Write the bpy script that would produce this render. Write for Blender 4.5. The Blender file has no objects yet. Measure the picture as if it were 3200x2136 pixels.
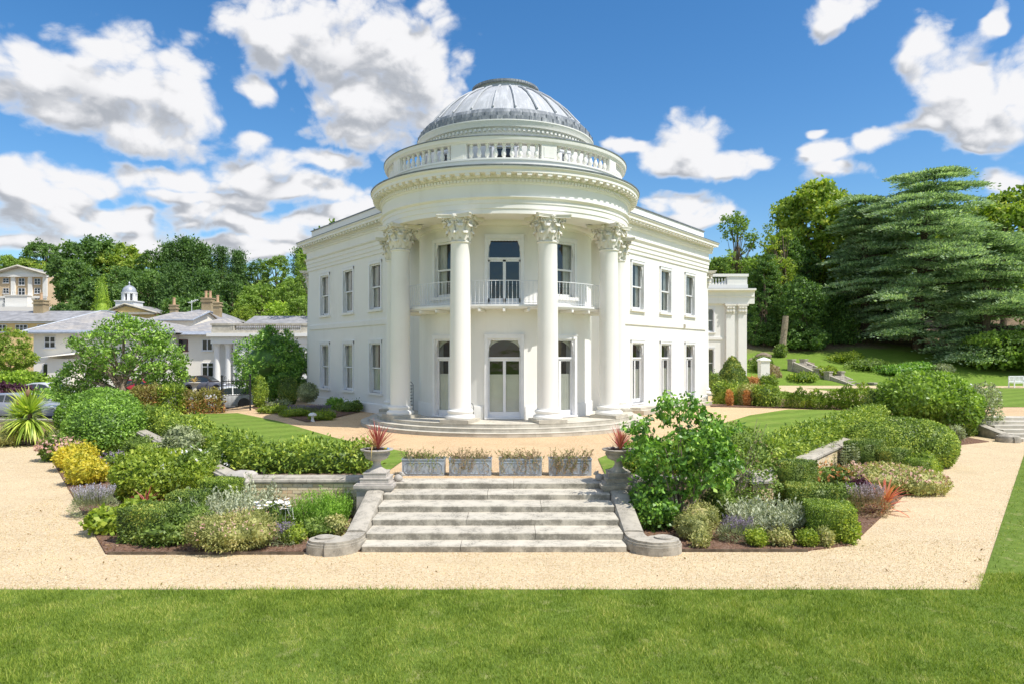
import bpy, math, random
import numpy as np
from mathutils import Vector, Matrix

sc = bpy.context.scene
COL = sc.collection
R = math.radians
random.seed(11)
rng = np.random.default_rng(11)

# ------------------------------------------------------------------ camera
EYE = 3.5            # height of the lens above the lower path
FPX = 1607.0         # focal length in the units used for the survey below
cam_d = bpy.data.cameras.new('camera')
cam = bpy.data.objects.new('camera', cam_d)
COL.objects.link(cam)
cam.location = (0.35, 0, EYE)
cam.rotation_euler = (R(90), 0, 0)
cam_d.sensor_width = 36
cam_d.lens = 36 * FPX / 2349
cam_d.shift_x = -4 / 2349
cam_d.shift_y = 31 / 2349
cam_d.clip_end = 5000
cam_d.clip_start = 0.1
sc.camera = cam

# ------------------------------------------------------------------ sun, sky, exposure
SUN_EL, SUN_AZ = 56.0, 120.0           # azimuth clockwise from +Y
sd = Vector((math.sin(R(SUN_AZ)) * math.cos(R(SUN_EL)), math.cos(R(SUN_AZ)) * math.cos(R(SUN_EL)), math.sin(R(SUN_EL))))
sun_d = bpy.data.lights.new('sun', 'SUN')
sun_d.energy = 2.6
sun_d.angle = R(0.53)
sun_d.color = (1.0, 0.955, 0.88)
sun = bpy.data.objects.new('sun', sun_d)
COL.objects.link(sun)
sun.rotation_euler = sd.to_track_quat('Z', 'Y').to_euler()
sun.location = sd * 100
sc.view_settings.view_transform = 'Standard'
sc.view_settings.look = 'None'
sc.view_settings.exposure = 0.93
sc.view_settings.gamma = 1.0
sc.view_settings.use_curve_mapping = False
sc.render.film_transparent = False
sc.cycles.max_bounces = 8
sc.cycles.diffuse_bounces = 4
sc.cycles.transparent_max_bounces = 12

CLOUD = 0.50                            # radiance of a sunlit cloud top
world = bpy.data.worlds.new('World')
sc.world = world
world.use_nodes = True
wt = world.node_tree
wt.nodes.clear()

def nd(nt, typ, **kw):
    n = nt.nodes.new(typ)
    for k, v in kw.items():
        if k.startswith('i_'):
            n.inputs[k[2:].replace('_', ' ')].default_value = v
        elif k.startswith('n'):
            if k[1:].isdigit():
                n.inputs[int(k[1:])].default_value = v
            else:
                setattr(n, k, v)
        else:
            setattr(n, k, v)
    return n

def math_n(nt, op, a, b=None, c=None, clamp=False):
    n = nt.nodes.new('ShaderNodeMath'); n.operation = op; n.use_clamp = clamp
    for i, s in enumerate((a, b, c)):
        if s is None: continue
        if isinstance(s, (int, float)): n.inputs[i].default_value = s
        else: nt.links.new(s, n.inputs[i])
    return n.outputs[0]

def vmath(nt, op, a, b=None):
    n = nt.nodes.new('ShaderNodeVectorMath'); n.operation = op
    for i, s in enumerate((a, b)):
        if s is None: continue
        if isinstance(s, (tuple, list)): n.inputs[i].default_value = s
        else: nt.links.new(s, n.inputs[i])
    return n.outputs['Value'] if op in ('LENGTH', 'DOT_PRODUCT', 'DISTANCE') else n.outputs[0]

def maprange(nt, v, a, b, c=0.0, d=1.0, smooth=True):
    n = nt.nodes.new('ShaderNodeMapRange')
    n.interpolation_type = 'SMOOTHSTEP' if smooth else 'LINEAR'
    nt.links.new(v, n.inputs[0])
    for i, x in enumerate((a, b, c, d)): n.inputs[i + 1].default_value = x
    return n.outputs[0]

def noise_n(nt, vec, scale, detail=5, rough=0.55, dist=0.0, dim='3D'):
    n = nt.nodes.new('ShaderNodeTexNoise'); n.noise_dimensions = dim
    n.inputs['Scale'].default_value = scale; n.inputs['Detail'].default_value = detail
    n.inputs['Roughness'].default_value = rough; n.inputs['Distortion'].default_value = dist
    if vec is not None: nt.links.new(vec, n.inputs['Vector'])
    return n.outputs['Fac']

def mixc(nt, fac, a, b, mode='MIX'):
    n = nt.nodes.new('ShaderNodeMix'); n.data_type = 'RGBA'; n.blend_type = mode
    for idx, s in ((0, fac), (6, a), (7, b)):
        if isinstance(s, (int, float)): n.inputs[idx].default_value = s
        elif isinstance(s, (tuple, list)): n.inputs[idx].default_value = (*s[:3], 1)
        else: nt.links.new(s, n.inputs[idx])
    return n.outputs[2]

# cumulus: centre and half-size of each cloud bank (survey units, see below)
BANKS = [(70,150,170,95),(260,190,210,110),(400,235,130,85),(330,298,180,48),(150,235,160,60),(565,312,48,28),
 (620,75,120,75),(790,80,190,100),(950,140,115,120),(880,230,180,75),(850,300,140,42),(580,197,45,32),(970,10,40,25),
 (335,402,100,32),(590,400,100,50),(655,362,60,38),(760,372,95,30),(700,425,150,38),
 (40,410,120,60),(110,470,120,42),(320,485,70,36),(465,490,95,42),(560,520,140,24),(190,525,190,24),(30,560,120,20),
 (380,556,330,20),(120,556,160,26),(250,500,120,30),(420,440,150,26),(560,470,110,34),(640,540,120,24),(90,520,180,46),(300,540,170,30),(520,505,150,40),(720,520,130,34),(250,575,260,18),(640,585,160,18),(60,455,130,40),(200,420,90,30),(420,400,100,30),(590,588,110,26),(700,562,120,22),(800,480,90,40),
 (1590,318,70,52),(1440,318,72,20),(1660,375,95,27),(1570,365,80,30),(1570,452,90,30),(1600,490,100,22),
 (1925,22,100,36),(2130,120,52,75),(2200,190,95,85),(2290,250,150,80),(2150,200,70,70),(2240,300,120,36),(2270,62,36,32),(2330,200,80,80),
 (1540,352,70,40),(1700,384,60,24),(1500,455,50,26),(1640,470,60,28),(2180,260,110,50),(2110,290,50,26),(1885,372,80,38),(2005,330,55,34),(1868,316,34,13),(2320,388,62,36),(1920,408,90,22),(2230,325,90,12)]
grp = bpy.data.node_groups.new('cloud_banks', 'ShaderNodeTree')
grp.interface.new_socket('Vector', in_out='INPUT', socket_type='NodeSocketVector')
grp.interface.new_socket('Field', in_out='OUTPUT', socket_type='NodeSocketFloat')
gi = grp.nodes.new('NodeGroupInput'); go = grp.nodes.new('NodeGroupOutput')
acc = None
for (cx_, cy_, ax_, by_) in BANKS:
    u, v = (cx_ - 1178.5) / FPX, (815 - cy_) / FPX
    az = math.atan(u); el = math.atan(v / math.hypot(1, u))
    ca = math.cos(az)
    d = vmath(grp, 'SUBTRACT', gi.outputs[0], (az, el, 0))
    d = vmath(grp, 'MULTIPLY', d, (FPX / (1.2 * ax_ * ca * ca), FPX / (1.2 * by_ * ca), 0))
    l = math_n(grp, 'SUBTRACT', 1.0, vmath(grp, 'LENGTH', d))
    acc = l if acc is None else math_n(grp, 'SMOOTH_MAX', acc, l, 0.25)
# outside the picture the same broken cumulus goes on
low = noise_n(grp, gi.outputs[0], 2.2, 2, 0.5)
g_az = grp.nodes.new('ShaderNodeSeparateXYZ'); grp.links.new(gi.outputs[0], g_az.inputs[0])
out_az = maprange(grp, math_n(grp, 'ABSOLUTE', g_az.outputs[0]), 0.66, 0.85)
out_el = maprange(grp, g_az.outputs[1], 0.52, 0.66)
outm = math_n(grp, 'MAXIMUM', out_az, out_el)
gen = math_n(grp, 'MULTIPLY', math_n(grp, 'SUBTRACT', low, 0.47), 5.0)
acc = math_n(grp, 'MAXIMUM', acc, -1.0)
gen = math_n(grp, 'ADD', math_n(grp, 'MULTIPLY', outm, math_n(grp, 'SUBTRACT', gen, acc)), acc)
grp.links.new(gen, go.inputs[0])

tc = wt.nodes.new('ShaderNodeTexCoord')
sep = wt.nodes.new('ShaderNodeSeparateXYZ'); wt.links.new(tc.outputs['Generated'], sep.inputs[0])
X_, Y_, Z_ = sep.outputs
az_n = math_n(wt, 'ARCTAN2', X_, Y_)
hyp = math_n(wt, 'SQRT', math_n(wt, 'ADD', math_n(wt, 'MULTIPLY', X_, X_), math_n(wt, 'MULTIPLY', Y_, Y_)))
el_n = math_n(wt, 'ARCTAN2', Z_, hyp)
comb = wt.nodes.new('ShaderNodeCombineXYZ'); wt.links.new(az_n, comb.inputs[0]); wt.links.new(el_n, comb.inputs[1])
P0 = comb.outputs[0]
def cloud_field(vec):
    g = wt.nodes.new('ShaderNodeGroup'); g.node_tree = grp
    st = vmath(wt, 'MULTIPLY', vec, (1.0, 1.35, 0))
    wn = wt.nodes.new('ShaderNodeTexNoise'); wn.inputs['Scale'].default_value = 7.0; wn.inputs['Detail'].default_value = 3
    wt.links.new(st, wn.inputs['Vector'])
    warp = vmath(wt, 'MULTIPLY', vmath(wt, 'SUBTRACT', wn.outputs['Color'], (0.5, 0.5, 0.5)), (0.10, 0.075, 0))
    wt.links.new(vmath(wt, 'ADD', vec, warp), g.inputs[0])
    n1 = noise_n(wt, st, 12.0, 12, 0.68, 0.35)
    vo = wt.nodes.new('ShaderNodeTexVoronoi'); vo.feature = 'F1'; vo.inputs['Scale'].default_value = 21.0; vo.inputs['Detail'].default_value = 2.0; vo.inputs['Roughness'].default_value = 0.55
    wt.links.new(vmath(wt, 'ADD', st, warp), vo.inputs['Vector'])
    core = math_n(wt, 'MINIMUM', math_n(wt, 'MULTIPLY', g.outputs[0], 1.55), 1.0)
    f = math_n(wt, 'ADD', math_n(wt, 'ADD', core, 0.24), math_n(wt, 'MULTIPLY', math_n(wt, 'SUBTRACT', n1, 0.5), 1.6))
    return math_n(wt, 'ADD', f, math_n(wt, 'MULTIPLY', math_n(wt, 'SUBTRACT', 0.42, vo.outputs['Distance']), 0.85)), g.outputs[0]
f0, b0 = cloud_field(P0)
f1, b1 = cloud_field(vmath(wt, 'ADD', P0, (0.016, 0.030, 0)))
alpha = maprange(wt, f0, -0.20, 0.62)
relief = maprange(wt, math_n(wt, 'SUBTRACT', f1, f0), -0.35, 0.40, smooth=False)
lee = maprange(wt, math_n(wt, 'SUBTRACT', b1, b0), -0.34, 0.40)
deep = maprange(wt, f0, 0.0, 0.65)
puff = maprange(wt, noise_n(wt, P0, 7.5, 5, 0.5, 0.3), 0.30, 0.70)
shade = math_n(wt, 'ADD', math_n(wt, 'MULTIPLY', math_n(wt, 'SUBTRACT', relief, 0.5), 0.55), math_n(wt, 'ADD', math_n(wt, 'MULTIPLY', lee, 0.55), math_n(wt, 'MULTIPLY', puff, 0.32)))
shade = math_n(wt, 'MULTIPLY', maprange(wt, shade, -0.05, 0.90), deep, clamp=True)
ccol = mixc(wt, shade, (0.98, 0.98, 1.0), (0.47, 0.50, 0.555))
sky = wt.nodes.new('ShaderNodeTexSky')
sky.sky_type = 'NISHITA'
sky.sun_disc = False
sky.sun_elevation = R(SUN_EL)
sky.sun_rotation = R(SUN_AZ)
sky.air_density = 1.0; sky.dust_density = 0.6; sky.ozone_density = 3.0
hs = wt.nodes.new('ShaderNodeHueSaturation'); hs.inputs['Saturation'].default_value = 1.30; wt.links.new(sky.outputs[0], hs.inputs['Color'])
bg_s = wt.nodes.new('ShaderNodeBackground'); wt.links.new(hs.outputs[0], bg_s.inputs[0]); bg_s.inputs[1].default_value = 0.086
bg_c = wt.nodes.new('ShaderNodeBackground'); wt.links.new(ccol, bg_c.inputs[0]); bg_c.inputs[1].default_value = CLOUD
mixs = wt.nodes.new('ShaderNodeMixShader')
wt.links.new(alpha, mixs.inputs[0]); wt.links.new(bg_s.outputs[0], mixs.inputs[1]); wt.links.new(bg_c.outputs[0], mixs.inputs[2])
wo = wt.nodes.new('ShaderNodeOutputWorld'); wt.links.new(mixs.outputs[0], wo.inputs[0])

# ------------------------------------------------------------------ survey: from sightings to places on the ground
def spot(px, py, z=0.0):
    Y = FPX * (EYE - z) / (py - 815.0)
    return (0.35 + (px - 1178.5) * Y / FPX, Y)
def across(px, Y): return 0.35 + (px - 1178.5) * Y / FPX
def high(py, Y): return EYE + (815.0 - py) * Y / FPX

T = 0.74             # level of the terrace
STY = 1.13           # floor of the portico
CY = 29.6            # centre of the rotunda (0, CY)
# ------------------------------------------------------------------ mesh helpers
class MB:
    def __init__(s): s.v = []; s.f = []
    def add(s, vs, fs, M=None):
        o = len(s.v)
        if M is not None: vs = [tuple(M @ Vector(p)) for p in vs]
        s.v.extend([tuple(p) for p in vs]); s.f.extend([tuple(i + o for i in f) for f in fs]); return s
    def box(s, x0, y0, z0, x1, y1, z1, M=None):
        return s.add([(x0,y0,z0),(x1,y0,z0),(x1,y1,z0),(x0,y1,z0),(x0,y0,z1),(x1,y0,z1),(x1,y1,z1),(x0,y1,z1)],
                     [(0,3,2,1),(4,5,6,7),(0,1,5,4),(1,2,6,5),(2,3,7,6),(3,0,4,7)], M)
    def cbox(s, cx, cy, cz, sx, sy, sz, M=None):
        return s.box(cx-sx/2, cy-sy/2, cz-sz/2, cx+sx/2, cy+sy/2, cz+sz/2, M)
    def prism(s, poly, z0, z1, M=None):
        n = len(poly)
        a = sum(poly[i][0]*poly[(i+1)%n][1]-poly[(i+1)%n][0]*poly[i][1] for i in range(n))
        if a < 0: poly = poly[::-1]
        vs = [(x,y,z0) for x,y in poly] + [(x,y,z1) for x,y in poly]
        fs = [tuple(range(n-1,-1,-1)), tuple(range(n,2*n))] + [(i,(i+1)%n,n+(i+1)%n,n+i) for i in range(n)]
        return s.add(vs, fs, M)
    def plate(s, poly, y0, y1, M=None):
        """polygon in x,z with thickness along y"""
        n = len(poly)
        a = sum(poly[i][0]*poly[(i+1)%n][1]-poly[(i+1)%n][0]*poly[i][1] for i in range(n))
        if a < 0: poly = poly[::-1]
        vs = [(x,y0,z) for x,z in poly] + [(x,y1,z) for x,z in poly]
        fs = [tuple(range(n)), tuple(range(2*n-1,n-1,-1))] + [(i,n+i,n+(i+1)%n,(i+1)%n) for i in range(n)]
        return s.add(vs, fs, M)
    def lathe(s, prof, seg=24, c=(0,0), a0=-180.0, a1=180.0, closed=False, M=None):
        """prof (r,z) revolved; angle 0 looks to -y, positive to +x. closed: profile is a closed loop"""
        full = abs(a1 - a0) >= 359.99
        na = seg if full else seg + 1
        m = len(prof); vs = []
        for i in range(na):
            t = R(a0 + (a1 - a0) * i / seg)
            sx, sy = math.sin(t), -math.cos(t)
            vs += [(c[0] + r*sx, c[1] + r*sy, z) for r, z in prof]
        fs = []
        mm = m if closed else m - 1
        for i in range(seg):
            j = (i + 1) % na
            for k in range(mm):
                k2 = (k + 1) % m
                fs.append((i*m+k, j*m+k, j*m+k2, i*m+k2))
        if closed and not full:
            fs.append(tuple(range(m))[::-1]); fs.append(tuple((na-1)*m + k for k in range(m)))
        if not closed and full:
            if prof[0][0] > 1e-6: fs.append(tuple(i*m for i in range(na))[::-1])
            if prof[-1][0] > 1e-6: fs.append(tuple(i*m+m-1 for i in range(na)))
        return s.add(vs, fs, M)
    def tube(s, pts, rads, seg=6, M=None):
        pts = [Vector(p) for p in pts]; n = len(pts)
        if isinstance(rads, (int, float)): rads = [rads]*n
        vs = []; up = Vector((0.12,0.05,1))
        for i, p in enumerate(pts):
            d = (pts[min(i+1,n-1)] - pts[max(i-1,0)]).normalized()
            a = d.cross(up)
            if a.length < 1e-3: a = d.cross(Vector((1,0,0)))
            a.normalize(); b = d.cross(a)
            for k in range(seg):
                t = 2*math.pi*k/seg
                vs.append(p + (a*math.cos(t) + b*math.sin(t))*rads[i])
        fs = [(i*seg+k, i*seg+(k+1)%seg, (i+1)*seg+(k+1)%seg, (i+1)*seg+k) for i in range(n-1) for k in range(seg)]
        fs.append(tuple(range(seg))[::-1]); fs.append(tuple((n-1)*seg+k for k in range(seg)))
        return s.add(vs, fs, M)
    def sweep(s, prof, p0, p1, nrm, M=None):
        """closed profile (out,z) swept from p0 to p1 (x,y); out measured along nrm"""
        m = len(prof)
        vs = [(p[0]+nrm[0]*o, p[1]+nrm[1]*o, z) for p in (p0, p1) for o, z in prof]
        fs = [(k, (k+1)%m, m+(k+1)%m, m+k) for k in range(m)] + [tuple(range(m))[::-1], tuple(range(m,2*m))]
        return s.add(vs, fs, M)
    def ball(s, c, r, seg=8, rings=5):
        if isinstance(r, (int,float)): r = (r,r,r)
        vs = [(c[0],c[1],c[2]-r[2])]
        for i in range(1, rings):
            ph = -math.pi/2 + math.pi*i/rings
            for k in range(seg):
                t = 2*math.pi*k/seg
                vs.append((c[0]+r[0]*math.cos(ph)*math.cos(t), c[1]+r[1]*math.cos(ph)*math.sin(t), c[2]+r[2]*math.sin(ph)))
        vs.append((c[0],c[1],c[2]+r[2]))
        fs = [(0, 1+(k+1)%seg, 1+k) for k in range(seg)]
        for i in range(rings-2):
            a = 1+i*seg
            fs += [(a+k, a+(k+1)%seg, a+seg+(k+1)%seg, a+seg+k) for k in range(seg)]
        a = 1+(rings-2)*seg
        fs += [(a+k, a+(k+1)%seg, len(vs)-1) for k in range(seg)]
        return s.add(vs, fs)
    def mesh(s, name, smooth=None):
        me = bpy.data.meshes.new(name)
        me.from_pydata(s.v, [], s.f); me.update()
        if smooth is not None:
            me.polygons.foreach_set('use_smooth', [True]*len(me.polygons))
            me.set_sharp_from_angle(angle=R(smooth))
        return me

def fix_normals(me):
    import bmesh
    bm = bmesh.new(); bm.from_mesh(me); bmesh.ops.recalc_face_normals(bm, faces=bm.faces[:]); bm.to_mesh(me); bm.free()

def link(name, data, mat=None, parent=None, loc=None, rotz=0.0):
    o = bpy.data.objects.new(name, data); COL.objects.link(o)
    if mat is not None and data is not None and not data.materials: data.materials.append(mat)
    if parent is not None: o.parent = parent
    if loc is not None: o.location = loc
    if rotz: o.rotation_euler = (0,0,rotz)
    return o
def obj(name, mb, mat, parent=None, loc=None, rotz=0.0, smooth=None, fix=True):
    me = mb.mesh(name, None)
    if fix: fix_normals(me)
    if smooth is not None:
        me.polygons.foreach_set('use_smooth', [True]*len(me.polygons)); me.set_sharp_from_angle(angle=R(smooth))
    return link(name, me, mat, parent, loc, rotz)
def tag(o, label=None, cat=None, group=None, kind=None):
    if label: o['label'] = label
    if cat: o['category'] = cat
    if group: o['group'] = group
    if kind: o['kind'] = kind
    return o
def thing(name, label, cat, loc=(0,0,0), rotz=0.0, group=None):
    o = link(name, None, loc=loc, rotz=rotz)
    o.empty_display_size = 0.2
    return tag(o, label, cat, group)
def copy_tree(o, parent=None):
    c = o.copy(); COL.objects.link(c)
    if parent is not None: c.parent = parent
    for ch in o.children: copy_tree(ch, c)
    return c

def np_mesh(name, V, F, mat_idx=None):
    V = np.asarray(V, dtype=np.float32); F = np.asarray(F, dtype=np.int32)
    k = F.shape[1]
    me = bpy.data.meshes.new(name)
    me.vertices.add(len(V)); me.vertices.foreach_set('co', V.ravel())
    me.loops.add(F.size); me.loops.foreach_set('vertex_index', F.ravel())
    me.polygons.add(len(F)); me.polygons.foreach_set('loop_start', np.arange(0, F.size, k, dtype=np.int32))
    try: me.polygons.foreach_set('loop_total', np.full(len(F), k, dtype=np.int32))
    except Exception: pass
    if mat_idx is not None: me.polygons.foreach_set('material_index', np.asarray(mat_idx, dtype=np.int32))
    me.update(calc_edges=True)
    return me

# ------------------------------------------------------------------ materials
MATS = {}
def new_mat(name):
    m = bpy.data.materials.new(name); m.use_nodes = True
    nt = m.node_tree; b = nt.nodes['Principled BSDF']; out = nt.nodes['Material Output']
    MATS[name] = m
    return m, nt, b, out
def coords(nt, kind='Object'):
    t = nt.nodes.new('ShaderNodeTexCoord'); return t.outputs[kind]
def world_pos(nt):
    g = nt.nodes.new('ShaderNodeNewGeometry'); return g.outputs['Position']
def bump(nt, b, h, strength=0.3, dist=0.02):
    n = nt.nodes.new('ShaderNodeBump'); n.inputs['Strength'].default_value = strength; n.inputs['Distance'].default_value = dist
    nt.links.new(h, n.inputs['Height']); nt.links.new(n.outputs[0], b.inputs['Normal'])
def plain(name, col, rough=0.5, metal=0.0, spec=0.5, var=0.0, scale=3.0, bmp=0.0, bscale=60):
    m, nt, b, out = new_mat(name)
    b.inputs['Base Color'].default_value = (*col, 1); b.inputs['Roughness'].default_value = rough
    b.inputs['Metallic'].default_value = metal; b.inputs['Specular IOR Level'].default_value = spec
    if var:
        w = world_pos(nt)
        f = maprange(nt, noise_n(nt, w, scale, 6, 0.6), 0.3, 0.7)
        c = mixc(nt, f, tuple(x*(1-var) for x in col), tuple(min(1, x*(1+var*0.5)) for x in col))
        nt.links.new(c, b.inputs['Base Color'])
    if bmp:
        bump(nt, b, noise_n(nt, world_pos(nt), bscale, 4, 0.6), bmp, 0.01)
    return m

def stucco(name, col, dirt=0.12):
    m, nt, b, out = new_mat(name)
    w = world_pos(nt)
    streak = noise_n(nt, vmath(nt, 'MULTIPLY', w, (3.0, 3.0, 0.25)), 1.0, 6, 0.6)
    patch = noise_n(nt, w, 0.7, 7, 0.6)
    f = math_n(nt, 'MULTIPLY', maprange(nt, streak, 0.45, 0.75), maprange(nt, patch, 0.4, 0.7))
    c = mixc(nt, maprange(nt, patch, 0.3, 0.7), col, tuple(x*0.975 for x in col))
    c = mixc(nt, math_n(nt, 'MULTIPLY', f, dirt*3), c, (col[0]*0.72, col[1]*0.70, col[2]*0.64))
    nt.links.new(c, b.inputs['Base Color'])
    b.inputs['Roughness'].default_value = 0.75; b.inputs['Specular IOR Level'].default_value = 0.25
    bump(nt, b, noise_n(nt, w, 14, 6, 0.6), 0.10, 0.01)
    return m

def stone(name, a, d, stain=0.5, scale=3.0, riser=0.0):
    m, nt, b, out = new_mat(name)
    w = world_pos(nt)
    n1 = noise_n(nt, w, scale, 8, 0.65); n2 = noise_n(nt, w, scale*9, 8, 0.75); n3 = noise_n(nt, w, scale*18, 4, 0.6)
    c = mixc(nt, maprange(nt, n1, 0.35, 0.68), a, tuple(x*0.82 for x in a))
    oi = nt.nodes.new('ShaderNodeObjectInfo')
    c = mixc(nt, math_n(nt, 'MULTIPLY', oi.outputs['Random'], 0.35), c, tuple(x*0.75 for x in a))
    blot = math_n(nt, 'MULTIPLY', maprange(nt, n1, 0.42, 0.66), maprange(nt, n2, 0.46, 0.62))
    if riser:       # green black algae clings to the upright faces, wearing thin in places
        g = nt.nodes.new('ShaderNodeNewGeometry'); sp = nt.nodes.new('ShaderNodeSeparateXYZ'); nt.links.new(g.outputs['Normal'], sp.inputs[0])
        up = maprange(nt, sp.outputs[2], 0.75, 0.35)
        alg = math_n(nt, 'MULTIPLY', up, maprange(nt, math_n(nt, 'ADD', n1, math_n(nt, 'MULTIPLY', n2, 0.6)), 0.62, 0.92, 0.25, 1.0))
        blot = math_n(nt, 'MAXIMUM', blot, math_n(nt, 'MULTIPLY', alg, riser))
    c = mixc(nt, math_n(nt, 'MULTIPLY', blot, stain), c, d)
    lich = math_n(nt, 'MULTIPLY', maprange(nt, n3, 0.62, 0.70), maprange(nt, n2, 0.45, 0.6))
    c = mixc(nt, math_n(nt, 'MULTIPLY', lich, 0.7), c, (0.62, 0.60, 0.53))
    nt.links.new(c, b.inputs['Base Color'])
    b.inputs['Roughness'].default_value = 0.9; b.inputs['Specular IOR Level'].default_value = 0.15
    bump(nt, b, n2, 0.35, 0.012)
    return m

def leafmat(name, cols, rough=0.45, trans=0.25, spec=0.4, patch=0.35, pscale=1.6, gain=1.0, tint=(1.05, 1.04, 0.80)):
    """cols: dark, mid, light; each leaf picks its own"""
    m, nt, b, out = new_mat(name)
    g = nt.nodes.new('ShaderNodeNewGeometry')
    ramp = nt.nodes.new('ShaderNodeValToRGB')
    n = len(cols)
    el = ramp.color_ramp.elements
    while len(el) < n: el.new(0.5)
    for i, c in enumerate(cols):
        k = gain*(0.72 + 0.55*i/max(1, n-1)) if gain != 1.0 else 1.0
        el[i].position = i / max(1, n-1); el[i].color = (*[min(0.8, x*k*t) for x, t in zip(c, tint)], 1)
    nz = maprange(nt, noise_n(nt, g.outputs['Position'], pscale, 3, 0.6), 0.3, 0.7)
    f = math_n(nt, 'ADD', math_n(nt, 'MULTIPLY', g.outputs['Random Per Island'], 1-patch), math_n(nt, 'MULTIPLY', nz, patch))
    nt.links.new(f, ramp.inputs[0])
    nt.links.new(ramp.outputs[0], b.inputs['Base Color'])
    b.inputs['Roughness'].default_value = rough; b.inputs['Specular IOR Level'].default_value = spec
    if trans:
        tr = nt.nodes.new('ShaderNodeBsdfTranslucent')
        tint = mixc(nt, 1.0, ramp.outputs[0], (1.25, 1.35, 0.55), 'MULTIPLY')
        nt.links.new(tint, tr.inputs[0])
        mx = nt.nodes.new('ShaderNodeMixShader'); mx.inputs[0].default_value = trans
        nt.links.new(b.outputs[0], mx.inputs[1]); nt.links.new(tr.outputs[0], mx.inputs[2])
        nt.links.new(mx.outputs[0], out.inputs[0])
    return m

def glassmat(name, tint=(0.94,0.96,0.965), refl=0.05):
    m, nt, b, out = new_mat(name)
    nt.nodes.remove(b)
    tr = nt.nodes.new('ShaderNodeBsdfTransparent'); tr.inputs[0].default_value = (*tint, 1)
    gl = nt.nodes.new('ShaderNodeBsdfGlossy'); gl.inputs['Roughness'].default_value = 0.01
    bp = nt.nodes.new('ShaderNodeBump'); bp.inputs['Strength'].default_value = 0.25; bp.inputs['Distance'].default_value = 0.02
    nt.links.new(noise_n(nt, world_pos(nt), 2.6, 3, 0.5), bp.inputs['Height']); nt.links.new(bp.outputs[0], gl.inputs['Normal'])
    fr = nt.nodes.new('ShaderNodeLayerWeight'); fr.inputs[0].default_value = 0.35
    f = math_n(nt, 'ADD', math_n(nt, 'MULTIPLY', fr.outputs['Fresnel'], 0.75), refl, clamp=True)
    mx = nt.nodes.new('ShaderNodeMixShader')
    nt.links.new(f, mx.inputs[0]); nt.links.new(tr.outputs[0], mx.inputs[1]); nt.links.new(gl.outputs[0], mx.inputs[2])
    nt.links.new(mx.outputs[0], out.inputs[0])
    return m

STUCCO = stucco('cream_stucco', (0.855, 0.838, 0.795), 0.10)
STUCCO_B = stucco('white_render', (0.90, 0.845, 0.745), 0.05)
WHITE = plain('white_paint', (0.80, 0.80, 0.81), 0.4, var=0.05)
RAILW = plain('white_railing_paint', (0.72, 0.73, 0.75), 0.45)
CREAMP = plain('cream_shutter_paint', (0.82, 0.81, 0.70), 0.5, var=0.05)
CURT = plain('curtain_cloth', (0.80, 0.78, 0.72), 0.9, spec=0.1, var=0.1)
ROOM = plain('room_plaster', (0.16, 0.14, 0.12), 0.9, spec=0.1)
GLASS = glassmat('window_glass')
GLASS_D = plain('dark_window_glass', (0.02,0.022,0.026), 0.08, spec=0.6)
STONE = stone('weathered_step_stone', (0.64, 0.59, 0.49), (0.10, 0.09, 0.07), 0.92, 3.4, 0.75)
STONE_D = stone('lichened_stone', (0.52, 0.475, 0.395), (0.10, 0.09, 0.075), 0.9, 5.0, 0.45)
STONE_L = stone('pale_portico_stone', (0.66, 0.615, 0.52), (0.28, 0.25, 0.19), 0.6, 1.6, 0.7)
STONE_U = stone('urn_stone', (0.52, 0.48, 0.43), (0.20, 0.18, 0.16), 0.55, 5.0)

def lead_mat(name, col, streaks):
    m, nt, b, out = new_mat(name)
    w = world_pos(nt)
    rel = vmath(nt, 'SUBTRACT', w, (0, CY, 0))
    s = nt.nodes.new('ShaderNodeSeparateXYZ'); nt.links.new(rel, s.inputs[0])
    th = math_n(nt, 'ARCTAN2', s.outputs[0], s.outputs[1])
    c = nt.nodes.new('ShaderNodeCombineXYZ')
    nt.links.new(math_n(nt, 'MULTIPLY', th, 14.0), c.inputs[0]); nt.links.new(math_n(nt, 'MULTIPLY', s.outputs[2], 0.9), c.inputs[1])
    n1 = noise_n(nt, c.outputs[0], 1.6, 7, 0.65)
    n2 = noise_n(nt, w, 2.0, 6, 0.6)
    f = math_n(nt, 'MULTIPLY', maprange(nt, n1, 0.42, 0.62), maprange(nt, n2, 0.3, 0.6))
    cc = mixc(nt, math_n(nt, 'MULTIPLY', f, streaks), col, (0.74, 0.75, 0.78))
    nt.links.new(cc, b.inputs['Base Color'])
    b.inputs['Roughness'].default_value = 0.6; b.inputs['Metallic'].default_value = 0.0; b.inputs['Specular IOR Level'].default_value = 0.35
    return m
LEAD = lead_mat('dome_lead', (0.42, 0.435, 0.46), 0.5)
LEAD_D = lead_mat('dark_lead', (0.17, 0.19, 0.22), 0.45)
LEADF = plain('lead_flashing', (0.21, 0.23, 0.26), 0.5, 0.2, var=0.3, scale=4)

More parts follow.
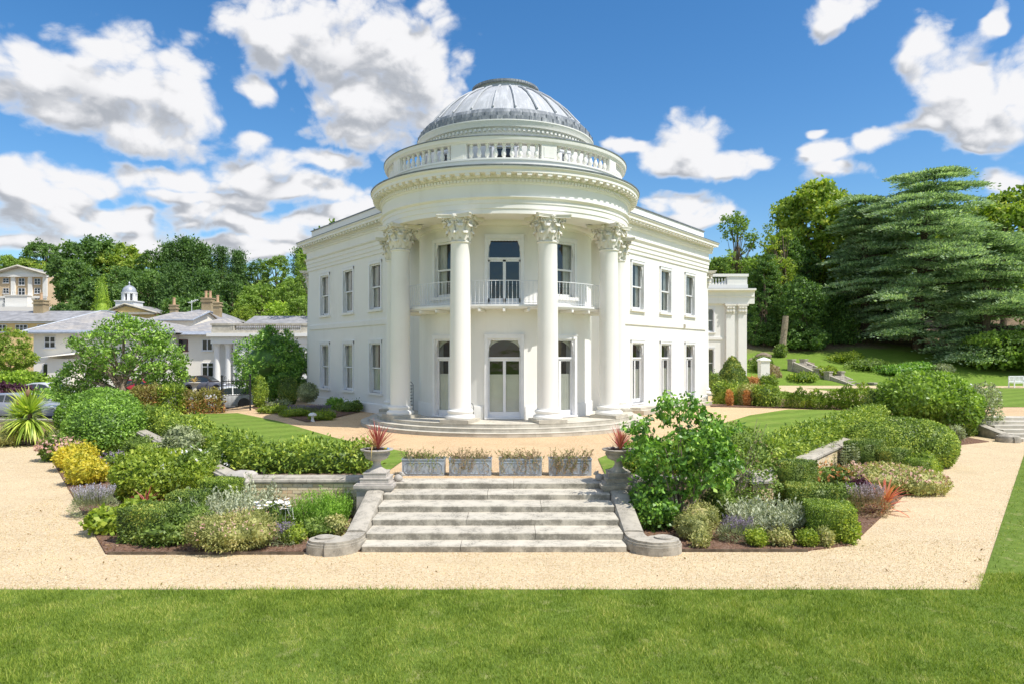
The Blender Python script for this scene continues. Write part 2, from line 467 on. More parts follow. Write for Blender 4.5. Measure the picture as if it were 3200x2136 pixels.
def gravel_mat(name, cols, size=55.0):
    m, nt, b, out = new_mat(name)
    w = world_pos(nt)
    v = nt.nodes.new('ShaderNodeTexVoronoi'); v.inputs['Scale'].default_value = size
    nt.links.new(w, v.inputs['Vector'])
    rnd = nt.nodes.new('ShaderNodeSeparateColor'); nt.links.new(v.outputs['Color'], rnd.inputs[0])
    ramp = nt.nodes.new('ShaderNodeValToRGB'); el = ramp.color_ramp.elements
    while len(el) < len(cols): el.new(0.5)
    for i, c in enumerate(cols):
        el[i].position = i/(len(cols)-1); el[i].color = (*c, 1)
    nt.links.new(rnd.outputs[0], ramp.inputs[0])
    n1 = noise_n(nt, w, 0.8, 6, 0.6); n2 = noise_n(nt, w, 9.0, 5, 0.65)
    mid = cols[len(cols)//2]
    c = mixc(nt, maprange(nt, n1, 0.35, 0.7, 0, 0.45), ramp.outputs[0], tuple(x*1.12 for x in mid))
    c = mixc(nt, maprange(nt, n2, 0.56, 0.72, 0, 0.55), c, tuple(x*0.55 for x in mid))
    n4 = noise_n(nt, vmath(nt, 'MULTIPLY', w, (0.35, 1.0, 1)), 1.3, 4, 0.6, 0.8)
    c = mixc(nt, maprange(nt, n4, 0.50, 0.68, 0, 0.22), c, tuple(x*0.7 for x in mid))
    nt.links.new(c, b.inputs['Base Color'])
    b.inputs['Roughness'].default_value = 0.95; b.inputs['Specular IOR Level'].default_value = 0.1
    h = math_n(nt, 'ADD', math_n(nt, 'MULTIPLY', v.outputs['Distance'], -1.0), math_n(nt, 'MULTIPLY', n2, 0.6))
    bump(nt, b, h, 0.8, 0.02)
    return m
GRAVEL = gravel_mat('golden_gravel', [(0.44,0.31,0.175),(0.66,0.50,0.30),(0.72,0.57,0.36),(0.785,0.675,0.49),(0.58,0.41,0.235)], 48)
GRAVEL_T = gravel_mat('orange_terrace_gravel', [(0.46,0.29,0.15),(0.66,0.45,0.25),(0.72,0.52,0.31),(0.76,0.60,0.40),(0.56,0.36,0.20)], 48)
TARMAC = gravel_mat('car_park_surface', [(0.16,0.14,0.12),(0.22,0.20,0.17),(0.25,0.23,0.2)], 40)
MULCH = gravel_mat('bark_mulch', [(0.09,0.05,0.035),(0.16,0.09,0.06),(0.22,0.13,0.09),(0.30,0.21,0.16),(0.13,0.075,0.05)], 40)

def grass_mat(name, a, b_, dry, stripes=0.0, earth=None):
    m, nt, b, out = new_mat(name)
    w = world_pos(nt)
    n1 = noise_n(nt, w, 0.9, 6, 0.65); n2 = noise_n(nt, w, 11.0, 6, 0.7)
    c = mixc(nt, maprange(nt, n1, 0.3, 0.7), a, b_)
    c = mixc(nt, maprange(nt, n2, 0.3, 0.75, 0.0, 0.75), c, tuple(x*0.62 for x in a))
    n3 = noise_n(nt, w, 3.2, 5, 0.6)
    c = mixc(nt, maprange(nt, n3, 0.53, 0.72, 0, 0.6), c, dry)
    if stripes:
        s = nt.nodes.new('ShaderNodeTexWave'); s.inputs['Scale'].default_value = 0.2; s.inputs['Distortion'].default_value = 0.6
        mp = nt.nodes.new('ShaderNodeMapping'); mp.inputs['Rotation'].default_value = (0,0,R(53)); nt.links.new(w, mp.inputs[0])
        nt.links.new(mp.outputs[0], s.inputs[0])
        c = mixc(nt, math_n(nt, 'MULTIPLY', maprange(nt, s.outputs['Fac'], 0.35, 0.65), stripes), c, tuple(min(1,x*1.4) for x in b_))
    if earth:
        col, y0, y1 = earth
        sp = nt.nodes.new('ShaderNodeSeparateXYZ'); nt.links.new(w, sp.inputs[0])
        e = math_n(nt, 'ADD', sp.outputs[1], math_n(nt, 'MULTIPLY', math_n(nt, 'SUBTRACT', noise_n(nt, w, 0.12, 5, 0.6), 0.5), 26))
        ec = mixc(nt, maprange(nt, n3, 0.35, 0.65), col, tuple(x*0.55 for x in col))
        c = mixc(nt, maprange(nt, e, y0, y1), c, ec)
    nt.links.new(c, b.inputs['Base Color'])
    b.inputs['Roughness'].default_value = 0.9; b.inputs['Specular IOR Level'].default_value = 0.1
    bump(nt, b, n2, 0.5, 0.04)
    return m
LAWN = grass_mat('mown_lawn', (0.135,0.21,0.035), (0.195,0.275,0.05), (0.38,0.36,0.16))
LAWN_T = grass_mat('terrace_lawn', (0.15,0.24,0.035), (0.20,0.29,0.05), (0.30,0.31,0.09), 0.22)
HILL = grass_mat('hill_grass', (0.16,0.26,0.035), (0.21,0.32,0.05), (0.24,0.25,0.09), 0, ((0.26,0.19,0.125), 76.0, 83.0))
SOIL = gravel_mat('dry_soil', [(0.16,0.11,0.08),(0.24,0.17,0.12),(0.30,0.22,0.16)], 40)

def brick_mat(name):
    m, nt, b, out = new_mat(name)
    oi = nt.nodes.new('ShaderNodeObjectInfo')
    ramp = nt.nodes.new('ShaderNodeValToRGB'); el = ramp.color_ramp.elements
    cols = [(0.48,0.38,0.25),(0.72,0.57,0.33),(0.78,0.65,0.40),(0.68,0.60,0.44),(0.74,0.53,0.32),(0.80,0.70,0.48)]
    while len(el) < len(cols): el.new(0.5)
    for i, c in enumerate(cols): el[i].position = i/(len(cols)-1); el[i].color = (*c,1)
    nt.links.new(oi.outputs['Random'], ramp.inputs[0])
    w = world_pos(nt)
    n = noise_n(nt, w, 18, 6, 0.65)
    c = mixc(nt, maprange(nt, n, 0.52, 0.74, 0, 0.6), ramp.outputs[0], (0.22,0.18,0.14))
    nt.links.new(c, b.inputs['Base Color']); b.inputs['Roughness'].default_value = 0.9
    bump(nt, b, n, 0.4, 0.008)
    return m
BRICK = brick_mat('yellow_stock_brick')
MORTAR = plain('lime_mortar', (0.52,0.46,0.36), 0.95, spec=0.1, var=0.3, scale=9)
IRON = plain('black_iron', (0.018,0.019,0.02), 0.45)
TIN = plain('grey_zinc_planter', (0.36,0.41,0.465), 0.5, 0.1, var=0.2, scale=6)
BARK = plain('bark', (0.16,0.125,0.09), 0.95, spec=0.1, var=0.45, scale=7, bmp=0.6, bscale=18)
BARK_L = plain('pale_bark', (0.33,0.27,0.20), 0.95, spec=0.1, var=0.4, scale=7, bmp=0.5, bscale=20)
EARTH = plain('potting_soil', (0.05,0.035,0.025), 0.95, spec=0.1, var=0.4, scale=20)

# ------------------------------------------------------------------ foliage
def unit(a): return a / np.maximum(np.linalg.norm(a, axis=1, keepdims=True), 1e-9)
def leaves(P, N, size, ratio=0.5, out=0.5, tang=1.0, up=0.1, tilt=0.5, fold=0.12, sv=0.35):
    n = len(P)
    r = rng.normal(size=(n,3))
    d = N*out + unit(r)*tang; d[:,2] += up; d = unit(d)
    nn = unit(N + rng.normal(size=(n,3))*tilt)
    s = unit(np.cross(nn, d)); m = np.cross(d, s)
    L = (size*(1-sv+2*sv*rng.random(n)))[:,None]; W = L*ratio*0.5
    V = np.empty((n,4,3))
    V[:,0] = P - d*L*0.15
    V[:,1] = P + d*L*0.38 + s*W - m*L*fold
    V[:,2] = P + d*L*0.85 - m*L*fold*0.6
    V[:,3] = P + d*L*0.38 - s*W - m*L*fold
    F = np.arange(4*n).reshape(n,4)
    return V.reshape(-1,3), F
def join(*parts):
    Vs, Fs, o = [], [], 0
    for V, F in parts:
        Vs.append(V); Fs.append(F + o); o += len(V)
    return np.concatenate(Vs), np.concatenate(Fs)
def waves(D, seed, k=3.0):
    q = np.random.default_rng(seed)
    A = q.normal(size=(6,3))*k; ph = q.random(6)*6.28
    return np.sin(D @ A.T + ph).mean(axis=1)
def on_blobs(blobs, n, lump=0.12, depth=0.2, zmin=None, k=3.0, seed=1):
    B = np.array(blobs, float)
    ar = (B[:,3]*B[:,4]+B[:,3]*B[:,5]+B[:,4]*B[:,5]); ar /= ar.sum()
    i = rng.choice(len(B), size=int(n*1.6), p=ar)
    D = unit(rng.normal(size=(len(i),3)))
    s = 1 + lump*1.6*waves(D + i[:,None]*1.7, seed, k) - depth*rng.random(len(i))**2
    P = B[i,:3] + D*B[i,3:]*s[:,None]
    N = unit(D/B[i,3:])
    ok = np.ones(len(P), bool)
    for j in range(len(B)):
        q = (((P-B[j,:3])/B[j,3:])**2).sum(axis=1)
        ok &= (q > 0.72) | (i == j)
    if zmin is not None: ok &= P[:,2] > zmin
    P, N = P[ok][:n], N[ok][:n]
    return P, N
def blob_core(blobs, f=0.84, zmin=None):
    mb = MB()
    for b in blobs: mb.ball(b[:3], (b[3]*f, b[4]*f, b[5]*f), 14, 8)
    V = np.array(mb.v)
    if zmin is not None: V[:,2] = np.maximum(V[:,2], zmin)
    F = [f_ if len(f_) == 4 else (f_[0],f_[1],f_[2],f_[2]) for f_ in mb.f]
    return V, np.array(F)
def core_box(L, W, H):
    mb = MB(); mb.box(-L/2,-W/2,0,L/2,W/2,H); return np.array(mb.v), np.array(mb.f)
def on_box(L, W, H, n, rough=0.05, top_round=0.12, sides=True, seed=3):
    """points on a clipped block: length x, width y, height z"""
    aT, aX, aY = L*W, W*H*2, L*H*2
    w = np.array([aT, aX, aY]); w = w/w.sum()
    k = rng.choice(3, size=n, p=w)
    a, b = rng.random(n)*2-1, rng.random(n)
    sg = np.where(rng.random(n) < 0.5, -1.0, 1.0)
    P = np.zeros((n,3)); N = np.zeros((n,3))
    t = k == 0; P[t] = np.c_[a[t]*L/2, (b[t]*2-1)*W/2, np.full(t.sum(), H)]; N[t] = (0,0,1)
    x = k == 1; P[x] = np.c_[sg[x]*L/2, a[x]*W/2, b[x]*H]; N[x] = np.c_[sg[x], 0*sg[x], 0*sg[x]]
    y = k == 2; P[y] = np.c_[a[y]*L/2, sg[y]*W/2, b[y]*H]; N[y] = np.c_[0*sg[y], sg[y], 0*sg[y]]
    # soften the arrises
    r = top_round
    ex = np.maximum(np.abs(P[:,0])-(L/2-r),0); ey = np.maximum(np.abs(P[:,1])-(W/2-r),0); ez = np.maximum(P[:,2]-(H-r),0)
    e = np.c_[np.sign(P[:,0])*ex, np.sign(P[:,1])*ey, ez]
    ln = np.linalg.norm(e,axis=1); m = ln > r
    P[m] -= e[m]*(1 - r/ln[m])[:,None]
    N = unit(N + e/r*0.7)
    P += N*(waves(P*2.2, seed, 1.6)*rough*1.4 + rough*0.8*rng.normal(size=n))[:,None]
    P[:,2] = np.maximum(P[:,2], 0.01)
    return P, N
def plant(name, label, cat, loc, parts, rotz=0.0, group=None):
    """parts: list of (part_name, V, F, material). A single part becomes the thing itself."""
    if len(parts) == 1:
        pn, V, F, mat = parts[0]
        o = link(name, np_mesh(name, V, F), mat, loc=loc, rotz=rotz)
        return tag(o, label, cat, group)
    t = thing(name, label, cat, loc, rotz, group)
    for pn, V, F, mat in parts:
        o = obj(pn, V, mat, t, smooth=50) if isinstance(V, MB) else link(pn, np_mesh(pn, V, F), mat, t)
        if pn in ('flowers','flower_heads','seed_heads','dead_sprays','stalks','dry_leaves'): tag(o, kind='stuff')
    return t
def blades(base, n, length, width, spread, curve, seg=4, lean=0.0, lv=0.3, stiff=None):
    """strap leaves from one crown; arching outwards. returns V,F (quads)"""
    Vs = []; Fs = []; o = 0
    for i in range(n):
        a = 6.283*(i*0.618 % 1.0) + random.uniform(-0.3,0.3)
        el = random.uniform(*spread)
        L = length*random.uniform(1-lv, 1.0); cu = random.uniform(*curve)
        h = Vector((math.cos(a), math.sin(a), 0)); side = Vector((-math.sin(a), math.cos(a), 0))
        p = Vector(base); ang = el
        for k in range(seg+1):
            f = k/seg
            wd = width*(0.45 + 1.1*f if f < 0.35 else 0.83*(1-((f-0.35)/0.65)**1.6) + 0.02)
            Vs += [tuple(p - side*wd/2), tuple(p + side*wd/2)]
            p = p + (h*math.cos(ang) + Vector((0,0,1))*math.sin(ang))*(L/seg)
            ang -= cu/seg
        Fs += [(o+2*k, o+2*k+1, o+2*k+3, o+2*k+2) for k in range(seg)]
        o += 2*(seg+1)
    return np.array(Vs), np.array(Fs)

YEW = leafmat('yew', [(0.030,0.058,0.012),(0.070,0.115,0.020),(0.13,0.175,0.030),(0.22,0.24,0.05)], 0.5, 0.2, gain=2.3)
YEW_D = leafmat('dark_yew', [(0.020,0.042,0.012),(0.050,0.085,0.018),(0.095,0.135,0.028),(0.21,0.20,0.05)], 0.5, 0.15, gain=2.2)
LAUREL = leafmat('laurel', [(0.035,0.075,0.018),(0.075,0.145,0.026),(0.125,0.215,0.036),(0.20,0.29,0.06)], 0.5, 0.25, 0.6, gain=2.0)
CAMEL = leafmat('glossy_broadleaf', [(0.022,0.055,0.014),(0.055,0.12,0.022),(0.10,0.19,0.032),(0.20,0.30,0.07)], 0.42, 0.25, 0.6, gain=2.3)
GOLD = leafmat('golden_shrub', [(0.22,0.25,0.03),(0.42,0.40,0.05),(0.56,0.48,0.07),(0.56,0.40,0.06)], 0.5, 0.3, gain=1.2)
LIME = leafmat('lime_shrub', [(0.08,0.14,0.02),(0.16,0.24,0.03),(0.26,0.33,0.05),(0.34,0.37,0.07)], 0.5, 0.3, gain=1.25)
MIDG = leafmat('mid_green_shrub', [(0.05,0.09,0.025),(0.10,0.16,0.04),(0.16,0.23,0.06),(0.24,0.29,0.10)], 0.5, 0.3, gain=1.4)
SAGE = leafmat('grey_green', [(0.14,0.17,0.12),(0.24,0.28,0.19),(0.34,0.38,0.27),(0.42,0.45,0.36)], 0.7, 0.2, gain=1.15)
SILVER = leafmat('silver_foliage', [(0.26,0.30,0.25),(0.44,0.48,0.42),(0.60,0.63,0.58),(0.68,0.70,0.66)], 0.8, 0.15)
HEATH = leafmat('heathy_mound', [(0.13,0.16,0.06),(0.24,0.26,0.11),(0.33,0.33,0.16),(0.40,0.33,0.22)], 0.6, 0.25, gain=1.4)
BROWNH = leafmat('browned_hedge', [(0.16,0.13,0.05),(0.31,0.24,0.10),(0.26,0.28,0.08),(0.46,0.34,0.17)], 0.7, 0.2, patch=0.6)
RUST = leafmat('dead_rusty_yew', [(0.34,0.15,0.06),(0.58,0.28,0.13),(0.66,0.38,0.20)], 0.7, 0.2)
PURPLE = leafmat('purple_foliage', [(0.04,0.015,0.035),(0.09,0.03,0.07),(0.16,0.06,0.13)], 0.5, 0.2)
ROSEM = leafmat('bright_needle_spikes', [(0.06,0.13,0.02),(0.13,0.24,0.035),(0.22,0.35,0.06)], 0.5, 0.25, gain=1.7)
LAV = leafmat('lavender_heads', [(0.16,0.11,0.30),(0.27,0.20,0.46),(0.42,0.35,0.60)], 0.7, 0.1)
PINKF = leafmat('pink_blossom', [(0.50,0.24,0.30),(0.66,0.42,0.46),(0.74,0.56,0.58)], 0.7, 0.2)
REDF = leafmat('red_strap_leaves', [(0.20,0.025,0.045),(0.38,0.06,0.085),(0.52,0.16,0.18),(0.60,0.34,0.32)], 0.45, 0.25)
CORALF = leafmat('coral_strap_leaves', [(0.48,0.10,0.08),(0.62,0.20,0.15),(0.70,0.40,0.28)], 0.45, 0.3)
STRAW = leafmat('straw_leaves', [(0.50,0.36,0.18),(0.62,0.46,0.25),(0.62,0.52,0.32)], 0.6, 0.3)
PALMF = leafmat('sword_leaves', [(0.09,0.15,0.03),(0.18,0.26,0.05),(0.34,0.40,0.10),(0.50,0.44,0.14)], 0.4, 0.3, gain=1.7)
DAISY = plain('white_petal', (0.80,0.79,0.76), 0.7)
YOLK = plain('daisy_centre', (0.65,0.42,0.04), 0.8)
TWIG = leafmat('dry_twiggy', [(0.24,0.16,0.12),(0.38,0.27,0.21),(0.46,0.36,0.28),(0.25,0.28,0.10)], 0.8, 0.15)
T_DARK = leafmat('dark_wood_foliage', [(0.020,0.042,0.016),(0.038,0.075,0.024),(0.060,0.105,0.032),(0.09,0.14,0.042)], 0.55, 0.38, pscale=0.25, gain=2.5)
T_MID = leafmat('wood_foliage', [(0.038,0.068,0.018),(0.07,0.115,0.026),(0.105,0.155,0.036),(0.15,0.20,0.05)], 0.55, 0.38, pscale=0.25, gain=2.6)
T_YEL = leafmat('yellowing_foliage', [(0.06,0.105,0.02),(0.11,0.165,0.03),(0.16,0.215,0.04),(0.26,0.25,0.06)], 0.55, 0.38, pscale=0.3, gain=2.0)
T_PINE = leafmat('pine_foliage', [(0.020,0.045,0.020),(0.036,0.072,0.028),(0.056,0.10,0.038),(0.085,0.135,0.05)], 0.6, 0.38, pscale=0.3, gain=2.4)
T_CEDAR = leafmat('blue_cedar_foliage', [(0.050,0.072,0.040),(0.098,0.128,0.074),(0.155,0.186,0.114),(0.22,0.245,0.165)], 0.6, 0.38, pscale=0.5, gain=2.8, tint=(0.92, 1.03, 0.98))
LAUREL_L = leafmat('pale_laurel', [(0.06,0.12,0.025),(0.13,0.22,0.04),(0.21,0.31,0.06),(0.32,0.42,0.10)], 0.4, 0.3, 0.5, gain=1.4)
T_LIME = leafmat('light_tree_foliage', [(0.08,0.14,0.02),(0.14,0.22,0.03),(0.22,0.31,0.05),(0.30,0.38,0.07)], 0.5, 0.38, pscale=0.4, gain=1.7)
# ------------------------------------------------------------------ the mansion
mansion = thing('mansion', 'large cream stucco mansion with a domed round portico and two wings', 'mansion', (0, CY, 0))
MO = Vector((0, CY, 0))
def part(name, mb, mat, parent=mansion, smooth=None, M=None, fix=True):
    """geometry is given in world coordinates; parts hang on the mansion's empty"""
    o = obj(name, mb, mat, parent, smooth=smooth, fix=fix)
    if parent is mansion: o.location = -MO
    return o
C0 = (0, CY)
def ringpt(r, deg): return (r*math.sin(R(deg)), CY - r*math.cos(R(deg)))

U = {1: (0.6, 0.8), -1: (-0.6, 0.8)}        # along each wing, away from the rotunda
NW = {1: (0.8, -0.6), -1: (-0.8, -0.6)}     # outward face of each wing
DW = 2.56                                    # wing face to rotunda centre
S_END = 15.9
WIN_S = (7.1, 10.28, 13.42)
ENT0, CORN = 8.46, 10.02
def wpt(side, s, out=0.0):
    n, u = NW[side], U[side]
    return (n[0]*(DW+out) + u[0]*s, CY + n[1]*(DW+out) + u[1]*s)

def wall_cells(xs, zs, holes):
    """cells of a wall in (x,z) that are not in a hole (x0,x1,z0,z1)"""
    xs = sorted(set(xs + [h[0] for h in holes] + [h[1] for h in holes])); zs = sorted(set(zs + [h[2] for h in holes] + [h[3] for h in holes]))
    for a, b in zip(xs, xs[1:]):
        run = None
        for c, d in zip(zs, zs[1:]):
            mx, mz = (a+b)/2, (c+d)/2
            solid = not any(h[0] < mx < h[1] and h[2] < mz < h[3] for h in holes)
            if solid: run = (run[0], d) if run else (c, d)
            elif run: yield a, b, run[0], run[1]; run = None
        if run: yield a, b, run[0], run[1]

OPW = 1.22
UP = (5.70, 7.93); LOWS = (1.72, 4.13); LOWF = (1.24, 4.13)
for side in (1, -1):
    low = LOWF if side == 1 else LOWS
    holes = [(s-OPW/2, s+OPW/2, *UP) for s in WIN_S] + [(s-OPW/2, s+OPW/2, *low) for s in WIN_S]
    mb = MB()
    for a, b, c, d in wall_cells([2.0, S_END], [T-0.4, CORN-0.1], holes):
        p = [wpt(side, a), wpt(side, b), wpt(side, b, -0.38), wpt(side, a, -0.38)]
        mb.prism(p, c, d)
    o = part('wing_wall', mb, STUCCO)
    o['label'] = 'sunlit wing wall with three tall windows over three glazed doors' if side == 1 else 'shaded wing wall with three sash windows over three'
    # return wall at the far corner, going back
    e = wpt(side, S_END); sgn = side
    mb = MB()
    q = (e[0], e[1]+14)
    mb.prism([e, (e[0]-sgn*0.5, e[1]+0.1), (q[0]-sgn*0.5, q[1]), q], T-0.4, CORN-0.1)
    part('return_wall', mb, STUCCO)
    # plinth, string course
    mb = MB(); mb.sweep([(-0.05,T-0.3),(0.06,T-0.3),(0.06,1.16),(0.035,1.2),(-0.05,1.2)], wpt(side, 4.4), wpt(side, S_END+0.05), NW[side]); part('plinth', mb, STUCCO)
    mb = MB(); mb.sweep([(-0.05,4.96),(0.055,4.96),(0.055,5.19),(0.03,5.22),(-0.05,5.22)], wpt(side, 5.0), wpt(side, S_END-0.25), NW[side]); part('string_course', mb, STUCCO)
    # architrave in three fasciae, then the frieze and cornice
    mb = MB()
    mb.sweep([(-0.05,8.34),(0.05,8.34),(0.05,8.52),(0.085,8.525),(0.085,8.73),(0.12,8.735),(0.12,8.92),(0.17,8.95),(0.20,9.0),(0.20,9.03),(0.08,9.05),(0.08,9.45),(-0.05,9.45)], wpt(side, 4.2), wpt(side, S_END+0.1), NW[side])
    part('architrave', mb, STUCCO)
    mb = MB()
    mb.sweep([(-0.05,9.44),(0.12,9.44),(0.15,9.50),(0.15,9.63),(0.20,9.66),(0.20,9.79),(0.50,9.80),(0.50,9.90),(0.56,9.97),(0.56,10.0),(-0.3,10.0)], wpt(side, 4.2), wpt(side, S_END+0.52), NW[side])
    e2 = wpt(side, S_END)
    mb.sweep([(-0.05,9.44),(0.12,9.44),(0.15,9.50),(0.15,9.63),(0.20,9.66),(0.20,9.79),(0.50,9.80),(0.50,9.90),(0.56,9.97),(0.56,10.0),(-0.3,10.0)], (e2[0], e2[1]+0.3), (e2[0], e2[1]+13), (side, 0))
    corn = part('cornice', mb, STUCCO)
    mb = MB()
    n = int((S_END - 4.4)/0.125)
    for i in range(n):
        s = 4.5 + i*0.125
        p = wpt(side, s, 0.175)
        mb.cbox(0,0,0, 0.075,0.06,0.09, Matrix.Translation((p[0],p[1],9.575)) @ Matrix.Rotation(math.atan2(U[side][1],U[side][0]),4,'Z'))
    tag(part('dentil_row', mb, STUCCO, corn), kind='stuff')
    mb = MB(); mb.cbox(0,0,0,0.15,0.26,0.085).cbox(0,0.01,-0.05,0.11,0.2,0.03)
    mm = mb.mesh('modillion')
    for i in range(31):
        s = 4.7 + i*0.37
        p = wpt(side, s, 0.325)
        link('modillion', mm, STUCCO, corn, (p[0], p[1], 9.755), math.atan2(U[side][1],U[side][0]))
    mb = MB(); mb.sweep([(-0.35,10.0),(0.575,10.0),(0.575,10.035),(-0.35,10.05)], wpt(side, 4.2), wpt(side, S_END+0.53), NW[side]); part('lead_flashing', mb, LEADF)
    mb = MB(); mb.sweep([(-0.9,10.04),(-0.12,10.04),(-0.12,10.66),(-0.9,10.66)], wpt(side, 3.5), wpt(side, S_END-0.15), NW[side]); pw = part('parapet', mb, STUCCO)
    mb = MB(); mb.sweep([(-0.95,10.66),(-0.07,10.66),(-0.07,10.71),(-0.95,10.72)], wpt(side, 3.4), wpt(side, S_END-0.1), NW[side]); part('parapet_coping', mb, LEADF)
# flat roofs, floors and dark rooms behind
L1, R1 = wpt(-1, S_END), wpt(1, S_END)
plan = [wpt(-1, S_END, -0.4), wpt(-1, 2.2, -0.4), wpt(1, 2.2, -0.4), wpt(1, S_END, -0.4), (R1[0]-0.5, R1[1]+14), (L1[0]+0.5, L1[1]+14)]
mb = MB(); mb.prism(plan, 9.85, 10.0); part('flat_roof', mb, LEADF)
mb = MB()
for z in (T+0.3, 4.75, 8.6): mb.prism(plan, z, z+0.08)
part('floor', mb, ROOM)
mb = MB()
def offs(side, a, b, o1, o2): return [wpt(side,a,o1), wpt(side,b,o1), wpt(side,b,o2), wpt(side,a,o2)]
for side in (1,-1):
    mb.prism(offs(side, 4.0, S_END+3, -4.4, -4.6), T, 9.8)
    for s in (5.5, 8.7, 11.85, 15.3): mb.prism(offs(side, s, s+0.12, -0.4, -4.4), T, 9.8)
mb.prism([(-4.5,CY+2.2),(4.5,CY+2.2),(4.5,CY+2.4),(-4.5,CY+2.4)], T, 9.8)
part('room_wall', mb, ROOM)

# ---- the bow (round wall inside the portico)
RB = 3.60
BAYS = (-76.4, -38.2, 0, 38.2, 76.4)
HW = math.degrees(1.27/2/RB)
holes = []
for a in (-38.2, 0, 38.2):
    holes.append((a-HW, a+HW, STY+0.02, 4.16))
    holes.append((a-HW, a+HW, 5.36 if a == 0 else 5.72, 7.85))
mb = MB()
edges = [-108.0, 108.0]
for a0, a1, z0, z1 in wall_cells(edges, [T, 8.56], holes):
    k = max(1, round((a1-a0)/2.6))
    mb.lathe([(RB,z0),(RB,z1),(RB-0.38,z1),(RB-0.38,z0)], k, C0, a0, a1, closed=True)
bow = part('bow_wall', mb, STUCCO, smooth=30)
mb = MB()
mb.lathe([(RB-0.02,8.28),(RB+0.05,8.28),(RB+0.06,8.34),(RB+0.10,8.36),(RB+0.16,8.44),(RB+0.17,8.52),(RB-0.02,8.52)], 60, C0, -107, 107, closed=True)
part('bow_cornice', mb, STUCCO, smooth=30)
for a0, a1 in ((-107,-38.2-HW-2.4),(-38.2+HW+2.4,-HW-2.4),(HW+2.4,38.2-HW-2.4),(38.2+HW+2.4,107)):
    mb = MB(); mb.lathe([(RB-0.02,STY),(RB+0.05,STY),(RB+0.05,1.60),(RB+0.03,1.64),(RB-0.02,1.64)], max(4,int((a1-a0)/3)), C0, a0, a1, closed=True)
    part('bow_plinth', mb, STUCCO, smooth=30)
mb = MB(); mb.lathe([(RB-0.3,8.50),(5.0,8.50),(5.0,8.60),(RB-0.3,8.60)], 80, C0, -118, 118, closed=True); part('portico_ceiling', mb, STUCCO, smooth=30)
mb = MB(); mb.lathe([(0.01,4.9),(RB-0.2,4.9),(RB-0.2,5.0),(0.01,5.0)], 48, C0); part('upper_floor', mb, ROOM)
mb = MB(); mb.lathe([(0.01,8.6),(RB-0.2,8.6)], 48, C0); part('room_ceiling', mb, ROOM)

# ---- entablature of the portico, balustrade, drum, dome
A = 116
mb = MB()
mb.lathe([(4.45,8.46),(5.08,8.46),(5.08,8.63),(5.105,8.635),(5.105,8.82),(5.13,8.825),(5.13,8.95),(5.17,8.97),(5.21,9.02),(5.21,9.05),(5.12,9.07),(5.12,9.50),(4.45,9.50)], 120, C0, -A, A, closed=True)
ent = part('entablature', mb, STUCCO, smooth=30)
mb = MB()
mb.lathe([(4.7,9.48),(5.14,9.48),(5.17,9.53),(5.17,9.66),(5.23,9.69),(5.23,9.80),(5.50,9.81),(5.50,9.91),(5.56,9.98),(5.56,10.02),(4.7,10.02)], 140, C0, -A, A, closed=True)
corn = part('cornice', mb, STUCCO, smooth=30)
mb = MB()
for i in range(-78, 79):
    a = i*1.48
    p = ringpt(5.195, a)
    mb.cbox(0,0,0,0.085,0.06,0.10, Matrix.Translation((p[0],p[1],9.605)) @ Matrix.Rotation(R(a),4,'Z'))
tag(part('dentil_row', mb, STUCCO, corn), kind='stuff')
mb = MB(); mb.cbox(0,0,0,0.16,0.25,0.09).cbox(0,0.01,-0.055,0.12,0.19,0.03)
mm = mb.mesh('modillion')
for i in range(-30, 31):
    a = (i+0.5)*3.82
    p = ringpt(5.355, a)
    link('modillion', mm, STUCCO, corn, (p[0],p[1],9.765), R(a))
mb = MB()
for i in range(-19, 19):
    a = i*6.0
    mb.lathe([(4.9,10.025),(5.58,10.025),(5.585,10.07),(4.9,10.085)], 3, C0, a, a+5.93, closed=True)
part('lead_flashing', mb, LEADF)
mb = MB(); mb.lathe([(0.01,10.0),(4.8,10.0)], 64, C0); part('rotunda_roof', mb, LEADF)
# balustrade
mb = MB(); mb.lathe([(4.55,10.05),(4.98,10.05),(4.98,10.36),(5.02,10.38),(5.02,10.44),(4.6,10.44)], 120, C0, -180, 180, closed=True)
bal = part('balustrade', mb, STUCCO, smooth=30)
mb = MB(); mb.lathe([(4.58,10.99),(4.95,10.99),(4.97,11.03),(5.02,11.07),(5.04,11.15),(5.04,11.20),(4.58,11.20)], 120, C0, closed=True); part('balustrade_rail', mb, STUCCO, bal, smooth=30)
mb = MB(); mb.lathe([(4.56,11.2),(5.06,11.2),(5.06,11.235),(4.56,11.245)], 120, C0, closed=True); part('rail_flashing', mb, LEADF, bal, smooth=30)
mp = MB(); mp.box(-0.29,-0.14,10.44,0.29,0.14,10.99).box(-0.2,-0.155,10.52,0.2,0.155,10.91); mp = mp.mesh('pedestal')
mbal = MB(); mbal.lathe([(0.075,10.44),(0.075,10.49),(0.05,10.51),(0.075,10.56),(0.092,10.62),(0.082,10.69),(0.05,10.78),(0.042,10.84),(0.06,10.86),(0.045,10.88),(0.065,10.92),(0.075,10.94),(0.075,10.99)], 10)
mbal = mbal.mesh('baluster', 40)
for k in range(-4, 5):
    a = 19.1 + 38.2*k
    p = ringpt(4.80, a)
    if abs(a) < 175: link('pedestal', mp, STUCCO, bal, (p[0],p[1],0), R(a))
    for j in range(9):
        b = a + 5.1 + j*3.5
        if abs(b) > 125: continue
        p = ringpt(4.80, b); link('baluster', mbal, STUCCO, bal, (p[0],p[1],0), R(b))
